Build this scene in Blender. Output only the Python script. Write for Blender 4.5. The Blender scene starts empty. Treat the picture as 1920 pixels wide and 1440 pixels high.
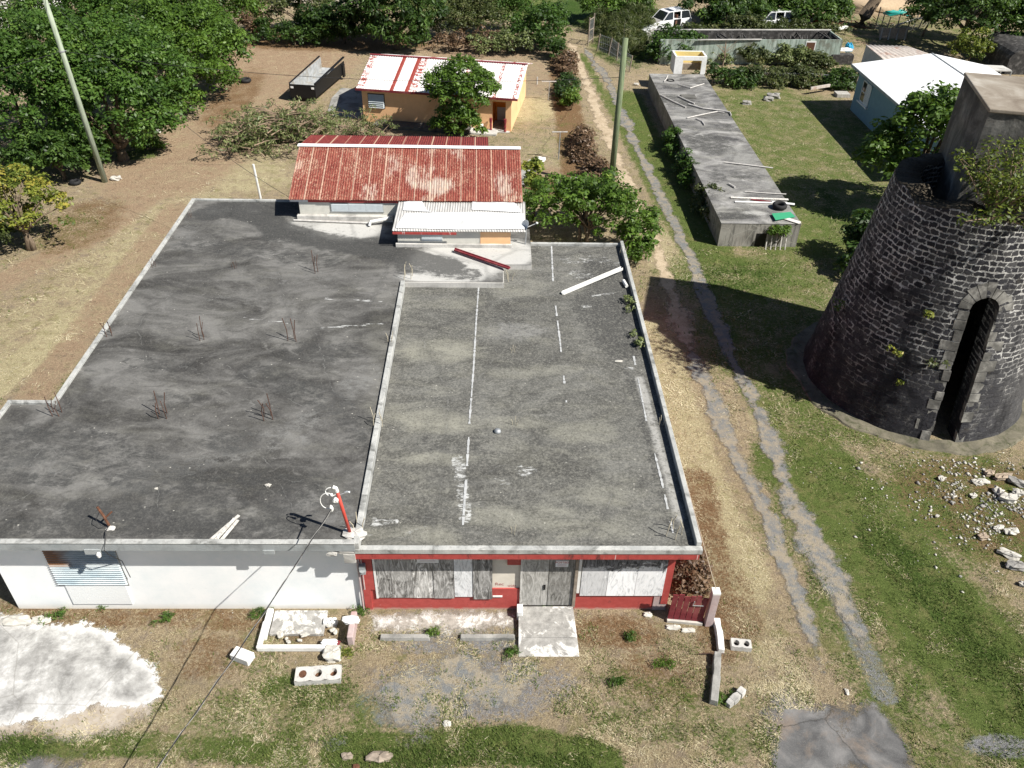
import bpy, math, random
import numpy as np
from mathutils import Vector, Matrix

# ------------------------------------------------------------------ camera, sky, sun, exposure
sc = bpy.context.scene
col = sc.collection
rad = math.radians
CAM_H, FOC = 20.0, 1553.0
PITCH, YAW, ROLL = rad(37.1), rad(1.7), rad(1.4)
cp, sp, cyw, syw = math.cos(PITCH), math.sin(PITCH), math.cos(YAW), math.sin(YAW)
FW = Vector((syw*cp, cyw*cp, -sp)); RT0 = Vector((cyw, -syw, 0)); UP0 = RT0.cross(FW)
RT = RT0*math.cos(ROLL) + UP0*math.sin(ROLL); UPV = UP0*math.cos(ROLL) - RT0*math.sin(ROLL)
ORG = Vector((0, 0, CAM_H))
cd = bpy.data.cameras.new("camera"); cam = bpy.data.objects.new("camera", cd); col.objects.link(cam)
cam.matrix_world = Matrix(((RT.x, UPV.x, -FW.x, 0), (RT.y, UPV.y, -FW.y, 0), (RT.z, UPV.z, -FW.z, CAM_H), (0, 0, 0, 1)))
cd.sensor_fit = 'HORIZONTAL'; cd.sensor_width = 36.0; cd.lens = 36.0*FOC/1920.0
cd.clip_start = 0.1; cd.clip_end = 3000
sc.camera = cam

SUN_EL = 47.0; SHX, SHY = -0.887, 0.463                       # ground direction shadows fall in
w = bpy.data.worlds.new("World"); sc.world = w; w.use_nodes = True
nt = w.node_tree; nt.nodes.clear()
sky = nt.nodes.new('ShaderNodeTexSky'); sky.sky_type = 'NISHITA'; sky.sun_disc = False
sky.air_density = 0.75; sky.dust_density = 0.4; sky.sun_elevation = rad(SUN_EL); sky.sun_rotation = math.atan2(-SHX, -SHY)
bg = nt.nodes.new('ShaderNodeBackground'); bg.inputs['Strength'].default_value = 0.05
wo = nt.nodes.new('ShaderNodeOutputWorld')
nt.links.new(sky.outputs[0], bg.inputs[0]); nt.links.new(bg.outputs[0], wo.inputs[0])
ld = bpy.data.lights.new("sun", 'SUN'); ld.energy = 5.0; ld.angle = rad(0.5); ld.color = (1.0, 0.955, 0.88)
lo = bpy.data.objects.new("sun", ld); col.objects.link(lo)
ce = math.cos(rad(SUN_EL))
lo.rotation_euler = Vector((SHX*ce, SHY*ce, -math.sin(rad(SUN_EL)))).to_track_quat('-Z', 'Y').to_euler()
lo.location = (30, -15, 40)
sc.view_settings.view_transform = 'Standard'; sc.view_settings.look = 'None'
sc.view_settings.gamma = 1.0; sc.view_settings.exposure = 0.65
sc.view_settings.use_curve_mapping = False
sc.cycles.max_bounces = 6; sc.cycles.transparent_max_bounces = 8

# ------------------------------------------------------------------ survey: pixel of the photo + real height -> place
def U(px, py, z=0.0):
    d = FW*FOC + RT*(px-960) - UPV*(py-720)
    return ORG + d*((z-CAM_H)/d.z)
def UY(px, py, Y):
    d = FW*FOC + RT*(px-960) - UPV*(py-720)
    return ORG + d*(Y/d.y)

# ------------------------------------------------------------------ numpy noise
_T = np.random.default_rng(7).random((512, 512))
def vnoise(x, y, s, seed=0):
    x = np.asarray(x, float)*s + seed*17.31; y = np.asarray(y, float)*s + seed*9.77
    xi = np.floor(x).astype(int); yi = np.floor(y).astype(int); fx = x-xi; fy = y-yi
    fx = fx*fx*(3-2*fx); fy = fy*fy*(3-2*fy)
    a = _T[xi % 512, yi % 512]; b = _T[(xi+1) % 512, yi % 512]; c = _T[xi % 512, (yi+1) % 512]; d = _T[(xi+1) % 512, (yi+1) % 512]
    return (a*(1-fx)+b*fx)*(1-fy) + (c*(1-fx)+d*fx)*fy
def fbm(x, y, s, o=4, seed=0, g=.5):
    t = 0; a = 1; n = 0
    for k in range(o):
        t = t + a*vnoise(x, y, s*2**k, seed+k*3); n += a; a *= g
    return t/n
def sstep(a, b, x):
    t = np.clip((x-a)/(b-a), 0, 1); return t*t*(3-2*t)

# ------------------------------------------------------------------ object bookkeeping
LOC = {}
def tag(o, label=None, cat=None, group=None, kind=None):
    if label: o["label"] = label
    if cat: o["category"] = cat
    if group: o["group"] = group
    if kind: o["kind"] = kind
    return o
def thing(name, label, cat, loc, group=None):
    o = bpy.data.objects.new(name, None); col.objects.link(o); o.empty_display_size = .3
    o.location = loc; LOC[o.name] = Vector(loc)
    return tag(o, label, cat, group)
def copy_tree(o, parent=None, **kw):
    c = o.copy(); col.objects.link(c); c.parent = parent
    for ch in list(o.children): copy_tree(ch, c)
    return c
def place(o, loc, rz=0., s=1., label=None):
    o.location = loc; o.rotation_euler = (0, 0, rz); o.scale = (s, s, s)
    if label: o["label"] = label
    return o

class MB:
    def __init__(self): self.v = []; self.f = []
    def add(self, vs, fs):
        n = len(self.v); self.v += [tuple(p) for p in vs]; self.f += [tuple(i+n for i in f) for f in fs]; return self
    def box(self, x0, x1, y0, y1, z0, z1, M=None):
        vs = [Vector((x, y, z)) for z in (z0, z1) for x, y in ((x0, y0), (x1, y0), (x1, y1), (x0, y1))]
        if M is not None: vs = [M @ p for p in vs]
        return self.add(vs, [(3, 2, 1, 0), (4, 5, 6, 7), (0, 1, 5, 4), (1, 2, 6, 5), (2, 3, 7, 6), (3, 0, 4, 7)])
    def beam(self, a, b, wd, ht, up=(0, 0, 1)):
        a = Vector(a); b = Vector(b); d = (b-a).normalized(); u = Vector(up)
        s = d.cross(u).normalized(); u = s.cross(d)
        vs = []
        for p in (a, b):
            for i, j in ((-1, -1), (1, -1), (1, 1), (-1, 1)): vs.append(p + s*(i*wd/2) + u*(j*ht/2))
        return self.add(vs, [(3, 2, 1, 0), (4, 5, 6, 7), (0, 1, 5, 4), (1, 2, 6, 5), (2, 3, 7, 6), (3, 0, 4, 7)])
    def prism(self, pts, z0, z1):
        n = len(pts)
        vs = [(p[0], p[1], z0) for p in pts] + [(p[0], p[1], z1) for p in pts]
        return self.add(vs, [tuple(range(n))[::-1], tuple(range(n, 2*n))] + [(i, (i+1) % n, n+(i+1) % n, n+i) for i in range(n)])
    def solid(self, lower, upper):                     # two matching rings of 3-D points
        n = len(lower)
        return self.add(list(lower)+list(upper), [tuple(range(n))[::-1], tuple(range(n, 2*n))] + [(i, (i+1) % n, n+(i+1) % n, n+i) for i in range(n)])
    def tube(self, pts, r, n=7, cap=True):
        pts = [Vector(p) for p in pts]; k = len(pts)
        rs = r if isinstance(r, (list, tuple)) else [r]*k
        vs = []; fs = []
        ref = Vector((.31, .17, .93))
        for i, p in enumerate(pts):
            d = (pts[min(i+1, k-1)]-pts[max(i-1, 0)])
            d = d.normalized() if d.length > 1e-9 else Vector((0, 0, 1))
            s = d.cross(ref)
            if s.length < .05: s = d.cross(Vector((1, 0, 0)))
            s.normalize(); t = d.cross(s)
            for j in range(n):
                a = 2*math.pi*j/n; vs.append(p + s*(rs[i]*math.cos(a)) + t*(rs[i]*math.sin(a)))
        for i in range(k-1):
            for j in range(n): fs.append((i*n+j, i*n+(j+1) % n, (i+1)*n+(j+1) % n, (i+1)*n+j))
        if cap: fs += [tuple(range(n))[::-1], tuple(range((k-1)*n, k*n))]
        return self.add(vs, fs)
    def lathe(self, c, prof, n=20, close=True):
        c = Vector(c); vs = []; fs = []; k = len(prof)
        for r, z in prof:
            for j in range(n): a = 2*math.pi*j/n; vs.append(c + Vector((r*math.cos(a), r*math.sin(a), z)))
        for i in range(k-1):
            for j in range(n): fs.append((i*n+j, i*n+(j+1) % n, (i+1)*n+(j+1) % n, (i+1)*n+j))
        if close: fs += [tuple(range(n))[::-1], tuple(range((k-1)*n, k*n))]
        return self.add(vs, fs)
    def torus(self, c, R, r, n=24, m=10, M=None):
        vs = []; fs = []; c = Vector(c)
        for i in range(n):
            a = 2*math.pi*i/n
            for j in range(m):
                b = 2*math.pi*j/m
                p = Vector(((R+r*math.cos(b))*math.cos(a), (R+r*math.cos(b))*math.sin(a), r*1.25*math.sin(b)))
                if M is not None: p = M @ p
                vs.append(c+p)
        for i in range(n):
            for j in range(m): fs.append((i*m+j, ((i+1) % n)*m+j, ((i+1) % n)*m+(j+1) % m, i*m+(j+1) % m))
        return self.add(vs, fs)
    def lump(self, c, sx, sy, sz, seed, n=12, rough=.25, M=None):      # an irregular broken block
        rg = random.Random(seed); vs = []; fs = []; c = Vector(c); k = n//2
        for i in range(k+1):
            th = math.pi*i/k
            for j in range(n):
                ph = 2*math.pi*j/n
                d = Vector((math.sin(th)*math.cos(ph), math.sin(th)*math.sin(ph), math.cos(th)))
                m = max(abs(d.x), abs(d.y), abs(d.z))**.75
                q = d/m*(1+rg.uniform(-rough, rough*.4))
                q = Vector((q.x*sx, q.y*sy, q.z*sz))
                if M is not None: q = M @ q
                vs.append(c+q)
        for i in range(k):
            for j in range(n): fs.append((i*n+j, (i+1)*n+j, (i+1)*n+(j+1) % n, i*n+(j+1) % n))
        return self.add(vs, fs)
    def build(self, name, mat, parent=None, loc=None, smooth=False, bevel=0):
        base = LOC[parent.name] if parent is not None else Vector(loc or (0, 0, 0))
        me = bpy.data.meshes.new(name)
        me.from_pydata([(p[0]-base.x, p[1]-base.y, p[2]-base.z) for p in self.v], [], self.f)
        me.update()
        if mat: me.materials.append(mat)
        o = bpy.data.objects.new(name, me); col.objects.link(o)
        LOC[o.name] = base
        if parent is not None: o.parent = parent
        else: o.location = base
        if smooth:
            me.polygons.foreach_set('use_smooth', [True]*len(me.polygons))
        if bevel:
            b = o.modifiers.new('bevel', 'BEVEL'); b.width = bevel; b.segments = 2; b.limit_method = 'ANGLE'; b.angle_limit = rad(40)
        return o

def fast_mesh(name, V, F, mat, parent=None, loc=(0, 0, 0), attrs=None, smooth=False, cattrs=None):
    base = LOC[parent.name] if parent is not None else Vector(loc)
    V = np.asarray(V, np.float32) - np.array(base, np.float32); F = np.asarray(F, np.int32); k = F.shape[1]
    me = bpy.data.meshes.new(name)
    me.vertices.add(len(V)); me.vertices.foreach_set('co', V.ravel())
    me.loops.add(F.size); me.loops.foreach_set('vertex_index', F.ravel())
    me.polygons.add(len(F)); me.polygons.foreach_set('loop_start', np.arange(0, F.size, k, dtype=np.int32))
    try: me.polygons.foreach_set('loop_total', np.full(len(F), k, np.int32))
    except Exception: pass
    if smooth: me.polygons.foreach_set('use_smooth', np.ones(len(F), bool))
    me.update(calc_edges=True)
    for nme, (dom, arr) in (attrs or {}).items():
        a = me.attributes.new(nme, 'FLOAT', dom); a.data.foreach_set('value', np.asarray(arr, np.float32))
    for nme, arr in (cattrs or {}).items():
        a = me.attributes.new(nme, 'FLOAT_COLOR', 'POINT'); a.data.foreach_set('color', np.asarray(arr, np.float32).ravel())
    me.materials.append(mat)
    o = bpy.data.objects.new(name, me); col.objects.link(o); LOC[o.name] = base
    if parent is not None: o.parent = parent
    else: o.location = base
    return o

# ------------------------------------------------------------------ materials
class Mat:
    def __init__(s, name):
        s.m = bpy.data.materials.new(name); s.m.use_nodes = True; s.t = s.m.node_tree; s.t.nodes.clear()
        s.out = s.t.nodes.new('ShaderNodeOutputMaterial')
        s.geo = s.t.nodes.new('ShaderNodeNewGeometry'); s.tc = s.t.nodes.new('ShaderNodeTexCoord')
        s.pos = s.geo.outputs['Position']; s.obj = s.tc.outputs['Object']
    def set(s, sock, v):
        if hasattr(v, 'is_linked') or isinstance(v, bpy.types.NodeSocket): s.t.links.new(v, sock)
        elif isinstance(v, (tuple, list)):
            sock.default_value = (*v, 1.0) if len(v) == 3 and sock.type == 'RGBA' else v
        else: sock.default_value = v
    def map(s, vec, scale=(1, 1, 1), rot=(0, 0, 0), loc=(0, 0, 0)):
        n = s.t.nodes.new('ShaderNodeMapping'); s.set(n.inputs[0], vec)
        n.inputs['Scale'].default_value = scale; n.inputs['Rotation'].default_value = rot; n.inputs['Location'].default_value = loc
        return n.outputs[0]
    def noise(s, scale, detail=4, rough=.55, dist=0, vec=None, color=False):
        n = s.t.nodes.new('ShaderNodeTexNoise'); s.set(n.inputs['Vector'], vec if vec is not None else s.pos)
        n.inputs['Scale'].default_value = scale; n.inputs['Detail'].default_value = detail
        n.inputs['Roughness'].default_value = rough; n.inputs['Distortion'].default_value = dist
        return n.outputs[1 if color else 0]
    def vor(s, scale, vec=None, feature='F1', out=0, rnd=1.0):
        n = s.t.nodes.new('ShaderNodeTexVoronoi'); n.feature = feature
        s.set(n.inputs['Vector'], vec if vec is not None else s.pos); n.inputs['Scale'].default_value = scale
        n.inputs['Randomness'].default_value = rnd
        return n.outputs[out]
    def ramp(s, fac, stops, interp='LINEAR'):
        n = s.t.nodes.new('ShaderNodeValToRGB'); s.set(n.inputs[0], fac); cr = n.color_ramp; cr.interpolation = interp
        while len(cr.elements) < len(stops): cr.elements.new(.5)
        for e, (p, c) in zip(cr.elements, stops):
            e.position = p; e.color = (c, c, c, 1) if isinstance(c, (int, float)) else (*c, 1)
        return n.outputs[0]
    def mix(s, f, a, b, blend='MIX'):
        n = s.t.nodes.new('ShaderNodeMix'); n.data_type = 'RGBA'; n.blend_type = blend
        s.set(n.inputs[0], f); s.set(n.inputs[6], a); s.set(n.inputs[7], b); return n.outputs[2]
    def math(s, op, a, b=0., clamp=False):
        n = s.t.nodes.new('ShaderNodeMath'); n.operation = op; n.use_clamp = clamp
        s.set(n.inputs[0], a); s.set(n.inputs[1], b); return n.outputs[0]
    def rng(s, v, a, b, c=0., d=1.):
        n = s.t.nodes.new('ShaderNodeMapRange'); n.clamp = True; s.set(n.inputs[0], v)
        for i, x in enumerate((a, b, c, d)): n.inputs[i+1].default_value = x
        return n.outputs[0]
    def attr(s, name, out='Fac'):
        n = s.t.nodes.new('ShaderNodeAttribute'); n.attribute_name = name; return n.outputs[out]
    def sep(s, c):
        n = s.t.nodes.new('ShaderNodeSeparateColor'); s.set(n.inputs[0], c); return n.outputs
    def xyz(s, v):
        n = s.t.nodes.new('ShaderNodeSeparateXYZ'); s.set(n.inputs[0], v); return n.outputs
    def cxyz(s, x, y, z):
        n = s.t.nodes.new('ShaderNodeCombineXYZ')
        for i, q in enumerate((x, y, z)): s.set(n.inputs[i], q)
        return n.outputs[0]
    def rand(s):
        n = s.t.nodes.new('ShaderNodeObjectInfo'); return n.outputs['Random']
    def bump(s, h, strength=.4, dist=.02):
        n = s.t.nodes.new('ShaderNodeBump'); n.inputs['Strength'].default_value = strength; n.inputs['Distance'].default_value = dist
        s.set(n.inputs['Height'], h); return n.outputs[0]
    def cutout(s, mat, att, nsc=9., amp=.55, soft=.7, hi=.2):
        a = s.math('ADD', s.attr(att), s.math('MULTIPLY', s.math('SUBTRACT', s.noise(nsc, 6, .75), .5), amp)); k = s.rng(s.math('ADD', a, s.math('MULTIPLY', s.math('SUBTRACT', s.noise(38, 3, .7), .5), soft)), -.12*soft/.7, hi)
        sh = s.out.inputs[0].links[0].from_socket; tr = s.t.nodes.new('ShaderNodeBsdfTransparent'); mx = s.t.nodes.new('ShaderNodeMixShader')
        s.set(mx.inputs[0], k); s.t.links.new(tr.outputs[0], mx.inputs[1]); s.t.links.new(sh, mx.inputs[2]); s.t.links.new(mx.outputs[0], s.out.inputs[0]); return mat
    def done(s, color, rough=.85, normal=None, spec=.3, metal=0., transl=0., tcol=None):
        b = s.t.nodes.new('ShaderNodeBsdfPrincipled'); s.set(b.inputs['Base Color'], color); s.set(b.inputs['Roughness'], rough)
        b.inputs['Specular IOR Level'].default_value = spec; s.set(b.inputs['Metallic'], metal)
        if normal is not None: s.set(b.inputs['Normal'], normal)
        o = b.outputs[0]
        if transl:
            tr = s.t.nodes.new('ShaderNodeBsdfTranslucent'); s.set(tr.inputs[0], tcol if tcol is not None else color)
            mx = s.t.nodes.new('ShaderNodeMixShader'); mx.inputs[0].default_value = transl
            s.t.links.new(o, mx.inputs[1]); s.t.links.new(tr.outputs[0], mx.inputs[2]); o = mx.outputs[0]
        s.t.links.new(o, s.out.inputs[0]); return s.m

def plain(name, c, rough=.7, var=.25, scale=6., spec=.3, metal=0., bump=.15, stain=None, sscale=1.3):
    m = Mat(name); n = m.noise(scale, 6, .65); big = m.noise(sscale, 5, .6)
    d = tuple(x*(1-var) for x in c); e = tuple(min(1, x*(1+var*.6)) for x in c)
    cc = m.ramp(n, [(.3, d), (.7, e)])
    if stain: cc = m.mix(m.rng(big, .5, .72, 0, .8), cc, stain)
    return m.done(cc, rough, m.bump(m.noise(scale*8, 3, .6), bump, .01), spec, metal)

def concrete(name, lo_, hi_, dark, spk=.0, dscale=.9):
    m = Mat(name); a = m.noise(1.2, 8, .65, .3); b = m.noise(dscale, 6, .6, .8, m.map(m.pos, loc=(31, 7, 3))); f = m.noise(30, 4, .7)
    c = m.ramp(a, [(.3, lo_), (.7, hi_)])
    c = m.mix(m.rng(b, .5, .68, 0, .85), c, dark)
    c = m.mix(m.rng(f, .3, .8, 0, .35), c, tuple(x*.45 for x in lo_))
    drip = m.noise(3., 5, .6, .2, m.map(m.pos, (3, 3, .25)))
    c = m.mix(m.rng(drip, .55, .75, 0, .5), c, dark)
    return m.done(c, .9, m.bump(f, .5, .02), .2)

M = {}
# ground
m = Mat('ground_soil'); zn = m.sep(m.attr('zone', 'Color')); z2 = m.sep(m.attr('zone_b', 'Color'))
warp = m.noise(1.1, 5, .65); fine = m.noise(9, 5, .7); strand = m.noise(26, 3, .7, 1.2); vfine = m.noise(60, 2, .6)
dry = m.ramp(strand, [(.25, (.19, .145, .09)), (.48, (.38, .3, .19)), (.72, (.6, .51, .35))])
mid = m.noise(2.4, 7, .74, .4); mid2 = m.noise(1.5, 7, .74, .4, m.map(m.pos, loc=(7, 3, 1)))
dry = m.mix(m.rng(fine, .4, .65, 0, .6), dry, (.23, .18, .12)); dry = m.mix(m.rng(mid, .5, .6, 0, .8), dry, m.mix(fine, (.2, .16, .12), (.31, .25, .19))); dry = m.mix(m.rng(mid2, .53, .63, 0, .75), dry, m.ramp(strand, [(.25, (.09, .1, .03)), (.5, (.2, .19, .075)), (.75, (.36, .32, .16))]))
dry = m.mix(m.rng(m.noise(.5, 5, .6), .45, .68, 0, .4), dry, (.25, .21, .115))
green = m.ramp(strand, [(.25, (.05, .075, .017)), (.5, (.105, .145, .036)), (.75, (.19, .225, .07))])
green = m.mix(m.rng(mid2, .5, .64, 0, .6), green, m.ramp(strand, [(.25, (.13, .12, .045)), (.6, (.25, .225, .1)), (.8, (.38, .34, .18))])); green = m.mix(m.rng(mid, .55, .66, 0, .6), green, (.07, .085, .02))
bare = m.ramp(fine, [(.25, (.21, .145, .09)), (.5, (.35, .25, .165)), (.78, (.5, .38, .26))])
bare = m.mix(m.rng(vfine, .5, .75, 0, .5), bare, (.22, .16, .1)); bare = m.mix(m.rng(mid2, .5, .62, 0, .7), bare, m.ramp(strand, [(.25, (.25, .19, .12)), (.6, (.48, .39, .25)), (.8, (.62, .53, .36))])); bare = m.mix(m.rng(mid, .54, .64, 0, .5), bare, (.2, .13, .08))
straw0 = m.ramp(strand, [(.22, (.26, .215, .115)), (.5, (.46, .405, .24)), (.75, (.68, .62, .42))])
straw = m.mix(m.rng(mid, .5, .62, 0, .7), straw0, (.33, .265, .16)); straw = m.mix(m.rng(mid2, .55, .66, 0, .6), straw, (.3, .28, .125))
grav = m.ramp(vfine, [(.3, (.17, .17, .175)), (.55, (.27, .27, .28)), (.75, (.42, .42, .42))])
lit = m.ramp(strand, [(.25, (.08, .045, .022)), (.5, (.19, .115, .06)), (.76, (.36, .25, .14))])
lush = m.ramp(strand, [(.25, (.02, .04, .008)), (.55, (.05, .095, .016)), (.8, (.10, .15, .035))])
def brk(w_, k=.42):
    return m.rng(m.math('ADD', w_, m.math('MULTIPLY', m.math('ADD', m.math('SUBTRACT', warp, .5), m.math('MULTIPLY', m.math('SUBTRACT', fine, .5), 1.3)), k*2.2)), .32, .68)
c = m.mix(m.math('MULTIPLY', brk(zn[2], .6), .85), dry, straw); c = m.mix(brk(zn[1]), c, bare); c = m.mix(brk(z2[0]), c, lit)
c = m.mix(brk(zn[0], .5), c, green); c = m.mix(brk(z2[1], .5), c, lush); c = m.mix(brk(z2[2]), c, grav)
c = m.mix(m.rng(m.vor(7, out=0), .0, .055, .75, 0), c, (.55, .5, .42))
mic = m.noise(34, 4, .82, .6); mic2 = m.noise(11, 6, .78, .4, m.map(m.pos, loc=(5, 5, 5)))
c = m.mix(1., c, m.ramp(mic, [(.3, .5), (.5, 1.), (.7, 1.5)]), 'MULTIPLY'); c = m.mix(m.rng(mic2, .32, .47, .6, 0), c, m.mix(1., c, (.42, .4, .36), 'MULTIPLY'))
M['ground'] = m.done(c, .95, m.bump(m.math('ADD', m.math('ADD', strand, fine), mic), 1., .05), .15)
# grass blades
for nm, st in (('dry_blades', [(0, (.18, .135, .08)), (.4, (.40, .33, .2)), (.75, (.6, .53, .35)), (1, (.77, .7, .5))]),
               ('green_blades', [(0, (.045, .075, .015)), (.5, (.105, .155, .035)), (.85, (.2, .235, .07)), (1, (.34, .33, .14))])):
    m = Mat(nm); c = m.ramp(m.attr('tint'), st); M[nm] = m.done(c, .8, None, .2, 0, .25)
# foliage
def leaf(nm, st, tr=.3, rough=.5, spec=.35):
    m = Mat(nm); c = m.ramp(m.attr('tint'), st)
    M[nm] = m.done(c, rough, None, spec, 0, tr, m.mix(.5, c, (.16, .26, .02)))
leaf('leaf_broad', [(0, (.02, .048, .01)), (.4, (.055, .115, .018)), (.75, (.10, .185, .03)), (1, (.17, .26, .055))])
leaf('leaf_dark', [(0, (.014, .03, .008)), (.4, (.03, .066, .013)), (.75, (.07, .13, .024)), (1, (.13, .21, .045))])
leaf('leaf_bright', [(0, (.04, .08, .012)), (.45, (.085, .16, .02)), (.8, (.15, .24, .035)), (1, (.25, .33, .07))])
leaf('leaf_yellow', [(0, (.05, .075, .014)), (.4, (.12, .16, .025)), (.75, (.24, .26, .04)), (1, (.38, .32, .06))])
leaf('leaf_olive', [(0, (.03, .042, .014)), (.4, (.065, .085, .028)), (.75, (.115, .13, .045)), (1, (.2, .18, .08))])
leaf('leaf_dead', [(0, (.06, .035, .02)), (.4, (.14, .085, .05)), (.8, (.24, .16, .095)), (1, (.34, .25, .15))], .1)
leaf('leaf_brush', [(0, (.05, .06, .02)), (.4, (.115, .15, .05)), (.75, (.2, .23, .085)), (1, (.34, .3, .17))], .15)
m = Mat('bark'); n = m.noise(5, 6, .7, .5, m.map(m.obj, (4, 4, .7)))
M['bark'] = m.done(m.ramp(n, [(.3, (.07, .05, .035)), (.6, (.2, .155, .11)), (.8, (.32, .26, .2))]), .9, m.bump(n, .8, .04), .15)
M['twig'] = plain('twig', (.27, .2, .14), .9, .5, 5)
M['dead_twig'] = plain('dead_twig', (.17, .12, .085), .9, .5, 5)
# concrete family
M['concrete'] = concrete('concrete_grey', (.26, .255, .24), (.46, .45, .42), (.1, .1, .095))
M['concrete_pale'] = concrete('concrete_pale', (.5, .49, .46), (.68, .66, .62), (.24, .235, .22))
M['concrete_dark'] = concrete('concrete_dark', (.09, .088, .08), (.19, .185, .17), (.04, .04, .038))
M['lip'] = concrete('lip_concrete', (.34, .35, .34), (.6, .6, .57), (.13, .13, .12), dscale=2.2)
M['fascia'] = concrete('fascia_grey', (.30, .33, .34), (.44, .46, .46), (.2, .21, .21), dscale=1.5)
# pavement slab, weathered
m = Mat('pad_concrete'); a = m.noise(.9, 9, .74, .15); b = m.noise(2.6, 8, .74, .1, m.map(m.pos, loc=(4, 9, 1))); f = m.noise(45, 3, .7)
c = m.ramp(a, [(.36, (.17, .167, .16)), (.46, (.29, .286, .275)), (.54, (.44, .435, .42)), (.64, (.66, .655, .645))]); c = m.mix(m.rng(m.math('ADD', m.attr('edge'), m.math('MULTIPLY', b, .5)), .3, .6, .8, 0), c, (.72, .71, .69))
c = m.mix(m.rng(b, .5, .66, 0, .8), c, (.33, .325, .31)); c = m.mix(m.rng(f, .5, .8, 0, .35), c, (.25, .24, .22))
dv = m.mix(.12, m.pos, m.noise(1.2, 4, .6, 0, None, True), 'ADD')
c = m.mix(m.rng(m.vor(.28, m.map(dv, loc=(2, 3, 0)), 'DISTANCE_TO_EDGE'), 0, .006, .5, 0), c, (.2, .19, .17))
M['pad'] = m.cutout(m.done(c, .9, m.bump(f, .15, .004), .2), 'edge', 4.5, .8, .2, .05)
def whitewash(nm, thr, base=(.34, .33, .31)):
    m = Mat(nm); a = m.noise(1.5, 9, .74, .5); b = m.noise(5, 7, .75); f = m.noise(45, 3, .7)
    c = m.ramp(b, [(.3, tuple(x*.55 for x in base)), (.55, base), (.75, tuple(x*1.45 for x in base))])
    c = m.mix(m.rng(a, thr, thr+.035), c, m.ramp(b, [(.35, (.5, .485, .45)), (.6, (.7, .69, .66))])); c = m.mix(m.rng(f, .5, .8, 0, .4), c, (.2, .19, .17))
    M[nm] = m.done(c, .9, m.bump(a, .3, .02), .2)
    if nm == 'whitewash_apron': m.cutout(M[nm], 'edge', 6, .5)
whitewash('whitewash', .51); whitewash('whitewash_slab', .52); whitewash('whitewash_apron', .53, (.38, .35, .31))
m = Mat('pad_silt'); c = m.ramp(m.noise(2.2, 7, .65, .5), [(.3, (.3, .25, .2)), (.55, (.42, .37, .31)), (.75, (.52, .47, .41))]); M['silt'] = m.cutout(m.done(c, .95, m.bump(m.noise(40), .3, .01), .1), 'edge', 5, .6)
m = Mat('gravel_grey'); f = m.noise(55, 3, .75); v = m.vor(38)
c = m.ramp(f, [(.28, (.085, .088, .088)), (.5, (.16, .166, .165)), (.72, (.30, .305, .30))]); c = m.mix(m.rng(m.noise(2.2, 7, .74), .42, .58, 0, .8), c, m.ramp(f, [(.3, (.2, .165, .115)), (.7, (.42, .36, .26))]))
M['gravel'] = m.cutout(m.done(c, .95, m.bump(v, .6, .02), .15), 'edge', 7, 1.1)
m = Mat('dirt_rut'); f = m.noise(30, 4, .75); c = m.ramp(f, [(.28, (.3, .23, .155)), (.5, (.47, .38, .27)), (.74, (.62, .54, .41))])
c = m.mix(m.rng(m.noise(1.3, 6, .7), .46, .68, 0, .7), c, (.22, .165, .1)); M['dirt'] = m.cutout(m.done(c, .95, m.bump(f, .6, .02), .1), 'edge', 6, 1.2)
m = Mat('asphalt_worn'); f = m.noise(60, 3, .75); b = m.noise(1.1, 7, .65, .5)
c = m.ramp(b, [(.36, (.075, .075, .076)), (.5, (.125, .124, .123)), (.64, (.2, .195, .19))]); c = m.mix(m.rng(m.noise(.7, 7, .72, .3, m.map(m.pos, loc=(3, 2, 0))), .52, .66, 0, .7), c, (.22, .17, .13)); c = m.mix(m.rng(m.vor(.5, m.mix(.3, m.pos, m.noise(1.5, 5, .7, 0, None, True), 'ADD'), 'DISTANCE_TO_EDGE'), 0, .012, .7, 0), c, (.035, .034, .032)); c = m.mix(m.rng(f, .55, .75, 0, .5), c, (.36, .35, .33)); c = m.mix(m.rng(f, .2, .42, .5, 0), c, (.06, .06, .06))
M['asphalt'] = m.cutout(m.done(c, .92, m.bump(f, .4, .01), .2), 'edge', 3, 1.0)

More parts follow.
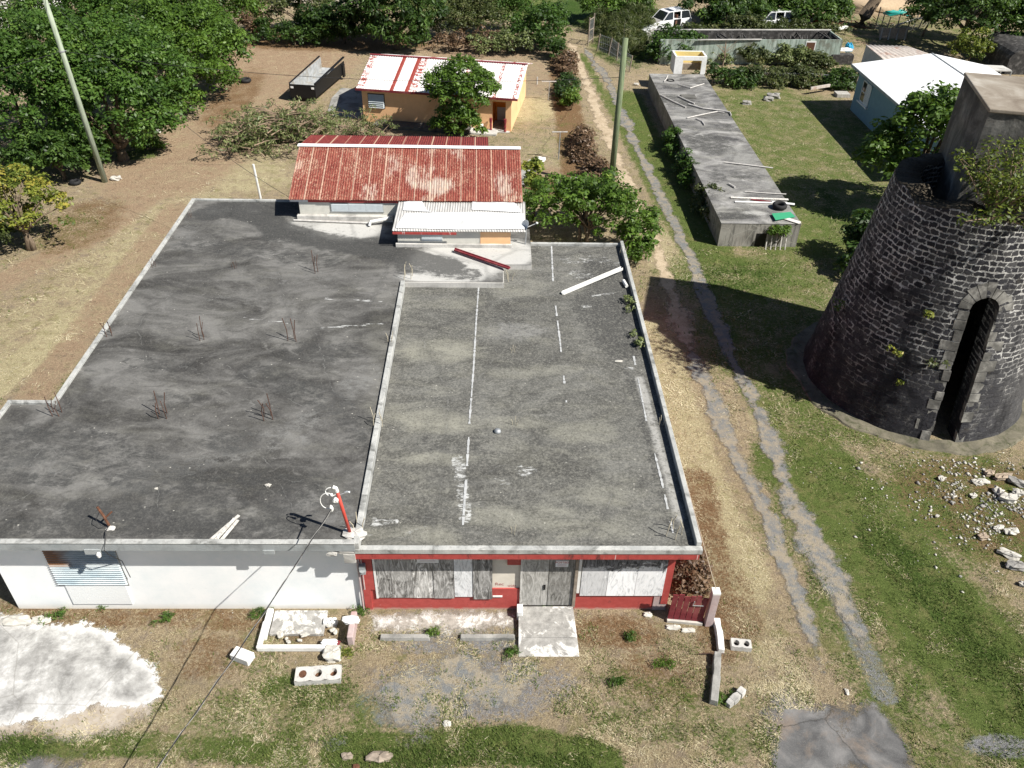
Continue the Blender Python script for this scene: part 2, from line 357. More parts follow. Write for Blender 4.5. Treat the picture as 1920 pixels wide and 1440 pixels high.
# the two flat roofs: stains painted as real patches (r dark, g pale wash, b flaking white, a lichen)
def roof_mat(nm, base_lo, base_hi, rough_spk, paint='stain'):
    m = Mat(nm); at = m.attr(paint, 'Color'); s_ = m.sep(at); al = m.attr(paint, 'Alpha')
    cl = m.noise(.33, 7, .62, 1.4, m.map(m.pos, (1, 1.7, 1))); cl2 = m.noise(1.5, 7, .66, .9, m.map(m.pos, (1, 1.6, 1), loc=(9, 2, 0)))
    f = m.noise(34, 4, .75); ff = m.noise(95, 2, .7)
    c = m.ramp(cl, [(.36, base_lo), (.5, tuple((x*.55+y*.45) for x, y in zip(base_lo, base_hi))), (.64, base_hi)])
    c = m.mix(m.rng(cl2, .52, .72, 0, .6), c, tuple(x*.55 for x in base_lo))
    c = m.mix(m.rng(cl2, .28, .42, .5, 0), c, tuple(min(1, x*1.5) for x in base_hi))
    jn = m.noise(3.2, 8, .74, .5, m.map(m.pos, (1, 1.7, 1), loc=(1, 6, 0)))
    jit = m.math('ADD', m.math('MULTIPLY', m.math('SUBTRACT', cl2, .5), 1.6), m.math('ADD', m.math('MULTIPLY', m.math('SUBTRACT', jn, .5), 2.2), m.math('MULTIPLY', m.math('SUBTRACT', f, .5), .8)))
    def th(w_, lo=.3, hi=.75): return m.rng(m.math('ADD', w_, m.math('MULTIPLY', jit, .9)), lo, hi)
    lich = m.rng(m.math('ADD', m.math('MULTIPLY', al, .3), m.math('ADD', m.noise(1.0, 7, .72, .6, m.map(m.pos, (.55, 1.3, 1), loc=(8, 1, 0))), m.math('MULTIPLY', m.math('SUBTRACT', f, .5), .5))), .5, .86)
    c = m.mix(m.math('MULTIPLY', lich, .8 if rough_spk > .5 else .3), c, (.29, .285, .235))
    c = m.mix(m.math('MULTIPLY', th(s_[1]), .93), c, m.ramp(s_[1], [(.3, (.17, .17, .165)), (.6, (.24, .24, .23)), (.95, (.52, .515, .49))]))
    c = m.mix(m.math('MULTIPLY', th(s_[0]), .85), c, (.045, .046, .046))
    g1 = m.noise(13, 7, .82); g2 = m.noise(5, 7, .75, .3)
    c = m.mix(m.rng(g1, .5, .72, 0, rough_spk), c, (.33, .32, .28)); c = m.mix(m.rng(g1, .28, .48, rough_spk*1.3, 0), c, (.022, .022, .02)); c = m.mix(m.rng(g2, .54, .72, 0, rough_spk*.8), c, (.26, .255, .225))
    c = m.mix(m.rng(ff, .55, .75, 0, rough_spk*.7), c, (.42, .4, .34))
    wn = m.math('ADD', m.noise(3.5, 8, .72, .6, m.map(m.pos, (1, 2.2, 1))), m.math('MULTIPLY', m.math('SUBTRACT', ff, .5), .35))
    c = m.mix(m.rng(m.math('MULTIPLY', s_[2], wn), .42, .52), c, (.55, .56, .55))
    sp = m.rng(m.vor(3.6, m.map(m.pos, (1, 1.4, 1))), .03, .12, .9, 0); sp2 = m.rng(m.noise(.45, 4, .6, 0, m.map(m.pos, (1, 2.5, 1), loc=(3, 3, 3))), .5, .62)
    c = m.mix(m.math('MULTIPLY', sp, sp2), c, (.62, .6, .53))
    dv = m.mix(.5, m.pos, m.noise(.9, 6, .72, 0, None, True), 'ADD'); ck = m.vor(.22, dv, 'DISTANCE_TO_EDGE'); c = m.mix(m.math('MULTIPLY', m.rng(ck, 0, .004, .4, 0), m.rng(cl2, .48, .62)), c, (.4, .4, .38)); c = m.mix(m.rng(m.math('ADD', ck, m.math('MULTIPLY', m.math('SUBTRACT', jn, .5), .03)), .006, .03, .22, 0), c, (.03, .03, .03))
    return m.done(c, .9, m.bump(f, .5, .015), .25)
M['roof_left'] = roof_mat('stained_roof_smooth', (.038, .037, .036), (.165, .162, .155), .26)
M['roof_right'] = roof_mat('stained_roof_rough', (.058, .058, .054), (.14, .14, .13), .75)
M['roof_long'] = roof_mat('stained_roof_cistern', (.05, .05, .055), (.34, .335, .325), .55)

# walls and paint
m = Mat('white_wall'); b = m.noise(1.4, 7, .65); f = m.noise(7, 5, .7)
c = m.ramp(b, [(.3, (.8, .84, .85)), (.6, (.9, .91, .91))]); c = m.mix(m.rng(f, .58, .75, 0, .22), c, (.62, .67, .67))
c = m.mix(m.rng(m.xyz(m.pos)[2], 0, .25, .55, 0), c, (.66, .6, .5)); M['white_wall'] = m.done(c, .8, m.bump(f, .2, .01), .3)
M['asphalt_edge'] = M['asphalt']; M['white'] = plain('white_paint', (.8, .8, .78), .6, .12, 5, bump=.08, stain=(.6, .59, .55))
M['white_bright'] = plain('white_roof_paint', (.86, .87, .88), .45, .06, 2, bump=.03)
M['flaking_white'] = plain('flaking_white', (.76, .77, .76), .75, .15, 9, stain=(.36, .36, .36), sscale=2.4)
m = Mat('red_paint'); f = m.noise(5, 6, .7); c = m.ramp(f, [(.3, (.36, .06, .052)), (.65, (.46, .085, .075))]); c = m.mix(m.rng(m.noise(2, 6, .7, 0, m.map(m.pos, (1, 1, .6))), .6, .72, 0, .5), c, (.5, .2, .17))
c = m.mix(m.rng(m.math('ADD', m.xyz(m.pos)[2], m.math('MULTIPLY', f, .2)), .12, .2, .75, 0), c, (.5, .36, .3)); c = m.mix(m.rng(m.noise(3.2, 8, .75, .4, m.map(m.pos, (1, 1, .5), loc=(4, 0, 2))), .6, .64, 0, .55), c, (.2, .05, .045)); c = m.mix(m.rng(m.noise(7, 6, .75, .3), .66, .69, 0, .7), c, (.62, .42, .38)); M['red'] = m.done(c, .65, m.bump(f, .2, .01), .3)
m = Mat('red_fascia'); f = m.noise(6, 6, .7); c = m.ramp(f, [(.3, (.34, .05, .045)), (.65, (.45, .08, .07))])
c = m.mix(m.rng(m.noise(4, 7, .7, 0, m.map(m.pos, (1, 1, .3))), .56, .68, 0, .9), c, (.09, .03, .028)); c = m.mix(m.rng(m.noise(6, 2, .5, 0, m.map(m.pos, (1.2, 1, .1))), .68, .71, 0, .8), c, (.7, .6, .57)); M['red_fascia'] = m.done(c, .65, None, .3)
M['cream'] = plain('cream_paint', (.72, .67, .58), .75, .1, 4, stain=(.6, .55, .47))
M['maroon'] = plain('maroon_boards', (.2, .028, .036), .7, .3, 5, stain=(.29, .09, .085))
M['pinkish'] = plain('pink_wash', (.46, .37, .36), .8, .2, 5, stain=(.42, .24, .23))
def ply(nm, lo_, mid, hi_, torn=False):
    m = Mat(nm); r = m.rand(); off = m.cxyz(m.math('MULTIPLY', r, 13.), 0, m.math('MULTIPLY', r, 7.))
    v = m.t.nodes.new('ShaderNodeVectorMath'); v.operation = 'ADD'; m.set(v.inputs[0], m.pos); m.set(v.inputs[1], off)
    g = m.noise(1.7, 7, .7, 3.0, m.map(v.outputs[0], (3.0, 3, .7))); g2 = m.noise(1.4, 5, .6, 1.0, m.map(v.outputs[0], (1, 1, .8)))
    c = m.ramp(g, [(.36, lo_), (.49, mid), (.62, hi_)]); c = m.mix(m.rng(g2, .45, .65, 0, .5), c, hi_)
    c = m.mix(.75, c, m.mix(1., c, m.ramp(r, [(0, .55), (1, 1.35)]), 'MULTIPLY'))
    kn = m.rng(m.vor(1.7, m.map(v.outputs[0], (1.5, 1, 1))), .02, .12, .5, 0); c = m.mix(kn, c, tuple(x*1.5 for x in mid))
    if torn: c = m.mix(m.rng(m.math('ADD', m.xyz(m.pos)[2], m.math('MULTIPLY', m.math('SUBTRACT', m.noise(2.2, 7, .7, .6), .5), 2.0)), 1.85, 2.0), c, m.mix(m.rng(g, .4, .6), (.05, .05, .05), (.25, .25, .26)))
    M[nm] = m.done(c, .85, m.bump(g, .3, .01), .2)
ply('ply_grey', (.06, .058, .054), (.25, .242, .228), (.7, .69, .67))
ply('ply_white', (.34, .35, .36), (.66, .67, .68), (.82, .83, .84)); ply('ply_torn', (.5, .51, .52), (.82, .83, .84), (.9, .9, .91), True)
ply('ply_door', (.16, .155, .14), (.36, .35, .325), (.56, .55, .52))
ply('plank', (.28, .26, .23), (.5, .48, .44), (.68, .66, .62))
M['orange'] = plain('orange_wall', (.85, .52, .28), .8, .07, 3, stain=(.74, .4, .2), sscale=.8)
M['orange_deep'] = plain('orange_inside', (.8, .3, .05), .8, .06, 3)
M['yellow'] = plain('yellow_inside', (.78, .62, .25), .8, .08, 3)
M['cream_wall'] = plain('cream_wall', (.62, .61, .55), .8, .14, 4, stain=(.45, .46, .43), sscale=2)
M['blue_wall'] = plain('blue_wall', (.18, .30, .36), .75, .1, 3)
m = Mat('teal_wall'); n1 = m.noise(1.6, 7, .7, .2, m.map(m.pos, (2.5, 2.5, .3))); n2 = m.noise(.8, 6, .7); c = m.ramp(n1, [(.35, (.16, .18, .15)), (.5, (.3, .37, .32)), (.65, (.47, .52, .47))]); c = m.mix(m.rng(n2, .5, .62, 0, .7), c, (.14, .13, .1)); M['teal_wall'] = m.done(c, .8, None, .2)
M['glass'] = plain('dark_glass', (.02, .024, .028), .08, .2, 3, spec=.6, bump=0)
M['louver'] = plain('louver_glass', (.55, .6, .62), .35, .12, 6, spec=.5)
M['black'] = plain('black_paint', (.009, .009, .01), .5, .3, 5)
M['rubber'] = plain('tyre_rubber', (.022, .022, .023), .75, .3, 9)
M['steel'] = plain('galvanised', (.45, .47, .48), .45, .2, 5, metal=.5)
M['steel_worn'] = plain('worn_bed_steel', (.36, .375, .38), .55, .4, 4, stain=(.24, .2, .14), sscale=1.6)
M['rust'] = plain('rust', (.13, .06, .035), .9, .5, 14)
M['rust_dull'] = plain('rebar_rust', (.105, .06, .045), .9, .4, 14)
M['pale_bar'] = plain('bleached_bar', (.5, .45, .34), .85, .3, 9)
M['red_pipe'] = plain('red_pipe', (.5, .07, .05), .55, .15, 6)
M['wire'] = plain('wire', (.03, .03, .032), .6, .2, 5)
M['pvc'] = plain('pvc', (.78, .78, .75), .45, .1, 6, stain=(.6, .58, .52))
M['pvc_dirty'] = plain('pvc_dirty', (.55, .53, .5), .6, .25, 6)
M['pole_wood'] = None
m = Mat('pole_wood'); g = m.noise(6, 5, .6, .4, m.map(m.obj, (3, 3, .25))); c = m.ramp(g, [(.3, (.2, .24, .17)), (.6, (.36, .41, .32)), (.8, (.47, .49, .4))]); M['pole_wood'] = m.done(c, .85, m.bump(g, .4, .02), .2)
m = Mat('pole_green'); g = m.noise(6, 5, .6, .4, m.map(m.obj, (3, 3, .25))); c = m.ramp(g, [(.3, (.09, .12, .07)), (.6, (.19, .23, .13)), (.8, (.29, .31, .2))]); M['pole_green'] = m.done(c, .85, m.bump(g, .4, .02), .2)
M['green_board'] = plain('green_board', (.05, .33, .17), .5, .08, 3)
M['teal_tarp'] = plain('teal_tarp', (.02, .33, .3), .5, .2, 4)
M['sealant'] = plain('sealant', (.45, .46, .46), .8, .3, 7)
M['stone_white'] = plain('stone_white', (.52, .5, .45), .9, .25, 6)
M['stone_grey'] = plain('stone_grey', (.3, .29, .27), .9, .35, 6)
M['stone_tan'] = plain('stone_tan', (.36, .29, .22), .9, .3, 6)
M['char'] = plain('charred', (.05, .048, .046), .9, .5, 5, stain=(.2, .19, .18), sscale=3)
M['wood_old'] = plain('old_wood', (.3, .25, .2), .9, .35, 6)
M['paper'] = plain('paper', (.82, .82, .82), .6, .03, 3, bump=0)
M['ink_red'] = plain('ink_red', (.45, .03, .04), .6, .05, 3, bump=0)
M['ink_pale'] = plain('ink_pale', (.7, .5, .5), .7, .1, 12, bump=0)
M['ink_faint'] = plain('ink_faint', (.42, .14, .13), .7, .15, 12, bump=0)
M['car_white'] = plain('car_white', (.8, .81, .82), .25, .03, 3, spec=.5, bump=0)
M['seat'] = plain('seat_brown', (.16, .08, .055), .8, .2, 5)
M['soil_heap'] = plain('sand_heap', (.5, .38, .25), .95, .2, 4)
# corrugated roofs
m = Mat('rusty_iron'); st = m.noise(1.5, 7, .66, .3, m.map(m.pos, (7, .9, .9))); bl = m.noise(.55, 6, .62, .8, m.map(m.pos, (1, .8, .8), loc=(5, 0, 2))); fi = m.noise(9, 5, .7, 0, m.map(m.pos, (4, .8, .8)))
pale = m.attr('pale')
c = m.ramp(st, [(.25, (.10, .018, .016)), (.45, (.175, .036, .028)), (.6, (.25, .07, .05)), (.75, (.38, .18, .12))])
k = m.math('ADD', m.math('MULTIPLY', bl, .7), m.math('ADD', m.math('MULTIPLY', st, .75), m.math('ADD', m.math('MULTIPLY', m.math('SUBTRACT', fi, .5), .5), m.math('MULTIPLY', pale, .34))))
c = m.mix(m.rng(k, .82, 1.0, 0, .85), c, (.47, .41, .35)); c = m.mix(m.rng(m.math('ADD', fi, m.math('MULTIPLY', bl, .4)), .72, .86, 0, .7), c, (.5, .36, .25))
c = m.mix(m.math('MULTIPLY', m.attr('lap'), m.rng(fi, .35, .6, .15, .75)), c, (.56, .44, .33)); c = m.mix(m.rng(fi, .52, .72, 0, .6), c, (.45, .24, .15)); M['rusty_iron'] = m.done(c, .8, m.bump(fi, .2, .01), .25)
m = Mat('red_iron'); st = m.noise(2, 6, .65, .3, m.map(m.pos, (5, .9, .9))); c = m.ramp(st, [(.3, (.13, .02, .02)), (.55, (.2, .035, .03)), (.75, (.3, .085, .06))]); c = m.mix(m.math('MULTIPLY', m.attr('lap'), .8), c, (.5, .33, .24)); M['red_iron'] = m.done(c, .75, None, .25)
m = Mat('painted_iron'); s2 = m.attr('strip'); fi = m.noise(3., 6, .7, .2, m.map(m.obj, (6, 1.1, 1.1))); hi = m.noise(11, 3, .6, 0, m.map(m.obj, (1, .9, .9)))
c = m.ramp(m.noise(2, 5, .6), [(.3, (.74, .7, .67)), (.7, (.84, .82, .8))])
hh = m.noise(2.4, 5, .75, .2, m.map(m.pos, (1.2, 2.2, 2.2)))
k = m.math('ADD', m.math('MULTIPLY', s2, .5), m.math('ADD', m.math('MULTIPLY', hh, .7), m.math('MULTIPLY', m.math('SUBTRACT', fi, .5), .25)))
c = m.mix(m.rng(k, .70, .75), c, m.ramp(fi, [(.3, (.2, .03, .025)), (.7, (.34, .07, .05))])); M['painted_iron'] = m.done(c, .7, None, .3)
m = Mat('white_lean_roof'); b = m.noise(1.6, 7, .72, .3); c = m.ramp(b, [(.35, (.5, .51, .51)), (.6, (.78, .79, .79))]); c = m.mix(m.rng(m.noise(2.5, 7, .7, .3, m.map(m.pos, (1, 1.6, 1), loc=(3, 8, 0))), .6, .7, 0, .75), c, (.22, .22, .22)); M['lean_roof'] = m.done(c, .7, None, .3)
m = Mat('galv_sheet'); c = m.ramp(m.noise(2, 6, .65, 0, m.map(m.pos, (5, 1, 1))), [(.3, (.34, .335, .32)), (.7, (.55, .54, .52))]); M['galv_sheet'] = m.done(c, .55, None, .4)
m = Mat('tan_iron'); c = m.ramp(m.noise(2, 6, .65, 0, m.map(m.pos, (4, 1, 1))), [(.35, (.38, .33, .29)), (.7, (.6, .55, .5))]); c = m.mix(m.rng(m.noise(.8, 6, .7), .56, .68, 0, .8), c, (.33, .16, .1)); M['tan_iron'] = m.done(c, .7, None, .3)
# masonry of the mill tower: courses laid round the axis
TCX, TCY = 17.12, 27.14
def masonry(nm, render_z):
    m = Mat(nm); o = m.xyz(m.obj); th = m.math('ARCTAN2', o[1], o[0]); u = m.math('MULTIPLY', th, 4.0)
    wob = m.noise(2.6, 5, .7, 0, m.obj); wob2 = m.noise(2.2, 5, .7, 0, m.map(m.obj, loc=(9, 4, 2)))
    uu = m.math('ADD', u, m.math('MULTIPLY', m.math('SUBTRACT', wob, .5), .6)); vv = m.math('ADD', o[2], m.math('MULTIPLY', m.math('SUBTRACT', wob2, .5), .3))
    b = m.t.nodes.new('ShaderNodeTexBrick'); m.set(b.inputs['Vector'], m.cxyz(uu, vv, 0.)); b.inputs['Scale'].default_value = 1.0
    b.inputs['Brick Width'].default_value = .41; b.inputs['Row Height'].default_value = .2; b.inputs['Mortar Size'].default_value = .055
    b.inputs['Mortar Smooth'].default_value = 1.0; b.inputs['Bias'].default_value = 0.; b.offset_frequency = 2; b.squash = .75; b.squash_frequency = 3
    b.inputs['Color1'].default_value = (0, 0, 0, 1); b.inputs['Color2'].default_value = (1, 1, 1, 1); b.inputs['Mortar'].default_value = (.5, .5, .5, 1)
    tone = b.outputs['Color']; mort0 = b.outputs['Fac']; big = m.noise(.45, 6, .65, .5, m.obj); med = m.noise(1.9, 7, .7, .4, m.obj); f = m.noise(16, 5, .75, 0, m.obj)
    mort = m.rng(m.math('ADD', mort0, m.math('MULTIPLY', m.math('SUBTRACT', m.noise(7, 5, .7, 0, m.obj), .5), 1.5)), .44, .66)
    st = m.ramp(m.math('ADD', m.math('MULTIPLY', m.sep(tone)[0], .4), m.math('MULTIPLY', f, .7)), [(.25, (.015, .015, .019)), (.55, (.04, .04, .045)), (.85, (.11, .107, .105))])
    mc = m.ramp(m.math('ADD', m.math('MULTIPLY', med, .8), m.math('MULTIPLY', f, .4)), [(.42, (.035, .035, .04)), (.54, (.26, .257, .25)), (.68, (.6, .59, .56))])
    patch = m.rng(m.math('ADD', m.math('ADD', m.math('MULTIPLY', med, .6), m.math('MULTIPLY', m.noise(.8, 5, .7, .5, m.map(m.obj, (1, 1, .6), loc=(4, 4, 4))), .6)), m.math('MULTIPLY', m.math('SUBTRACT', o[2], 4.0), .02)), .52, .66)
    c = m.mix(m.math('MULTIPLY', mort, patch), st, mc)
    low = m.rng(m.math('ADD', o[2], m.math('MULTIPLY', big, 3.5)), 3.2, 4.8, 1, 0)
    ren = m.ramp(m.math('ADD', m.math('MULTIPLY', med, .5), m.math('MULTIPLY', m.noise(10, 6, .8, 0, m.obj), .6)), [(.38, (.015, .015, .02)), (.56, (.034, .034, .04)), (.64, (.08, .079, .08)), (.74, (.3, .29, .28))])
    c = m.mix(m.math('MULTIPLY', low, .8), c, ren)
    c = m.mix(m.rng(o[0], .2, 2.6, 0, .5), c, m.mix(.5, c, (.19, .187, .175)))  # sunlight painted in: right side of the tower tinted lighter
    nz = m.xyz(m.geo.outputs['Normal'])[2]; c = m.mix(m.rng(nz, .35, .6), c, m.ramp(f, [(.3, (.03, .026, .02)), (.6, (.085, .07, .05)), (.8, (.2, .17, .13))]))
    c = m.mix(m.rng(m.noise(.9, 6, .7, .3, m.map(m.obj, loc=(2, 7, 4))), .6, .72, 0, .5), c, (.1, .085, .055))
    vs_ = m.noise(1.5, 7, .7, .3, m.map(m.obj, (1, 1, .16), loc=(3, 6, 1))); c = m.mix(m.rng(vs_, .5, .64, 0, .8), c, m.mix(1., c, (.34, .34, .36), 'MULTIPLY'))
    h = m.math('ADD', m.math('MULTIPLY', mort, -1.0), m.math('MULTIPLY', f, .5))
    return m.done(c, .92, m.bump(h, .9, .05), .2)
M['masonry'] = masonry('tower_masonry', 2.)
m = Mat('quoin_stone'); f = m.noise(9, 6, .7, 0, m.obj); b = m.noise(1.6, 6, .65, .4, m.obj); c = m.ramp(b, [(.3, (.055, .054, .05)), (.5, (.15, .145, .132)), (.66, (.34, .33, .3))]); c = m.mix(m.rng(f, .5, .75, 0, .5), c, (.07, .07, .065)); M['quoin'] = m.done(c, .9, m.bump(f, .6, .03), .2)
M['footing'] = concrete('footing_stone', (.085, .08, .06), (.25, .225, .165), (.05, .06, .025), dscale=2.2)
m = Mat('tower_block'); b = m.noise(.7, 7, .68, .8, m.map(m.obj, (1, 1, .8))); f = m.noise(10, 6, .7); c = m.ramp(b, [(.3, (.045, .045, .042)), (.5, (.095, .092, .085)), (.62, (.19, .185, .17)), (.75, (.3, .29, .265))]); c = m.mix(m.rng(f, .5, .75, 0, .5), c, (.045, .045, .042)); M['tower_block'] = m.done(c, .92, m.bump(f, .5, .03), .2)
m = Mat('block_top'); b = m.noise(.6, 7, .65, .6, m.map(m.obj, loc=(3, 1, 0))); f = m.noise(12, 6, .7); c = m.ramp(b, [(.3, (.13, .1, .075)), (.55, (.27, .235, .19)), (.75, (.42, .39, .34))]); c = m.mix(m.rng(f, .55, .8, 0, .4), c, (.08, .065, .05)); M['block_top'] = m.done(c, .92, m.bump(f, .4, .02), .2)

# ================================================================== GROUND
def W2(pts, z=0.): return np.array([[U(a, b, z).x, U(a, b, z).y] for a, b in pts])
def dpoly(x, y, P):                                    # distance to a polyline and arc position
    best = np.full(x.shape, 1e9)
    for (ax, ay), (bx, by) in zip(P[:-1], P[1:]):
        dx, dy = bx-ax, by-ay; t = np.clip(((x-ax)*dx+(y-ay)*dy)/(dx*dx+dy*dy+1e-9), 0, 1)
        best = np.minimum(best, np.hypot(x-ax-t*dx, y-ay-t*dy))
    return best
def inpoly(x, y, P):
    r = np.zeros(x.shape, bool); n = len(P)
    for i in range(n):
        x1, y1 = P[i]; x2, y2 = P[(i+1) % n]
        c = ((y1 > y) != (y2 > y)) & (x < (x2-x1)*(y-y1)/(y2-y1+1e-12)+x1); r ^= c
    return r
def ppath(pts, w_, a=1.): return ('p', W2(pts), w_, a)
def pblob(px, py, rx, ry, a=1., ang=0.):
    c = U(px, py); return ('b', (c.x, c.y), (rx, ry, rad(ang)), a)
def pev(items, x, y):
    o = np.zeros(x.shape)
    for k, g, s_, a in items:
        if k == 'p': d = dpoly(x, y, g)/s_
        else:
            dx, dy = x-g[0], y-g[1]; ca, sa = math.cos(s_[2]), math.sin(s_[2])
            d = np.hypot((dx*ca+dy*sa)/s_[0], (-dx*sa+dy*ca)/s_[1])
        o = np.maximum(o, a*(1-sstep(.55, 1.25, d)))
    return o
Z_green = [pblob(1480, 260, 9, 15, .62), pblob(1640, 560, 9, 6, .5), pblob(1560, 760, 4, 3, .62), pblob(1650, 1000, 4.5, 3, .6), pblob(1800, 1200, 3.5, 2.5, .6), pblob(1470, 600, 5, 5, .6), pblob(1500, 430, 5, 5, .72), pblob(1400, 520, 5, 3, .7), ppath([(1170, 180), (1190, 230), (1250, 340), (1330, 470)], 1.6, .85), ppath([(1340, 600), (1440, 760), (1540, 900)], 1.0, .62), pblob(560, 1350, 4, 1.2, .5), pblob(1250, 1330, 3, 1.2, .42),
  ppath([(1090, 100), (1155, 220), (1215, 340), (1290, 480)], .45, .72), pblob(1420, 640, 4, 4, .5), ppath([(1520, 880), (1650, 1030), (1780, 1180), (1930, 1340)], 2.4, .85),
  ppath([(1600, 1150), (1700, 1300), (1850, 1440)], 1.8, .58), pblob(570, 1300, 1.9, .8, .55), ppath([(-40, 1420), (120, 1400), (260, 1395), (420, 1405), (560, 1420)], .42, .72),
  ppath([(640, 1410), (830, 1405), (980, 1395), (1130, 1430)], .62, .95), pblob(1150, 1270, .8, .5, .4), pblob(1420, 1400, 1.5, .9, .45), pblob(480, 1240, 1.2, .5, .4),
  pblob(1800, 910, 4, 3, .5), pblob(1880, 1000, 2, 2, .5), ppath([(1440, 880), (1490, 1000), (1540, 1090)], .5, .5), pblob(170, 720, 1.5, 2.5, .5), pblob(110, 430, 3, 3, .35), pblob(950, 10, 14, 7, .75), pblob(1700, 60, 10, 8, .5),
  pblob(1480, 780, 1.6, 2.2, .55), pblob(1010, 260, 5, 6, .32), pblob(480, 250, 3, 2, .25), pblob(1160, 90, 3, 6, .7), pblob(1550, 760, 2, 2, .5), pblob(260, 290, 1.5, 1, .8), pblob(1100, 560, 1, 1, .0)]
Z_lush = [pblob(1130, 25, 7, 8, .8), pblob(1180, 60, 4, 6, .7), pblob(1280, 75, 6, 4, .5), pblob(1450, 75, 12, 4, .45), ppath([(1640, 1010), (1760, 1120), (1910, 1300)], .9, .42), ppath([(700, 1425), (900, 1415), (1090, 1440)], .35, .4), pblob(1380, 520, 2.5, 1.8, .45), pblob(1170, 90, 3, 8, .5), pblob(1555, 385, 1.2, 3, .5), pblob(0, 1405, 1.2, .5, .7), pblob(590, 1300, 1.2, .5, .4), pblob(1530, 1080, .5, .5, .5)]
Z_bare = [ppath([(-20, 540), (80, 490), (210, 425), (290, 360)], 1.1, .62), ppath([(300, 330), (420, 250), (520, 170), (600, 110)], 4.5, .66), pblob(520, 105, 7, 7, .85), pblob(330, 300, 3, 4, .6), ppath([(60, 750), (200, 560), (330, 390)], .9, .6),
  pblob(1010, 340, 2.5, 3, .7), pblob(900, 90, 9, 4, .7), pblob(1650, 75, 4, 3, .85), pblob(1030, 130, 4, 8, .5), ppath([(1540, 390), (1480, 480)], .8, .5), pblob(1530, 260, 2, 4, .45), pblob(1420, 175, 6, 1.2, .55), pblob(1560, 170, 6, 1.5, .5), pblob(760, 240, 4, 2, .5)]
Z_straw = [ppath([(30, 650), (150, 560), (250, 470), (350, 375), (450, 300), (480, 260)], 2.6, .5), ppath([(-20, 730), (60, 665), (130, 610)], .9, 1.), pblob(100, 590, 2.5, 3, .5), ppath([(1215, 620), (1265, 800), (1320, 960), (1380, 1080)], 1.3, .95), pblob(1250, 470, 1.5, 4, .6),
  ppath([(1420, 780), (1500, 930), (1560, 1050)], .5, .6), pblob(985, 205, 3, 3, .8), pblob(1040, 290, 2.5, 4, .4), pblob(470, 330, 3, 3, .6), pblob(1430, 700, .8, 1.5, .6), pblob(300, 1370, 3, .7, .4), pblob(1600, 300, 3, 5, .35), ppath([(1390, 1140), (1480, 1290)], .7, .5), pblob(1460, 1290, 1.2, .3, .6)]
Z_litter = [ppath([(1305, 900), (1325, 1000), (1340, 1120), (1350, 1210)], .8, .62), pblob(1290, 1085, .9, 1.0, .8), pblob(1370, 1100, .8, 1.4, .5), pblob(1150, 1185, 1.9, .7, .65), ppath([(-20, 1150), (200, 1155), (480, 1162)], .5, .55), pblob(1850, 950, 4, 3, .8), ppath([(1085, 330), (1060, 180), (1050, 110)], 1.2, .8), pblob(1020, 350, 1.5, 1.6, .7),
  pblob(1240, 1270, 1.7, 1.2, .5), pblob(400, 1230, 1.5, .9, .5), pblob(150, 420, 2.5, 4, .55), pblob(440, 180, 2, 8, .6), pblob(560, 1180, 1.3, .5, .5), pblob(620, 75, 12, 4, .85), pblob(1390, 1160, .8, 1.2, .6)]
Z_gravel = [pblob(880, 1290, 3.3, 1.2, .6), pblob(870, 1200, 3, .6, .5), pblob(770, 1340, 1.2, .6, .5), ppath([(1560, 1080), (1620, 1220), (1660, 1300)], .45, .5), pblob(1880, 1400, 1.2, .4, .6), pblob(620, 1390, .6, .3, .4)]
def zones(x, y):
    return [pev(z, x, y) for z in (Z_green, Z_bare, Z_straw, Z_litter, Z_lush, Z_gravel)]
ys = np.concatenate([[-250, -120, -50, -15, 0, 5], 8*(150/8)**(np.arange(0, 331)/330.), [175, 220, 320, 500, 900]])
ts = np.sign(np.linspace(-1, 1, 341))*np.abs(np.linspace(-1, 1, 341))
GX = np.array([t*(0.78*max(Y, 12)+6)*(1 if abs(t) < .995 else 6) for Y in ys for t in ts]); GY = np.repeat(ys, len(ts))
zz = zones(GX, GY)
ca = np.stack([zz[0], zz[1], zz[2], np.ones_like(GX)], 1); cb = np.stack([zz[3], zz[4], zz[5], np.ones_like(GX)], 1)
n_ = len(ts); ii = np.arange(len(ys)-1)[:, None]*n_+np.arange(n_-1)[None]; ii = ii.ravel()
GF = np.stack([ii, ii+1, ii+n_+1, ii+n_], 1)
g = fast_mesh('ground', np.stack([GX, GY, np.zeros_like(GX)], 1), GF, M['ground'], cattrs={'zone': ca, 'zone_b': cb})
tag(g, 'dry mown grass, bare soil and green lawn round the buildings', 'ground', kind='structure')

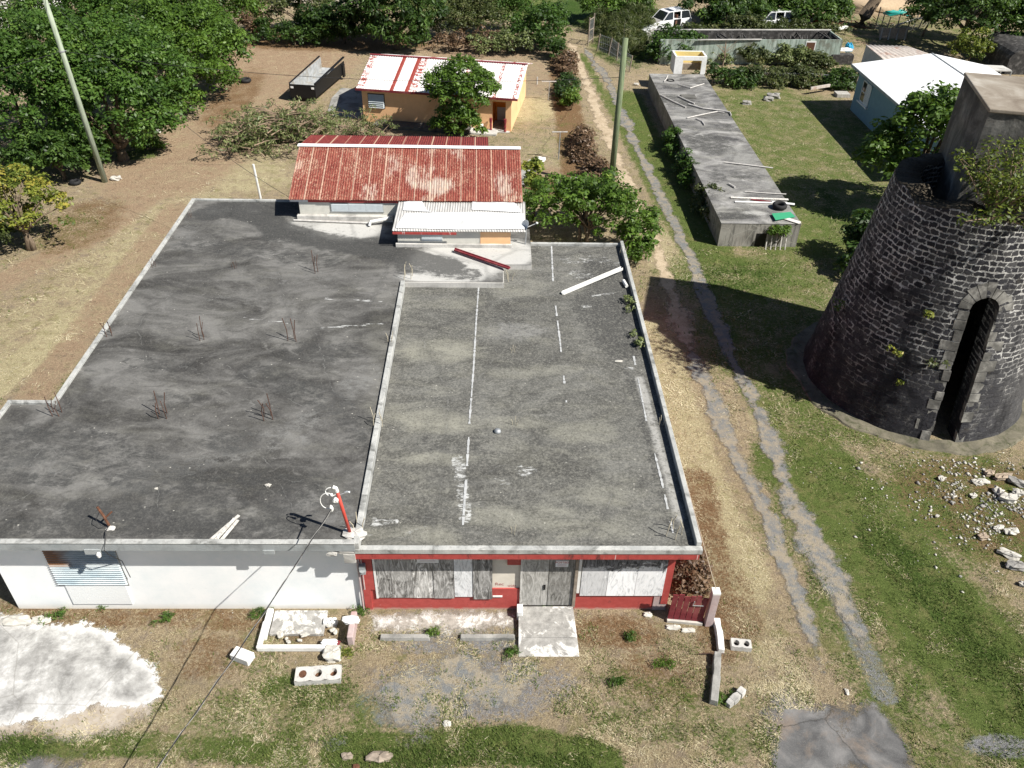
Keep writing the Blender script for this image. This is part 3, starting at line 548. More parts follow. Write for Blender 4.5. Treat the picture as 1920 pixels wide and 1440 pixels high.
def cells(name, X, Y, keep, z, mat, label, cat, zf=None, edge=None):
    """ragged sheet: grid of points (rows, cols), quads kept where keep is true"""
    r, c = X.shape; idx = np.arange(r*c).reshape(r, c)
    q = np.stack([idx[:-1, :-1], idx[:-1, 1:], idx[1:, 1:], idx[1:, :-1]], -1).reshape(-1, 4)[keep.ravel()]
    used, inv = np.unique(q.ravel(), return_inverse=True)
    V = np.stack([X.ravel()[used], Y.ravel()[used], np.full(len(used), z) if zf is None else zf(X.ravel()[used], Y.ravel()[used])], 1)
    o = fast_mesh(name, V, inv.reshape(-1, 4), mat, attrs=None if edge is None else {'edge': ('POINT', edge.ravel()[used])})
    return tag(o, label, cat, kind='structure')
def rut(name, pts, w_, mat, z, label, seed, thr=.34, step=.075):
    P = W2(pts)
    seg = np.hypot(*np.diff(P, axis=0).T); s_ = np.concatenate([[0], np.cumsum(seg)]); S = np.arange(0, s_[-1], step)
    cx = np.interp(S, s_, P[:, 0]); cy = np.interp(S, s_, P[:, 1])
    k = np.ones(41)/41
    cx = np.convolve(np.pad(cx, 20, 'edge'), k, 'valid'); cy = np.convolve(np.pad(cy, 20, 'edge'), k, 'valid')
    tx = np.gradient(cx); ty = np.gradient(cy); L = np.hypot(tx, ty)+1e-9; T = np.arange(-w_*1.3, w_*1.3, step)
    X = cx[:, None]+(ty/L)[:, None]*T; Y = cy[:, None]-(tx/L)[:, None]*T
    wl = w_*(.65+.6*vnoise(S, S*0, .35, seed))[:, None]
    en = np.minimum(S, S[-1]-S)[:, None]
    v = 1-np.abs(T)[None]/wl+(fbm(X, Y, 1.3, 5, seed, .62)-.5)*1.9-(1-sstep(0, 2.5, en))*.75
    return cells(name, X, Y, (v > thr-.6)[:-1, :-1], z, mat, label, 'path', None, v-thr)
RUT1A = [(1066, 75), (1090, 130), (1122, 212), (1158, 300), (1190, 380), (1222, 450), (1246, 505), (1272, 590), (1300, 670)]
RUT1B = [(1285, 640), (1318, 710), (1342, 770), (1378, 850), (1412, 920), (1440, 985), (1478, 1060), (1500, 1130), (1525, 1200), (1550, 1290)]
RUT2 = [(1092, 85), (1112, 115), (1140, 150), (1172, 225), (1205, 300), (1240, 372), (1275, 440), (1305, 510), (1333, 580), (1362, 650), (1390, 710), (1425, 775), (1460, 850)]
RUT2B = [(1405, 745), (1440, 830), (1472, 905), (1500, 965), (1535, 1030), (1570, 1100), (1600, 1170), (1630, 1240), (1660, 1310)]
rut('dirt_track', RUT1A, .58, M['dirt'], .012, 'pale dirt wheel track running away between hedge and long concrete roof', 3)
rut('gravel_track', RUT1B, .44, M['gravel'], .02, 'grey gravel wheel track beside the parapet of the red shop', 5)
rut('gravel_track', RUT2, .46, M['gravel'], .016, 'narrow grey gravel wheel track passing the left side of the long concrete roof', 8)
rut('gravel_track', RUT2B, .66, M['gravel'], .024, 'broken grey gravel wheel track in the lower right lawn', 11, .42)
def patch(name, poly, mat, z, label, cat, seed, amp=.6, cell=.06, grow=0.):
    P = W2(poly); x0, y0 = P.min(0)-.6; x1, y1 = P.max(0)+.6
    X, Y = np.meshgrid(np.arange(x0, x1, cell), np.arange(y0, y1, cell))
    d = dpoly(X, Y, np.vstack([P, P[:1]])); d = np.where(inpoly(X, Y, P), d, -d)
    v = d+grow+(fbm(X, Y, .9, 5, seed)-.5)*amp*2
    return cells(name, X, Y, (v > -.45)[:-1, :-1], z, mat, label, cat, None, v)
PAD = [(-60, 1150), (60, 1168), (150, 1170), (215, 1185), (255, 1225), (292, 1262), (305, 1300), (275, 1325), (235, 1330), (185, 1325), (130, 1345), (60, 1352), (-60, 1375)]
patch('silt_patch', [(-60, 1340), (60, 1340), (180, 1315), (300, 1290), (285, 1335), (220, 1362), (120, 1385), (-60, 1395)], M['silt'], .014, 'grey brown silt washed along the edge of the white concrete pad', 'silt', 2, .35)
patch('concrete_pad', PAD, M['pad'], .02, 'broken white concrete pad in front of the white wall', 'pavement', 4, .3)
patch('forecourt_patch', [(700, 1245), (860, 1225), (1000, 1250), (1010, 1300), (900, 1330), (860, 1370), (770, 1385), (690, 1375), (720, 1310)], M['gravel'], .012, 'worn grey gravel forecourt before the red shop', 'forecourt', 6, 1.5, .05, -.25)
patch('asphalt_patch', [(1470, 1318), (1560, 1335), (1640, 1330), (1700, 1400), (1710, 1470), (1440, 1470), (1445, 1390), (1450, 1345)], M['asphalt'], .012, 'worn grey asphalt apron at the bottom of the lawn', 'road', 9, .8, .05)
patch('asphalt_patch', [(-60, 1425), (60, 1422), (150, 1432), (160, 1470), (-60, 1470)], M['asphalt'], .012, 'sliver of grey asphalt road in the bottom corner below the concrete pad', 'road', 10, .3)
patch('shop_apron', [(690, 1148), (830, 1144), (968, 1146), (968, 1176), (905, 1186), (800, 1186), (700, 1186)], M['whitewash_apron'], .014, 'flaking whitewashed concrete apron along the red plinth', 'pavement', 12, .25)

FOOT = [np.array(p) for p in ([(-13.75, 15.4), (5.2, 15.4), (5.2, 36), (-14, 36)], [(-9, 34), (1.2, 34), (1.2, 41), (-9, 41)], [(11.5, 38.3), (15.8, 38.3), (15.8, 63), (11.5, 63)])] + [W2(PAD), W2([(970, 1140), (1083, 1140), (1083, 1225), (970, 1225)]), W2([(1470, 1330), (1690, 1340), (1700, 1470), (1450, 1470)])]
RUTS = [W2(r) for r in (RUT1A, RUT1B, RUT2, RUT2B)]
PATCHES = [W2([(690, 1145), (968, 1143), (968, 1180), (700, 1180)])]
def grass(name, n, kind, seed, ymax, label):
    rg = np.random.default_rng(seed)
    inv = rg.uniform(1/ymax, 1/9.6, n); y = 1/inv
    x = rg.uniform(-1, 1, n)*(.70*np.hypot(y, 20)*.86+1.0)
    gr, ba, st, li, lu, gv = zones(x, y); cl = fbm(x, y, 1.1, 4, 3); cl2 = fbm(x, y, .25, 3, 6)
    if kind == 'dry':
        pr = np.clip(.32+.4*st+.25*li-.8*ba-.65*np.maximum(gr, lu)-.3*gv+(cl-.5)*3.2+(fbm(x, y, 3.2, 3, 9)-.5)*2.2, .02, 1)
    else:
        pr = np.clip(.9*gr+1.0*lu+(cl-.5)*2.0+(fbm(x, y, 3.5, 3, 12)-.5)*1.8+(cl2-.5)*.6-.6*ba-.5*st-.18, .0, 1)
    ok = rg.random(n) < pr
    for P in FOOT: ok &= ~inpoly(x, y, P)
    for P in RUTS: ok &= (dpoly(x, y, P) > .33) | (rg.random(n) < .2)
    for P in PATCHES: ok &= ~inpoly(x, y, P) | (rg.random(n) < .1)
    ok &= np.hypot(x-TCX, y-TCY) > 4.35
    x, y, li, st, lu, cl = x[ok], y[ok], li[ok], st[ok], lu[ok], cl[ok]; n = len(x)
    a = rg.uniform(0, 2*np.pi, n); far = np.clip(y/22, .8, 1.5)
    if kind == 'dry': L = rg.uniform(.05, .21, n)*far; el = rg.uniform(.03, .5, n); wd = rg.uniform(.006, .011, n)*far; a = 6.28*1.5*fbm(x, y, .8, 3, 44)+rg.normal(0, .75, n)
    else: L = rg.uniform(.05, .14, n)*(1+.8*lu)*far; el = rg.uniform(.4, 1.35, n); wd = rg.uniform(.008, .016, n)*far
    d = np.stack([np.cos(a)*np.cos(el), np.sin(a)*np.cos(el), np.sin(el)], 1); s_ = np.stack([-np.sin(a), np.cos(a), rg.uniform(-.4, .4, n)], 1)
    p = np.stack([x, y, np.full(n, .012)], 1)
    V = np.stack([p-s_*wd[:, None], p+s_*wd[:, None], p+d*L[:, None]], 1).reshape(-1, 3)
    if kind == 'dry': t = np.clip(rg.normal(.5, .2, n)+.28*st-.38*li+(cl-.5)*.9, 0, 1)
    else: t = np.clip(rg.normal(.5, .18, n)-.25*lu+(cl-.5)*.5, 0, 1)
    o = fast_mesh(name, V, np.arange(3*n).reshape(-1, 3), M['dry_blades' if kind == 'dry' else 'green_blades'], attrs={'tint': ('FACE', t)})
    tag(o, label, 'grass', kind='stuff')
grass('dry_grass', 330000, 'dry', 21, 85, 'straw coloured dry grass lying over the ground')
grass('green_grass', 420000, 'green', 22, 85, 'short green grass growing in patches over the ground')

# ================================================================== BUILDINGS
def corr(name, A, B, D, Cc, mat, parent, pitch=.11, amp=.014, lapw=.69, pale=None, nv=14, strip=False, k=6, seed=0, jag=0.):
    """corrugated sheet: eave A->B, ridge D->Cc (same left-right order)"""
    A, B, Cc, D = [np.array(p, float) for p in (A, B, Cc, D)]
    Lr = np.linalg.norm(B-A); nu = int(Lr/pitch*k)+1
    u = np.linspace(0, 1, nu); v = np.linspace(0, 1, nv); Uu, Vv = np.meshgrid(u, v)
    nrm = np.cross(B-A, D-A); nrm /= np.linalg.norm(nrm); nrm *= np.sign(nrm[2])
    P = ((1-Uu)*(1-Vv))[..., None]*A+(Uu*(1-Vv))[..., None]*B+(Uu*Vv)[..., None]*Cc+((1-Uu)*Vv)[..., None]*D
    s = Uu*Lr
    P = P+nrm*(amp*np.sin(2*np.pi*s/pitch)+.012*(fbm(s, Vv*5, .6, 3, seed)-.5))[..., None]
    if jag:
        e = np.where(Vv == 0, (vnoise(np.floor(s/lapw)*7.3, s*0, 1, seed)-.3)*jag, 0)
        P = P-((D-A)/np.linalg.norm(D-A))*e[..., None]
    i = np.arange(nv*nu).reshape(nv, nu)
    F = np.stack([i[:-1, :-1], i[:-1, 1:], i[1:, 1:], i[1:, :-1]], -1).reshape(-1, 4)
    lap = (np.abs((s/lapw) % 1-.5) > .455).astype(float)
    at = {'lap': ('POINT', lap.ravel())}
    if pale is not None: at['pale'] = ('POINT', pale(s, Vv).ravel())
    if strip:
        rg = np.random.default_rng(seed); st = rg.choice([0, .15, .45, .75, 1.05], 200, p=[.38, .2, .2, .15, .07])
        j = (s/(pitch*1.5)).astype(int); at['strip'] = ('POINT', st[j].ravel())
    o = fast_mesh(name, P.reshape(-1, 3), F, mat, parent, attrs=at, smooth=True)
    sol = o.modifiers.new('thick', 'SOLIDIFY'); sol.thickness = .006
    return o

def painted(name, x0, x1, y0, y1, z, step, mat, parent, paint, mask=None, undul=.015):
    xs = np.arange(x0, x1+1e-6, step); yv = np.arange(y0, y1+1e-6, step)
    xs[-1] = x1; yv[-1] = y1
    X, Y = np.meshgrid(xs, yv); i = np.arange(X.size).reshape(X.shape)
    F = np.stack([i[:-1, :-1], i[:-1, 1:], i[1:, 1:], i[1:, :-1]], -1)
    if mask is not None:
        mx = (X[:-1, :-1]+X[1:, 1:])/2; my = (Y[:-1, :-1]+Y[1:, 1:])/2; F = F[mask(mx, my)]
    F = F.reshape(-1, 4)
    Z = z+undul*(fbm(X, Y, .35, 3, 5)-.5)
    c = np.stack([pev(q, X.ravel(), Y.ravel()) for q in paint], 1)
    return fast_mesh(name, np.stack([X.ravel(), Y.ravel(), Z.ravel()], 1), F, mat, parent, cattrs={'stain': c}, smooth=True)
def rp(pts, w_, a=1., z=3.3): return ('p', W2(pts, z), w_, a)
def rb(px, py, rx, ry, a=1., ang=0., z=3.3):
    c = U(px, py, z); return ('b', (c.x, c.y), (rx, ry, rad(ang)), a)

# ---- the long white-fronted block with the dark flat roof
ZL, ZR = 3.30, 3.06
wb = thing('flat_roof_store', 'white walled block building with roller shutter and wide dark stained flat roof', 'building', (-9, 15.5, 0))
b = MB(); b.box(-13.70, -3.62, 15.46, 35.9, 0, 3.06); b.build('wall', M['white_wall'], wb)
b = MB(); b.prism([(-15.38, 14.97), (-3.62, 14.97), (-3.62, 36.1), (-14.0, 36.1), (-14.0, 20.95), (-15.38, 20.95)], 3.07, ZL-.02); b.build('roof_slab', M['fascia'], wb)
b = MB(); b.box(-15.40, -3.62, 14.93, 14.97, 3.10, 3.38); b.build('fascia', M['fascia'], wb)
b = MB(); b.box(-15.42, -3.60, 14.91, 15.08, 3.381, 3.40); b.box(-15.38, -3.60, 15.0, 15.08, 3.2, 3.38)
b.box(-14.02, -13.86, 20.80, 36.12, 3.2, 3.375); b.box(-15.42, -14.03, 20.82, 20.97, 3.2, 3.375); b.box(-15.42, -15.28, 15.1, 20.81, 3.2, 3.372); b.box(-13.85, -9.4, 35.98, 36.12, 3.2, 3.38)
b.build('roof_curb', M['lip'], wb, bevel=.012)
b = MB(); b.prism([(-3.66, 14.95), (-3.5, 14.95), (-3.5, 28.72), (-3.66, 28.72)], 3.04, 3.385); b.build('roof_joint_curb', M['lip'], wb, bevel=.012)
b = MB(); b.box(-3.62, .43, 28.75, 34.5, 3.0, ZL-.02); b.box(.432, 1.6, 30.25, 33.5, 3.0, ZL-.022); b.build('rear_slab', M['concrete_pale'], wb)
dk = [rp([(0, 840), (130, 830), (300, 900), (560, 930)], 1.1, .5), rp([(150, 960), (380, 990), (560, 1000)], .7, .7), rp([(0, 990), (200, 995), (420, 1000)], .5, .6), rp([(390, 400), (440, 395), (500, 410), (520, 430), (600, 450), (720, 470), (840, 500)], .8, 1.), rb(470, 390, 2.2, .9, 1.),
  rp([(350, 460), (480, 470), (620, 490)], .7, .5), rp([(470, 700), (600, 740), (700, 820)], .7, .55), rb(430, 830, 1.2, .6, .6), rb(330, 750, 1.1, .5, .5), rb(600, 660, 2, .8, .5), rb(540, 440, 1.4, .9, .9), rp([(760, 500), (880, 515)], .6, .7), rb(300, 680, 1.5, .6, .4), rb(60, 820, .9, .5, .6), rb(700, 455, 1.2, .6, .8), rp([(0, 890), (120, 905)], .3, .6)]
pl = [rb(650, 430, 2.1, 1.3, .95), rb(590, 420, 1.6, 1., .8), rb(700, 445, 1., .6, .6), rb(860, 490, 2.6, 2.0, 1.), rb(830, 520, 2.2, .6, 1.), rb(960, 475, 1.2, 1.5, 1.), rb(390, 395, 1.6, .5, .5), rb(700, 520, .9, 1.2, .2), rp([(250, 900), (420, 850), (560, 810), (690, 700)], .7, .42), rb(80, 870, 1.6, .6, .4), rb(340, 440, .8, 1.4, .35), rb(600, 960, 1.4, .7, .35), rb(900, 462, 2.2, .6, 1.), rb(450, 560, 2., .7, .25), rb(560, 520, 2., .8, .3)]
wt = [rp([(455, 596), (540, 605)], .07, 1.), rp([(600, 615), (720, 606)], .09, 1.), rp([(610, 560), (712, 565)], .1, .9), rp([(690, 660), (715, 700), (705, 770)], .28, .62), rp([(300, 520), (370, 512), (430, 508)], .16, .66), rb(590, 510, .8, .25, .68), rp([(720, 560), (735, 600)], .3, .66), rp([(15, 790), (22, 830), (5, 870)], .12, .7), rb(390, 640, .8, .3, .64), rb(200, 985, .35, .25, .7), rb(500, 880, 1.2, .1, .62), rp([(320, 580), (420, 565), (520, 580)], .5, .56), rb(655, 990, .5, .3, .7), rp([(695, 880), (690, 1000)], .2, .6), rp([(330, 990), (390, 1012)], .05, .9)]
lc = [rp([(720, 560), (715, 700), (700, 820)], .5, .4), rb(620, 905, 1, .4, .35), rb(210, 990, .5, .25, .5)]
def lmask(x, y):
    return ((x < -3.64) & (y > 15.07) & ((x > -13.88) | ((y < 20.83) & (x > -15.3))) & (y < 36.0)) | ((x < .43) & (x > -3.66) & (y > 28.76) & (y < 34.6)) | ((x < 1.6) & (x >= .42) & (y > 30.26) & (y < 33.5))
painted('roof_surface', -15.32, 1.6, 15.0, 36.0, ZL, .12, M['roof_left'], wb, [dk, pl, wt, lc], lmask)
# roller shutter in the white wall: slats are real ribs
sh = MB(); zt = 2.95
for i in range(30):
    z0 = .25+i*.086
    x0, x1 = (-12.22, -10.28) if z0 > 1.05 else (-12.05, -10.36)
    if z0 < 1.05: sh.box(x0, x1, 15.425, 15.46, z0, z0+.084)
    else: sh.solid([(x0, 15.46, z0), (x1, 15.46, z0), (x1, 15.43, z0+.004), (x0, 15.43, z0+.004)], [(x0, 15.46, z0+.055), (x1, 15.46, z0+.055), (x1, 15.385, z0+.05), (x0, 15.385, z0+.05)])
m = Mat('shutter_paint'); zz_ = m.xyz(m.pos)[2]; n_s = m.noise(1.6, 6, .65, .3, m.map(m.pos, (.6, 1, 1.6)))
c = m.ramp(n_s, [(.35, (.45, .55, .6)), (.6, (.68, .74, .76)), (.72, (.8, .82, .82))]); c = m.mix(m.rng(zz_, 1.02, 1.12, 1, 0), c, (.8, .82, .82))
c = m.mix(m.math('MULTIPLY', m.rng(zz_, 1.85, 2.0), m.rng(m.math('ADD', m.xyz(m.pos)[0], n_s), -11.4, -11.0, 1, .1)), c, (.5, .3, .17)); M['shutter'] = m.done(c, .55, None, .4)
rsh = sh.build('roller_shutter', M['shutter'], wb); b = MB(); b.box(-12.24, -10.26, 15.445, 15.455, 1.05, 2.9); b.build('shutter_gap', M['concrete'], rsh)
b = MB(); b.box(-6.05, -5.75, 14.9, 14.929, 3.0, 3.14); b.build('spout_block', M['fascia'], wb); b = MB(); b.lathe((-10.35, 14.86, 3.0), [(.05, -.05), (.06, .05), (.03, .09)], 10); b.build('cable_entry', M['white'], wb)
b = MB(); b.box(-10.72, -10.3, 14.9, 14.929, 2.98, 3.16); b.build('spout_block', M['fascia'], wb)

# ---- red fronted shop
rs = thing('boarded_shop', 'red fronted shop with boarded windows and rough dark flat roof', 'building', (1, 15.5, 0))
b = MB(); b.box(-3.55, 5.14, 15.48, 32.3, 0, 2.98); b.build('wall', M['cream'], rs)
b = MB(); b.box(-3.45, .84, 15.44, 15.479, 0, .93); b.box(2.43, 5.14, 15.44, 15.479, 0, .93); b.box(-3.66, -3.32, 15.40, 15.479, .931, 2.5); b.box(-3.66, -3.451, 15.40, 15.479, 0, .93); b.box(4.96, 5.16, 15.40, 15.439, 0.3, 2.5); b.box(5.141, 5.17, 15.441, 32.2, 0, 2.9); b.box(4.9, 5.16, 15.41, 15.437, 2.0, 2.5); b.box(.45, .86, 15.42, 15.479, 1.98, 2.5); b.box(-3.3, 5.1, 15.43, 15.479, 2.24, 2.9)
b.build('red_plinth', M['red'], rs)
b = MB(); b.box(4.75, 5.14, 15.42, 15.439, .0, .62); b.build('plinth_patch', M['pinkish'], rs)
b = MB(); b.box(-3.49, 5.6, 15.0, 32.52, 2.74, 3.03); b.build('roof_slab', M['concrete'], rs)
b = MB(); b.box(-3.64, 5.62, 14.965, 14.999, 2.74, 2.97); b.box(5.601, 5.63, 14.97, 32.5, 2.74, 2.97); b.build('fascia', M['red_fascia'], rs)
b = MB(); b.box(-3.66, 5.68, 14.94, 15.10, 2.971, 3.15); b.build('front_lip', M['lip'], rs, bevel=.015)
b = MB(); b.box(5.52, 5.66, 15.102, 32.5, 2.972, 3.29); b.build('parapet', M['lip'], rs, bevel=.015)
b = MB(); b.box(1.62, 5.515, 32.38, 32.52, 3.02, 3.17); b.build('rear_lip', M['lip'], rs, bevel=.01)
dk = [rp([(1130, 490), (1140, 560), (1175, 640)], .9, 1.), rp([(1110, 560), (1150, 620)], 1., .8), rp([(1180, 690), (1220, 820), (1265, 980)], .22, .6), rp([(1165, 520), (1190, 600)], .5, 1.), rb(840, 820, 2, .6, .35), rb(950, 580, 2., .4, .4), rb(1000, 740, 1.8, .6, .35)]
pl = [rb(965, 610, 1.5, .7, .52), rp([(1200, 700), (1245, 860), (1275, 960)], .22, .75), rb(880, 890, .25, .9, .0), rb(1000, 540, 1, .3, .2)]
wt = [rp([(858, 850), (866, 900), (872, 960)], .3, .86), rp([(700, 968), (740, 965)], .2, .85), rp([(770, 985), (810, 968)], .22, .7), rb(985, 870, .5, .4, .8), rb(945, 890, .5, .3, .78), rp([(1060, 480), (1120, 475), (1160, 485)], .45, .78), rb(1090, 505, .9, .55, .8), rb(1100, 565, .35, .18, .95), rp([(1110, 545), (1150, 540)], .12, .9), rb(960, 605, 1.3, .4, .68), rb(800, 560, 1.5, .5, .58), rb(1020, 480, .4, .3, .7), rb(1105, 760, .9, .5, .66), rb(960, 985, .9, .3, .66), rb(760, 1000, 1.2, .4, .66), rb(1180, 680, .3, .15, .9), rp([(720, 870), (705, 940), (690, 1000)], .16, .7), rb(1000, 620, 1.1, .1, .7)]
lc = [rb(825, 645, 1.5, .9, .85), rb(815, 640, 1.3, .25, .9), rb(800, 775, 1.6, .5, .7), rb(820, 790, 1.4, .3, .6), rb(970, 780, 1.4, .35, .6), rb(830, 850, 1.2, .35, .6), rb(980, 690, 1.6, .4, .55), rb(1000, 960, 2.2, .5, .6), rb(760, 1000, 1.6, .5, .65), rb(1100, 800, 1.2, .6, .6), rb(1150, 920, 1., .5, .55), rb(1100, 980, 1.6, .4, .6), rb(960, 540, 1.2, .4, .35), rb(830, 560, 1.3, .4, .4)]
painted('roof_surface', -3.49, 5.515, 15.11, 32.37, ZR, .1, M['roof_right'], rs, [dk, pl, wt, lc])
def caulk(pts, name, seed, gap=.35, w_=.036):
    P = [U(a, b_, ZR) for a, b_ in pts]; rg = random.Random(seed)
    for a, b_ in zip(P[:-1], P[1:]):
        L = (b_-a).length; d = (b_-a)/L; sd = Vector((-d.y, d.x, 0)); t = 0
        while t < L:
            ln = min(rg.uniform(.12, .8), L-t)
            if rg.random() > gap:
                n = max(2, int(ln/.08)); pr = None; lo_ = []; hi_ = []
                for i in range(n+1):
                    q = a+d*(t+ln*i/n); ww = w_*rg.uniform(.45, 1.25); lo_.append(q-sd*ww); hi_.append(q+sd*ww)
                mb = MB(); mb.add([Vector((q.x, q.y, ZR+.014)) for q in lo_+hi_], [(i, i+1, n+2+i, n+1+i) for i in range(n)]); mb.build('sealant_patch', M['sealant'], rs)
            t += ln+rg.uniform(0, .05)
caulk([(898, 532), (893, 600), (888, 690), (880, 795)], 'sealant_line', 1, .12)
caulk([(879, 820), (874, 900), (868, 985)], 'sealant_line', 2, .4)
caulk([(1034, 462), (1037, 528)], 'sealant_line', 3, .05); caulk([(1040, 560), (1050, 640), (1062, 755)], 'sealant_line', 4, .5)
caulk([(1188, 668), (1212, 790), (1240, 900), (1262, 1000)], 'sealant_line', 5, .12, .034)
# boards over the windows
xs = [-3.30, -2.83, -2.23, -1.64, -1.05, -.52, .04]
for i, (a, b_) in enumerate(zip(xs[:-1], xs[1:])):
    mb = MB(); dz = (.58, .58, .57, .57, .62, .53)[i]
    y_ = 15.385 if i in (3, 5) else 15.40
    mb.box(a+.006, b_-.006, y_, y_+.018, dz, 2.3); mb.build('window_board', M['ply_white' if i == 4 else 'ply_grey'], rs)
xs = [2.56, 3.32, 4.14, 4.96]
mb = MB(); mb.box(2.46, 2.54, 15.39, 15.43, .8, 2.3); mb.build('trim_board', M['white'], rs)
for a, b_ in zip(xs[:-1], xs[1:]):
    mb = MB(); mb.box(a+.005, b_-.006, 15.39, 15.408, .68, 2.3); mb.build('window_board', M['ply_torn'], rs)
b = MB(); b.box(-3.3, -3.24, 15.39, 15.43, .56, 2.3); b.build('trim_strip', M['white'], rs); b = MB(); b.box(.05, .33, 15.4, 15.43, .60, .645); b.build('trim_strip', M['white'], rs)
for a, b_ in ((.90, 1.62), (1.64, 2.36)):
    mb = MB(); mb.box(a, b_, 15.41, 15.45, .23, 2.24); mb.build('door_leaf', M['ply_door'], rs)
b = MB(); b.box(.83, .895, 15.40, 15.47, .2, 2.26); b.build('door_jamb', M['ply_door'], rs)
b = MB(); b.box(2.365, 2.45, 15.36, 15.47, .2, 2.26); b.build('door_jamb', M['wood_old'], rs)
b = MB(); b.box(1.5, 1.56, 15.385, 15.412, .95, 1.15); b.build('door_handle', M['black'], rs)
def text(s, size, mat, parent, loc, name, sx=1.):
    cu = bpy.data.curves.new(name, 'FONT'); cu.body = s; cu.size = size; cu.align_x = 'CENTER'; cu.align_y = 'CENTER'; cu.extrude = .0005
    tmp = bpy.data.objects.new(name+'_tmp', cu); col.objects.link(tmp)
    dg = bpy.context.evaluated_depsgraph_get(); me = bpy.data.meshes.new_from_object(tmp.evaluated_get(dg))
    bpy.data.objects.remove(tmp); bpy.data.curves.remove(cu)
    R = Matrix.Translation(Vector(loc)-LOC[parent.name]) @ Matrix.Rotation(rad(90), 4, 'X') @ Matrix.Diagonal((sx, 1, 1, 1))
    me.transform(R); me.materials.clear(); me.materials.append(mat)
    o = bpy.data.objects.new(name, me); col.objects.link(o); o.parent = parent; LOC[o.name] = LOC[parent.name]; return o
mb = MB(); mb.box(1.80, 2.16, 15.398, 15.408, 1.93, 2.19); sg = mb.build('notice', M['paper'], rs); sg["label"] = 'white POSTED notice in red letters on the grey door'
text('POSTED', .105, M['ink_red'], sg, (1.98, 15.395, 2.115), 'lettering')
for i in range(3): 
    mb = MB(); mb.box(1.85, 2.11, 15.394, 15.397, 2.03-i*.03, 2.037-i*.03); mb.build('small_print', M['ink_pale'], sg)
mb = MB(); mb.box(-2.06, -1.46, 15.372, 15.38, 2.12, 2.29); sg = mb.build('notice', M['paper'], rs); sg["label"] = 'long white paper notice along the top of the grey boards'
mb = MB(); mb.box(-1.98, -1.55, 15.369, 15.371, 2.22, 2.226); mb.box(-1.98, -1.55, 15.369, 15.371, 2.18, 2.186); mb.build('small_print', M['ink_pale'], sg)
text('Rec', .17, M['ink_faint'], rs, (.24, 15.476, 1.09), 'graffiti'); text('wide', .13, M['ink_faint'], rs, (.6, 15.476, 1.02), 'graffiti')
b = MB(); b.tube([(-3.71, 15.38, 0), (-3.71, 15.38, 2.75)], .028, 8); b.tube([(-3.6, 15.36, 1.0), (-3.6, 15.36, 2.6)], .02, 6); b.build('conduit', M['pinkish'], rs)
b = MB(); b.box(-3.66, -3.5, 15.26, 15.39, 1.75, 2.1); b.lathe((-3.58, 15.25, 1.92), [(.0, -.01), (.075, -.01), (.075, .01)], 14); b.build('meter_box', M['fascia'], rs)
b = MB(); b.lump((-3.85, 15.0, 3.0), .35, .06, .08, 4); b.lump((-4.25, 14.93, 2.98), .14, .05, .07, 6); b.box(-3.95, -3.64, 14.93, 15.2, 2.62, 2.95); b.build('broken_corner', M['concrete_pale'], rs)

# ---- house with the rusty gable roof behind the flat roofs
rh = thing('rusty_roof_house', 'cream house with rust streaked corrugated gable roof behind the dark flat roof', 'house', (-4, 37.5, 0))
EX0, EX1 = U(540, 374, 4.3).x, U(980, 377, 4.3).x
b = MB(); b.box(-8.63, 1.1, 34.24, 40.6, 0, 4.2)
b.solid([(-8.63, 34.24, 4.2), (1.1, 34.24, 4.2), (1.1, 40.6, 4.2), (-8.63, 40.6, 4.2)], [(-8.63, 38.1, 5.02), (1.1, 38.1, 5.02), (1.1, 38.2, 5.02), (-8.63, 38.2, 5.02)]); b.build('wall', M['cream_wall'], rh)
def pale1(s, v):
    r = np.zeros_like(s)
    for px, py, rx, ry, a in ((820, 350, .9, .9, .8), (775, 335, .5, 1.4, .55), (870, 300, .4, .4, .5), (945, 345, .6, 1.4, .6), (690, 360, .6, 1., .5), (860, 285, .5, .5, .6), (740, 310, .5, 1.0, .45), (900, 310, .8, 1.6, -.5)):
        q = U(px, py, 4.3+.9*(374-py)/102); sx = q.x-EX0; vy = (q.y-34.15)/4.
        d = np.hypot((s-sx)/rx, (v-vy)*4/ry); r = r+a*(1-sstep(.3, 1.2, d))
    r = np.maximum(r, np.where((np.abs(s-6.12) < .25), .4, 0))
    return r
corr('front_roof', (EX0, 34.12, 4.30), (EX1, 34.14, 4.30), (-9.2, 38.15, 5.20), (1.24, 38.13, 5.20), M['rusty_iron'], rh, pale=pale1, nv=24, jag=.05)
corr('back_roof', (-9.24, 41.1, 4.60), (-.31, 41.13, 4.60), (-9.2, 38.16, 5.20), (-.25, 38.14, 5.20), M['red_iron'], rh)
b = MB(); b.beam((-9.25, 38.08, 5.235), (1.27, 38.06, 5.235), .2, .012, (0, -.2, 1)); b.beam((-9.25, 38.24, 5.23), (1.27, 38.22, 5.23), .18, .012, (0, .2, 1)); b.build('ridge_cap', M['white_bright'], rh)
b = MB(); b.box(-8.2, -4.2, 34.19, 34.22, 4.14, 4.25); b.build('fascia', M['red_fascia'], rh)
b = MB(); b.box(-9.0, -8.205, 34.18, 34.21, 4.16, 4.27); b.build('fascia_end', M['white'], rh)
b = MB(); b.box(-8.75, -4.5, 34.02, 34.235, 3.2, 3.56); b.build('wall_ledge', M['concrete_pale'], rh, bevel=.02)
wx0, wx1 = U(621, 392, 3.85).x, U(718, 392, 3.85).x
fr = MB(); fr.box(wx0-.05, wx1+.05, 34.20, 34.238, 3.68, 3.715); fr.box(wx0-.05, wx1+.05, 34.20, 34.238, 4.08, 4.11)
for k in range(4): q = wx0+(wx1-wx0)*k/3; fr.box(q-.02, q+.02, 34.202, 34.236, 3.7, 4.1)
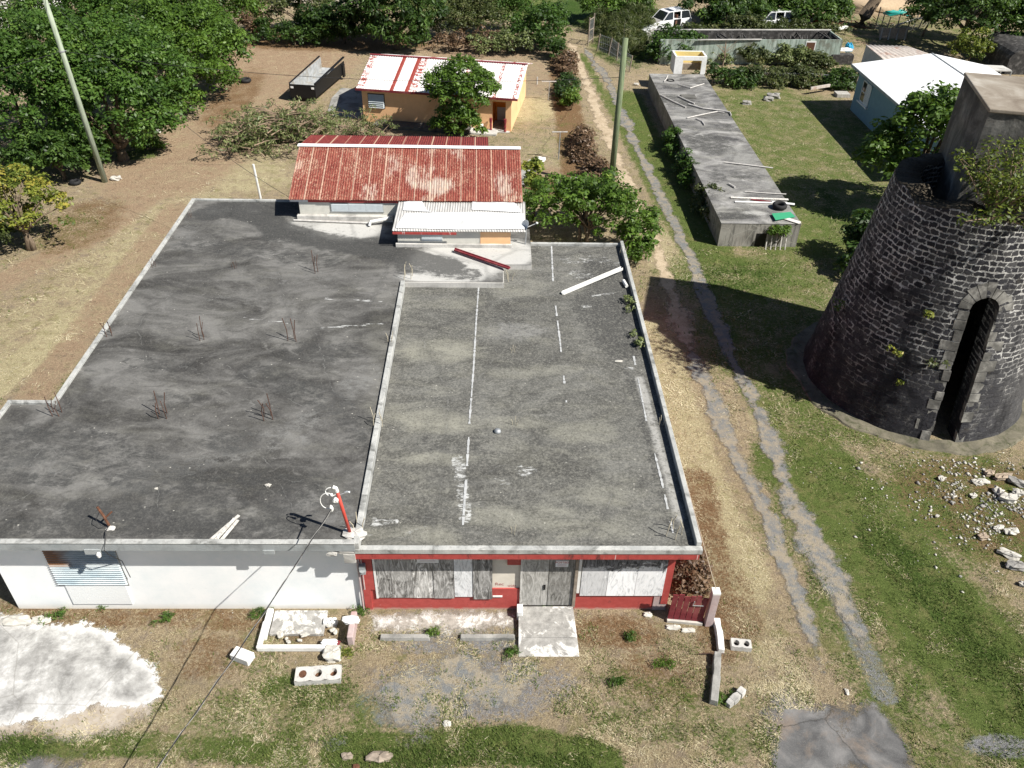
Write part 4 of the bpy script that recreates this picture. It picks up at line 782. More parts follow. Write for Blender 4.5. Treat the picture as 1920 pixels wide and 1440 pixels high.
wf = fr.build('window', M['fascia'], rh)
lv = MB()
for i in range(7): z0 = 3.72+i*.05; lv.solid([(wx0, 34.22, z0), (wx1, 34.22, z0), (wx1, 34.19, z0), (wx0, 34.19, z0)], [(wx0, 34.238, z0+.045), (wx1, 34.238, z0+.045), (wx1, 34.21, z0+.045), (wx0, 34.21, z0+.045)])
lv.build('louvers', M['louver'], wf)
b = MB(); b.tube([(-8.9, 34.0, 3.36), (-6.8, 33.85, 3.37), (-5.2, 33.75, 3.37)], .045, 7); b.build('fallen_gutter', M['pvc_dirty'], rh)
# lean-to with the whitewashed roof
le = thing('lean_to', 'lean-to extension with patched whitewashed roof below the rusty gable', 'building', (-1.5, 32.5, 0))
b = MB(); b.box(-4.05, .72, 31.78, 34.45, 0, 4.02); b.build('wall', M['cream_wall'], le)
b = MB(); b.box(-.55, .73, 31.76, 31.779, 3.3, 4.0); b.build('orange_panel', M['orange'], le)
corr('roof_sheets', (-4.25, 31.58, 4.10), (1.36, 31.62, 4.10), (-4.2, 34.3, 4.235), (1.40, 34.3, 4.235), M['galv_sheet'], le, nv=10)
rg = random.Random(4)
def sheet(name, pts, z, mat):
    mb = MB(); P = [U(a, b_, z) for a, b_ in pts]; lo_ = []; hi_ = []
    for p in P: zz0 = 4.10+.135*(p.y-31.6)/2.7+.03; lo_.append((p.x, p.y, zz0)); hi_.append((p.x, p.y, zz0+.012))
    mb.solid(lo_, hi_); mb.build(name, mat, le)
sheet('white_panel', [(744, 422), (760, 402), (900, 400), (983, 403), (984, 429), (860, 430), (742, 427)], 4.15, M['lean_roof'])
sheet('white_panel', [(756, 395), (757, 381), (790, 377), (800, 395), (810, 398)], 4.2, M['lean_roof'])
sheet('white_panel', [(884, 394), (886, 380), (960, 378), (978, 396), (976, 399)], 4.2, M['lean_roof'])
b = MB(); b.beam((-4.22, 31.54, 4.02), (-1.55, 31.54, 4.02), .03, .1); b.build('fascia', M['red_fascia'], le)
b = MB(); b.box(-4.15, .8, 31.66, 31.779, 3.28, 3.46); b.build('wall_ledge', M['concrete_pale'], le, bevel=.02)
b = MB(); q0, q1 = U(790, 450, 3.7), U(829, 450, 3.7); b.box(q0.x, q1.x, 31.74, 31.779, 3.55, 3.85); b.build('window', M['louver'], le)

# ---- orange house
og = thing('orange_house', 'orange walled house with peeling white and red striped roof behind the leafy tree', 'house', (-4, 57, 0))
oa = Vector((-9.15, 55.75, 0)); ob = Vector((1.42, 54.05, 0)); ox = (ob-oa).normalized(); oy = Vector((-ox.y, ox.x, 0)); OL = (ob-oa).length
def O(u, v, z): p = oa+ox*u+oy*v; return Vector((p.x, p.y, z))
def obox(mb, u0, u1, v0, v1, z0, z1): return mb.solid([O(u0, v0, z0), O(u1, v0, z0), O(u1, v1, z0), O(u0, v1, z0)], [O(u0, v0, z1), O(u1, v0, z1), O(u1, v1, z1), O(u0, v1, z1)])
wl0, wl1 = .25, OL-.35; du0, du1 = OL-1.62, OL-.72
b = MB(); obox(b, wl0, du0, .3, .5, 0, 2.25); obox(b, du1, wl1, .3, .5, 0, 2.25); obox(b, wl0, wl0+.2, .5, 7.6, 0, 2.25); obox(b, wl1-.2, wl1, .5, 7.6, 0, 2.25); obox(b, wl0, wl1, 7.6, 7.8, 0, 2.25); obox(b, du0-.001, du1+.001, .32, .48, 1.95, 2.249)
for u in (wl0, wl1-.2): b.solid([O(u, .3, 2.25), O(u+.2, .3, 2.25), O(u+.2, 7.8, 2.25), O(u, 7.8, 2.25)], [O(u, 3.95, 3.22), O(u+.2, 3.95, 3.22), O(u+.2, 4.05, 3.22), O(u, 4.05, 3.22)])
b.build('wall', M['orange'], og)
b = MB(); obox(b, du0-.25, du0-.1, .5, 2.2, 0, 2.2); obox(b, du0-.2, wl1-.21, 2.2, 2.3, .0, 2.2); b.build('porch_wall', M['orange_deep'], og)
b = MB(); obox(b, du0+.05, du0+.75, 2.15, 2.19, 0, .98); b.build('porch_door', M['louver'], og)
b = MB(); obox(b, du0-.1, du1+.3, .0, 2.1, 0, .06); b.build('porch_floor', M['concrete_pale'], og)
for u in (du0-.06, du1+.0):
    b = MB(); c0 = O(u, .12, 0); b.lathe(c0, [(.09, .06), (.09, .16), (.05, .24), (.085, .4), (.06, .55), (.09, .66), (.1, .8), (.1, .9)], 10); b.build('baluster', M['maroon'], og, smooth=False)
corr('front_roof', O(-.05, 0, 2.30), O(OL+.1, 0, 2.30), O(-.1, 4.1, 3.36), O(OL+.2, 4.1, 3.36), M['painted_iron'], og, pitch=.17, amp=.018, strip=True, seed=5, k=4)
corr('back_roof', O(-.05, 8.1, 2.30), O(OL+.1, 8.1, 2.30), O(-.1, 4.12, 3.36), O(OL+.2, 4.12, 3.36), M['painted_iron'], og, pitch=.17, amp=.018, strip=True, seed=9, k=4)
b = MB(); b.beam(O(-.12, 4.05, 3.40), O(OL+.2, 4.05, 3.40), .14, .02, (oy.x*-.22, oy.y*-.22, 1)); b.beam(O(-.08, .0, 2.25), O(OL+.1, .0, 2.25), .03, .14); b.build('red_trim', M['maroon'], og)
w0 = wl0+.4; b = MB(); obox(b, w0, w0+1.15, .27, .299, 1.0, 1.95); wf = b.build('window', M['black'], og)
lv = MB()
for i in range(7): z0 = 1.03+i*.128; lv.solid([O(w0+.04, .18, z0), O(w0+1.11, .18, z0), O(w0+1.11, .26, z0+.03), O(w0+.04, .26, z0+.03)], [O(w0+.04, .2, z0+.02), O(w0+1.11, .2, z0+.02), O(w0+1.11, .27, z0+.1), O(w0+.04, .27, z0+.1)])
lv.build('louvers', M['louver'], wf)
b = MB(); obox(b, 1.2, OL-3.0, -.75, .28, 0, .22); b.build('plinth_step', M['concrete_dark'], og)
b = MB(); obox(b, OL-4.2, OL-1.2, -.7, .28, 0, .12); b.build('front_step', M['concrete_pale'], og)
b = MB(); b.prism([(p.x, p.y) for p in (U(612, 218), U(678, 224), U(690, 170), U(640, 166), U(622, 185))], 0, .06); tag(b.build('concrete_slab', M['concrete'], None, U(650, 200)), 'grey concrete slab on the ground at the left end of the orange house', 'pavement', kind='structure')

# ---- long low concrete cistern with a stained flat roof
cs = thing('cistern', 'long low concrete cistern with a stained flat roof beside the gravel track', 'cistern', (13.6, 40, 0))
CZ = 1.30; CX0, CX1, CY0, CY1 = 11.62, 15.70, 38.4, 63.4
b = MB(); b.box(CX0, CX1, CY0, CY1, 0, CZ-.012)
m = Mat('cistern_wall'); n1 = m.noise(1.4, 7, .65); st = m.noise(4, 6, .65, .3, m.map(m.pos, (1.8, 1.8, .22))); cr = m.vor(1.0, None, 'DISTANCE_TO_EDGE')
c = m.ramp(n1, [(.3, (.19, .185, .165)), (.7, (.36, .35, .32))]); c = m.mix(m.rng(st, .48, .66, 0, .85), c, (.06, .06, .056)); c = m.mix(m.rng(cr, 0, .018, .7, 0), c, (.4, .39, .35)); M['cistern_wall'] = m.done(c, .92, m.bump(n1, .3, .02), .2)
b.build('wall', M['cistern_wall'], cs)
dk = [rb(1270, 190, 1.6, 1.6, .7, 0, CZ), rb(1330, 270, 1.6, 2, .7, 0, CZ), rb(1400, 330, 1.2, 1, .5, 0, CZ), rb(1370, 405, 1.8, .5, .7, 0, CZ), rb(1290, 150, 1.4, .6, .6, 0, CZ), rb(1345, 330, .7, 1.2, .5, 0, CZ), rb(1380, 240, .8, 1.2, .5, 0, CZ)]
pl = [rb(1385, 290, 1.3, 2., .62, 0, CZ), rb(1430, 380, 1.4, .8, .75, 0, CZ), rb(1250, 145, 1., .7, .5, 0, CZ), rb(1280, 215, .8, .5, .6, 0, CZ), rb(1440, 345, .6, .6, .6, 0, CZ), rb(1330, 240, 1.6, .5, .4, 0, CZ), rb(1415, 400, .9, .4, .8, 0, CZ)]
wt = [rp([(1275, 237), (1330, 250), (1370, 262)], .4, .68, CZ), rb(1360, 312, .8, .5, .66, 0, CZ), rb(1350, 295, .5, .8, .66, 0, CZ), rp([(1320, 330), (1345, 380), (1352, 410)], .15, .75, CZ), rb(1440, 345, .8, .3, .7, 0, CZ), rb(1385, 375, 1., .3, .6, 0, CZ), rb(1400, 400, .8, .3, .75, 0, CZ), rb(1275, 210, .4, .3, .7, 0, CZ)]
painted('roof_surface', CX0-.02, CX1+.02, CY0-.02, CY1, CZ, .14, M['roof_long'], cs, [dk, pl, wt, []], undul=.01)
q0, q1 = U(1430, 465, 0).x, U(1473, 465, 0).x
b = MB(); b.box(U(1415, 465).x, U(1434, 465).x, CY0-.012, CY0-.004, .0, .75); b.build('drain_hole', M['black'], cs)
b = MB()
for k in range(5): x_ = q0+.1+(q1-q0-.2)*k/4; b.beam((x_, CY0-.35, 0), (x_+.02, CY0-.06, .9), .05, .03)
b.build('plank_cover', M['plank'], cs)
b = MB(); b.torus(U(1257, 151, CZ), .25, .05, 18, 6); b.build('roof_hatch', M['black'], cs)
hp = U(1292, 182, CZ); b = MB(); b.box(hp.x-.55, hp.x+.45, hp.y-.35, hp.y+.35, CZ, CZ+.07); b.build('hatch_cover', M['concrete_dark'], cs)
# pump-house kiosk on the far end
kq = U(1262, 138, CZ); kx0, kx1, ky0 = U(1262, 138, CZ).x, U(1321, 139, CZ).x, U(1290, 139, CZ).y
KH = 1.28
kk = thing('kiosk', 'white roofless kiosk with yellow inside standing on the far end of the long concrete roof', 'kiosk', ((kx0+kx1)/2, ky0, CZ))
b = MB(); dwx0, dwx1 = kx0+.62, kx1-.36; kd = 1.55
b.box(kx0, kx0+.14, ky0+.12, ky0+kd, CZ, CZ+KH); b.box(kx1-.14, kx1, ky0+.12, ky0+kd, CZ, CZ+KH); b.box(kx0, dwx0, ky0, ky0+.12, CZ, CZ+KH); b.box(dwx1, kx1, ky0, ky0+.12, CZ, CZ+KH); b.box(dwx0, dwx1, ky0, ky0+.12, CZ+.98, CZ+KH); b.box(kx0+.14, kx1-.14, ky0+kd-.14, ky0+kd, CZ, CZ+KH)
b.build('wall', M['white'], kk, bevel=.01)
b = MB(); b.box(kx0+.145, kx1-.145, ky0+kd-.16, ky0+kd-.142, CZ, CZ+KH-.02); b.box(kx1-.16, kx1-.142, ky0+.125, ky0+kd-.165, CZ, CZ+KH-.02); b.box(kx0+.142, kx0+.16, ky0+.125, ky0+kd-.165, CZ, CZ+KH-.02); b.build('inner_lining', M['yellow'], kk)
b = MB(); b.box(kx0+.165, kx1-.165, ky0+kd-.5, ky0+kd-.165, CZ+.01, CZ+.45); b.build('floor_pit', M['wood_old'], kk)

# ---- roofless burnt building
rn = thing('ruin', 'roofless burnt building with pale green sheet walls and charred rafters', 'building', (21, 71, 0))
fa, fb = U(1236, 118, 0), U(1560, 116, 0); RZ = 1.95
ta, tb_ = Vector((13.5, 70.4, 0)), Vector((28.75, 71.2, 0)); rd = Vector((-.1, 2.9, 0))
def wallq(mb, a, b_, z0, z1, t=.12):
    d = (b_-a).normalized(); n = Vector((-d.y, d.x, 0))*t
    mb.solid([(a.x, a.y, z0), (b_.x, b_.y, z0), (b_.x+n.x, b_.y+n.y, z0), (a.x+n.x, a.y+n.y, z0)], [(a.x, a.y, z1), (b_.x, b_.y, z1), (b_.x+n.x, b_.y+n.y, z1), (a.x+n.x, a.y+n.y, z1)])
b = MB(); wallq(b, ta, tb_, 0, RZ); wallq(b, tb_, tb_+rd, 0, RZ); b.build('wall', M['teal_wall'], rn)
b = MB(); wallq(b, ta+rd, ta, 0, RZ-.2); wallq(b, tb_+rd, ta+rd, 0, RZ); 
b.build('charred_wall', M['char'], rn)
b = MB(); b.beam(ta+rd+Vector((0, -.02, RZ+.04)), tb_+rd+Vector((0, 0, RZ+.06)), .2, .06); b.beam(ta+Vector((3, 0, RZ+.03)), ta+(tb_-ta)*.55+Vector((0, 0, RZ+.03)), .16, .05); b.build('wall_plate', M['concrete_pale'], rn)
b = MB(); rg = random.Random(3)
for k in range(34):
    t = rg.uniform(.35, 1) if k < 26 else rg.uniform(.05, .4); p = ta+(tb_-ta)*t; q = p+rd*rg.uniform(.5, 1)+Vector((rg.uniform(-.6, .6), 0, 0)); b.beam((p.x, p.y+.15, RZ-rg.uniform(.1, .9)), (q.x, q.y, RZ-rg.uniform(0, .35)), .07, .1)
o_ = b.build('rafter', M['char'], rn); o_['kind'] = 'stuff'
p = ta+(tb_-ta)*.83; b = MB(); d_ = (tb_-ta).normalized(); b.beam(p+Vector((-.5, -.03, 1.45)), p+Vector((.35, -.03, 1.45)), .04, .8); wn = b.build('window', M['white'], rn)
b = MB(); b.beam(p+Vector((-.42, -.055, 1.4)), p+Vector((.27, -.055, 1.4)), .02, .7); b.build('pane', M['rust'], wn)

# ---- blue house with a white roof, and the shed behind it
bh = thing('blue_house', 'blue walled house with bright white gable roof behind the shaggy tree', 'house', (29, 55, 0))
b = MB(); b.box(25.95, 34.6, 46, 59.9, 0, 2.95); b.solid([(25.95, 46, 2.95), (34.6, 46, 2.95), (34.6, 59.9, 2.95), (25.95, 59.9, 2.95)], [(30.9, 46, 3.72), (31.0, 46, 3.72), (31.0, 59.9, 3.72), (30.9, 59.9, 3.72)]); b.build('wall', M['blue_wall'], bh)
b = MB()
b.solid([(25.45, 45.6, 3.0), (30.95, 45.6, 3.80), (30.95, 60.4, 3.80), (25.45, 60.4, 3.0)], [(25.45, 45.6, 3.08), (30.95, 45.6, 3.88), (30.95, 60.4, 3.88), (25.45, 60.4, 3.08)])
b.solid([(30.96, 45.6, 3.80), (35.1, 45.6, 3.05), (35.1, 60.4, 3.05), (30.96, 60.4, 3.80)], [(30.96, 45.6, 3.88), (35.1, 45.6, 3.13), (35.1, 60.4, 3.13), (30.96, 60.4, 3.88)])
b.build('roof', M['white_bright'], bh)
b = MB(); b.beam((25.42, 45.6, 3.0), (25.42, 60.4, 3.0), .05, .18); b.beam((30.96, 45.6, 3.9), (30.96, 60.4, 3.9), .1, .03); b.build('roof_trim', M['fascia'], bh)
wy0, wy1 = 57.2, 58.75
fr = MB(); fr.box(25.90, 25.94, wy0, wy1, 1.05, 1.13); fr.box(25.90, 25.94, wy0, wy1, 2.4, 2.47)
for y_ in (wy0, (wy0+wy1)/2, wy1-.06): fr.box(25.9, 25.94, y_, y_+.06, 1.05, 2.47)
fr.box(25.9, 25.94, (wy0+wy1)/2, wy1, 1.72, 1.78); wf = fr.build('window', M['white'], bh)
b = MB(); b.box(25.925, 25.945, (wy0+wy1)/2, wy1, 1.1, 2.42); b.build('pane', M['glass'], wf)
b = MB()
for i in range(10): b.box(25.91, 25.938, wy0+.06, (wy0+wy1)/2, 1.14+i*.126, 1.14+i*.126+.1)
b.build('shutter', M['white'], wf)
b = MB(); b.box(25.8, 25.94, wy0-.15, wy1+.15, .96, 1.05); b.build('sill', M['white'], wf)
sd = thing('tin_shed', 'low shed with rust spotted corrugated roof behind the white roofed house', 'shed', (33, 66, 0))
s0, s1, s2, s3 = U(1690, 112, 2.4), U(1640, 84, 2.5), U(1715, 86, 2.5), U(1790, 112, 2.4)
s0, s1, s2, s3 = U(1656, 112, 2.4), U(1622, 84, 2.5), U(1702, 86, 2.5), U(1775, 112, 2.4)
corr('roof', s0, s3, s1, s2, M['tan_iron'], sd, pitch=.5, amp=.03, k=8, nv=6)
b = MB(); b.solid([(p.x, p.y, 0) for p in (s0, s3, s2, s1)], [(p.x+(.1 if i in (0, 3) else -.1), p.y, p.z-.06) for i, p in enumerate((s0, s3, s2, s1))]); b.build('wall', M['cream_wall'], sd)
ad = thing('annex_roof', 'small pale flat canopy beyond the white roofed house', 'canopy', U(1860, 120, 0))
P = [U(1838, 122, 2.3), U(1897, 135, 2.3), U(1875, 127, 2.3), U(1845, 120, 2.3)]
P = [U(1852, 134, 2.2), U(1897, 134, 2.2), U(1880, 125, 2.2), U(1834, 123, 2.2)]
b = MB(); b.solid(P, [p+Vector((0, 0, .08)) for p in P]); b.build('roof', M['concrete_pale'], ad)
b = MB(); 
for p in P: b = MB(); b.tube([(p.x, p.y, 0), (p.x, p.y, 2.2)], .05, 6); b.build('post', M['steel'], ad)
# far houses peeping through the trees
def far_house(name, label, px, py, sx, sy, h, wmat, rmat, rz=0., rise=.8, win=True):
    c = U(px, py, 0); t = thing(name, label, 'house', (c.x, c.y, 0)); R = Matrix.Translation((c.x, c.y, 0)) @ Matrix.Rotation(rz, 4, 'Z')
    b = MB(); b.box(-sx, sx, -sy, sy, 0, h, R); b.build('wall', wmat, t)
    b = MB(); b.solid([R @ Vector(p) for p in ((-sx-.4, -sy-.4, h+.01), (sx+.4, -sy-.4, h+.01), (sx+.4, sy+.4, h+.01), (-sx-.4, sy+.4, h+.01))], [R @ Vector(p) for p in ((-sx-.2, -.1, h+rise), (sx+.2, -.1, h+rise), (sx+.2, .1, h+rise), (-sx-.2, .1, h+rise))]); b.build('roof', rmat, t)
    if win:
        for k in range(3):
            x_ = -sx*.6+k*sx*.6; b = MB(); b.box(x_-.5, x_+.5, -sy-.03, -sy-.005, .9, h-.4, R); b.build('window', M['glass'], t)
    return t
far_house('white_house', 'white house half hidden at the far upper left behind the big trees', 5, 35, 4.5, 4, 3.2, M['white'], M['white_bright'], .2)
far_house('cream_house', 'cream house wall showing above the dark hedge behind the truck bed', 640, 2, 4, 3, 3, M['cream'], M['cream'], -.1)
bn = far_house('barn', 'barn with grey sheet roof above the sand heap at the upper right edge', 1805, 12, 5.5, 5, 3.2, M['char'], M['galv_sheet'], -.75, 1.5, False)

# ================================================================== MILL TOWER
R0, R1, TH = 4.22, 2.86, 8.4
mt = thing('mill_tower', 'tapering dark stone sugar mill tower with a tall arched doorway', 'tower', (TCX, TCY, 0))
def ring_r(z): return R0+(R1-R0)*(z/TH)**.92
nT, nZ = 240, 90
th = np.linspace(0, 2*np.pi, nT, endpoint=False); zv = np.linspace(-.05, TH, nZ)
V = []; top_j = TH+(fbm(np.cos(th)*3, np.sin(th)*3, 1.4, 4, 2)-.5)*.4
ang0 = np.arctan2(U(1768, 380, 8).y-TCY, U(1768, 380, 8).x-TCX)
dq = np.abs((th-ang0+np.pi) % (2*np.pi)-np.pi); top_j -= .25*(1-sstep(.05, .3, dq))
for k, z in enumerate(zv):
    zz_ = np.where(z/TH > .9, z+(top_j-TH)*((z/TH-.9)/.1), z); r = ring_r(max(z, 0))+.05*(fbm(th*8, th*0+z*2.2, 1., 3, 9)-.5)+.05*(fbm(np.cos(th)*6, np.sin(th)*6+z*3, 1.3, 2, 4)-.5)
    V.append(np.stack([TCX+r*np.cos(th), TCY+r*np.sin(th), zz_], 1))
for k in range(nZ-1, -1, -1):
    z = zv[k]; zz_ = np.where(z/TH > .9, z+(top_j-TH)*((z/TH-.9)/.1), z); r = ring_r(max(z, 0))-.85
    V.append(np.stack([TCX+r*np.cos(th), TCY+r*np.sin(th), zz_], 1))
V = np.concatenate(V); nr = 2*nZ; i = np.arange(nr*nT).reshape(nr, nT); nx = np.roll(i, -1, 1)
F = [np.stack([i[:-1], nx[:-1], nx[1:], i[1:]], -1).reshape(-1, 4), np.stack([i[-1], nx[-1], nx[0], i[0]], -1).reshape(-1, 4)]
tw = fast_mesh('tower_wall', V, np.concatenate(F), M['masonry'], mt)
# arched doorway cut right through the wall
db = (U(1746, 843, 0)+U(1800, 848, 0))/2; dv = Vector((db.x-TCX, db.y-TCY, 0)).normalized(); ds = Vector((-dv.y, dv.x, 0))     # ds: to the right seen from outside
def door_arch(half, z0, zs, n=12):
    return [(-half, z0), (half, z0)]+[(half*math.cos(math.pi*k/n), zs+half*math.sin(math.pi*k/n)) for k in range(n+1)]
DH, DZ = .47, 5.25
prof = door_arch(DH, -.3, DZ)
c0 = Vector((TCX, TCY, 0))
cut = MB(); cut.solid([c0+dv*2.0+ds*a+Vector((0, 0, z)) for a, z in prof], [c0+dv*6.5+ds*a+Vector((0, 0, z)) for a, z in prof])
co = cut.build('cutter', None)
bo = tw.modifiers.new('door', 'BOOLEAN'); bo.operation = 'DIFFERENCE'; bo.object = co; bo.solver = 'EXACT'
dg = bpy.context.evaluated_depsgraph_get(); nm_ = bpy.data.meshes.new_from_object(tw.evaluated_get(dg)); tw.modifiers.clear(); tw.data = nm_
bpy.data.objects.remove(co)
# dressed stones round the doorway, each a hand's breadth proud of the rubble face
qs = MB(); rg = random.Random(5)
def face_pt(a, z, out=.0):
    r = ring_r(max(z, 0))+out; t = math.asin(max(-1, min(1, a/r))); return c0+dv*(r*math.cos(t))+ds*(r*math.sin(t))+Vector((0, 0, z))
for side in (-1, 1):
    z = 0.05; k = 0
    while z < DZ-.1:
        h = rg.uniform(.34, .46); L = rg.uniform(.34, .62) if k % 2 else rg.uniform(.2, .38); a0, a1 = side*(DH+rg.uniform(-.03, .02)), side*(DH+L); o_ = rg.uniform(.0, .03); h2 = min(h-.03, DZ-z-.02)
        lo_ = [face_pt(a0, z, o_), face_pt(a1, z, o_), face_pt(a1, z, -.2), face_pt(a0, z, -.2)]; hi_ = [face_pt(a0, z+h2, o_), face_pt(a1, z+h2, o_), face_pt(a1, z+h2, -.2), face_pt(a0, z+h2, -.2)]
        qs.solid(lo_, hi_); z += h; k += 1
for k in range(9):
    a0 = math.pi*(k+.04)/9; a1 = math.pi*(k+.96)/9; ri, ro = DH+.005, DH+rg.uniform(.36, .6); o_ = rg.uniform(.0, .03)
    pts = [(ri*math.cos(a0), DZ+ri*math.sin(a0)), (ro*math.cos(a0), DZ+ro*math.sin(a0)), (ro*math.cos(a1), DZ+ro*math.sin(a1)), (ri*math.cos(a1), DZ+ri*math.sin(a1))]
    qs.solid([face_pt(a, z, -.2) for a, z in pts], [face_pt(a, z, o_) for a, z in pts])
qs.build('door_surround', M['quoin'], mt)
b = MB(); 
nF = 130; aF = np.linspace(0, 2*np.pi, nF, endpoint=False); rF = 4.82+.26*(fbm(np.cos(aF)*4, np.sin(aF)*4, 1.2, 4, 3)-.5)*2; hF = .015+.07*fbm(np.cos(aF)*5, np.sin(aF)*5, 1.5, 3, 8)
vs = []
for k in range(nF):
    for r_, z_ in ((rF[k], 0.), (rF[k]-.05, hF[k]), (4.1, hF[k]+.03)): vs.append((TCX+r_*math.cos(aF[k]), TCY+r_*math.sin(aF[k]), z_))
b.add(vs, [(k*3+j, ((k+1) % nF)*3+j, ((k+1) % nF)*3+j+1, k*3+j+1) for k in range(nF) for j in range(2)])
b.build('footing', M['footing'], mt)
b = MB(); b.lathe((TCX, TCY, 0), [(2.2, 6.9), (1.2, 7.1), (.2, 7.0)], 30, True); b.build('rubble_fill', M['soil_heap'], mt)
b = MB()
for k in range(22):
    a = rg.uniform(-1.9, -.6); r = rg.uniform(2.15, 2.7); b = MB(); b.lump((TCX+r*math.cos(a), TCY+r*math.sin(a), 8.33+rg.uniform(0, .12)), rg.uniform(.08, .2), rg.uniform(.07, .16), rg.uniform(.05, .12), k); b.build('rim_stone', M['stone_tan' if k % 3 else 'quoin'], mt)
A_ = Vector((16.0, 26.42, 0)); e1 = Vector((.97, -.24, 0)).normalized(); e2 = Vector((.24, .97, 0)).normalized()
cb_ = [A_, A_+e1*3.5, A_+e1*3.5+e2*4.0, A_+e2*4.0]
# block: slight irregular faces
def rough_block(name, c4, z0, z1, mat, parent, amp=.05, step=.25):
    vs = []; fs = []
    def face(P0, ex, ey, lx, ly, seed):
        nx_, ny_ = max(2, int(lx/step)), max(2, int(ly/step)); n0 = len(vs); nn = ex.cross(ey)
        for j in range(ny_+1):
            for i_ in range(nx_+1):
                u, v = i_/nx_, j/ny_; ed = min(u, 1-u, v, 1-v); d = amp*(float(fbm(np.array(u*lx), np.array(v*ly), 1.3, 3, seed))-.5)*(1 if ed > .01 else 0)
                vs.append(P0+ex*(u*lx)+ey*(v*ly)+nn*d)
        for j in range(ny_):
            for i_ in range(nx_): a = n0+j*(nx_+1)+i_; fs.append((a, a+1, a+nx_+2, a+nx_+1))
    up = Vector((0, 0, 1))
    for k in range(4):
        p, q = c4[k], c4[(k+1) % 4]; d = q-p; face(Vector((p.x, p.y, z0)), d.normalized(), up, d.length, z1-z0, k)
    mb = MB(); mb.add(vs, fs); return mb.build(name, mat, parent)
rough_block('upper_block', cb_, 6.6, 11.2, M['tower_block'], mt, .12)
c5 = [A_-e1*.04-e2*.04, A_+e1*3.54-e2*.04, A_+e1*3.54+e2*4.04, A_-e1*.04+e2*4.04]
b = MB(); b.prism([(p.x, p.y) for p in c5], 11.15, 11.28); b.build('block_top', M['block_top'], mt, bevel=.03)

# ================================================================== POLES AND WIRES
p0 = U(197, 341, 0); lean = Vector((-.36, .05, 0)); H_ = 10.9
lp = thing('utility_pole', 'tall pale weathered utility pole leaning beside the big trees', 'utility pole', p0)
top = p0+lean*(H_/9.6)+Vector((0, 0, H_))
b = MB(); b.tube([p0, p0+(top-p0)*.5, top], [.165, .14, .115], 14); b.build('pole', M['pole_wood'], lp, smooth=True)
at1 = p0+(top-p0)*.665; at2 = p0+(top-p0)*.93
for at in (at1, at2):
    b = MB(); b.lathe(at, [(.15, -.04), (.155, -.04), (.155, .04), (.14, .04)], 12); b.tube([at+Vector((-.25, 0, 0)), at+Vector((.25, 0, .02))], .022, 6); b.build('pole_band', M['steel'], lp)
p1 = U(1145, 352, 0)
gp = thing('utility_pole', 'greenish wooden utility pole standing beside the dirt wheel track', 'utility pole', p1)
b = MB(); b.tube([p1, p1+Vector((0, 0, 4)), p1+Vector((.02, 0, 8.35))], [.18, .165, .15], 16); b.build('pole', M['pole_green'], gp, smooth=True)
def sag(a, b_, s, n=24): return [Vector(a).lerp(Vector(b_), t/n)-Vector((0, 0, s*4*(t/n)*(1-t/n))) for t in range(n+1)]
def wire(label, a, b_, s, r=.012, mat='wire', n=24, group=None):
    mb = MB(); mb.tube(sag(a, b_, s, n), r, 5); return tag(mb.build('wire', M[mat], None, a), label, 'wire', group)
bz = p1+Vector((0, 0, 6.35))
wire('thin wire strung from the leaning pole across the orange house to the green pole', at1, bz, .75, .012)
wire('wire from the band of the leaning pole out past the left edge, lower of two', at1, Vector((-34, 40, 5.8)), .3, .013)
wire('wire from the top of the leaning pole out past the left edge, upper of two', at2, Vector((-36, 42, 9.2)), .3, .013)
wire('service wire from the leaning pole down to the rusty gable roof', at2, Vector((-9.0, 34.6, 4.1)), .9, .010)
wire('thin wire between the green pole and the bush at the track gate', bz+Vector((0, 0, -.4)), U(1172, 40, 2.5), .6, .01)

# ================================================================== ON THE ROOFS
RZL = ZL+.004
# service mast
q = U(657, 1001, ZL); ms = thing('service_mast', 'leaning red service mast with white insulators at the roof joint', 'mast', (q.x, q.y, ZL))
mtop = Vector((q.x-.17, q.y-.05, ZL+1.62))
b = MB(); b.tube([q, mtop], .045, 9); b.build('mast_pipe', M['red_pipe'], ms, smooth=True)
b = MB(); b.lump((q.x+.12, q.y-.02, ZL+.03), .32, .2, .08, 3); b.lump((q.x-.02, q.y-.3, ZL+.03), .14, .07, .05, 5); b.build('mortar_base', M['concrete_pale'], ms)
b = MB(); hp_ = mtop+Vector((0, 0, .05))
b.tube([mtop, hp_+Vector((-.02, 0, .08)), hp_+Vector((-.1, 0, .12))], .05, 8); b.lump(mtop+Vector((-.06, -.05, -.25)), .07, .06, .07, 2); b.lump(mtop+Vector((-.14, -.06, -.05)), .04, .04, .04, 7); b.build('insulator', M['pvc'], ms)
b = MB()
def loop(c, rx, rz_, a0, a1, tilt=.2): return [c+Vector((rx*math.cos(a), tilt*rx*math.sin(a), rz_*math.sin(a))) for a in [a0+(a1-a0)*k/16 for k in range(17)]]
b.tube(loop(mtop+Vector((-.16, 0, .0)), .14, .12, .4, 5.6), .014, 5); b.tube(loop(mtop+Vector((-.26, -.05, -.28)), .2, .24, .9, 4.9), .012, 5); b.build('drip_loop', M['pvc'], ms)
b = MB(); b.tube([mtop+Vector((.05, 0, -.1)), mtop+Vector((.32, .05, -.04))], .012, 5); b.lump(mtop+Vector((.24, .04, -.05)), .08, .03, .03, 2); b.build('spare_clamp', M['steel'], ms)
tail = mtop+Vector((-.12, -.12, -.38))
sw = MB()
far_end = Vector((-6.6, 8.2, 4.6)); e0 = U(640, 945, 0)
sgp = sag(tail, Vector((-13.2, -3, 6.5)), 1.2, 60)
wpt = U(262, 1440, 2.6); d_ = (wpt-tail); sgp = sag(tail, tail+d_*2.2, .6, 60)
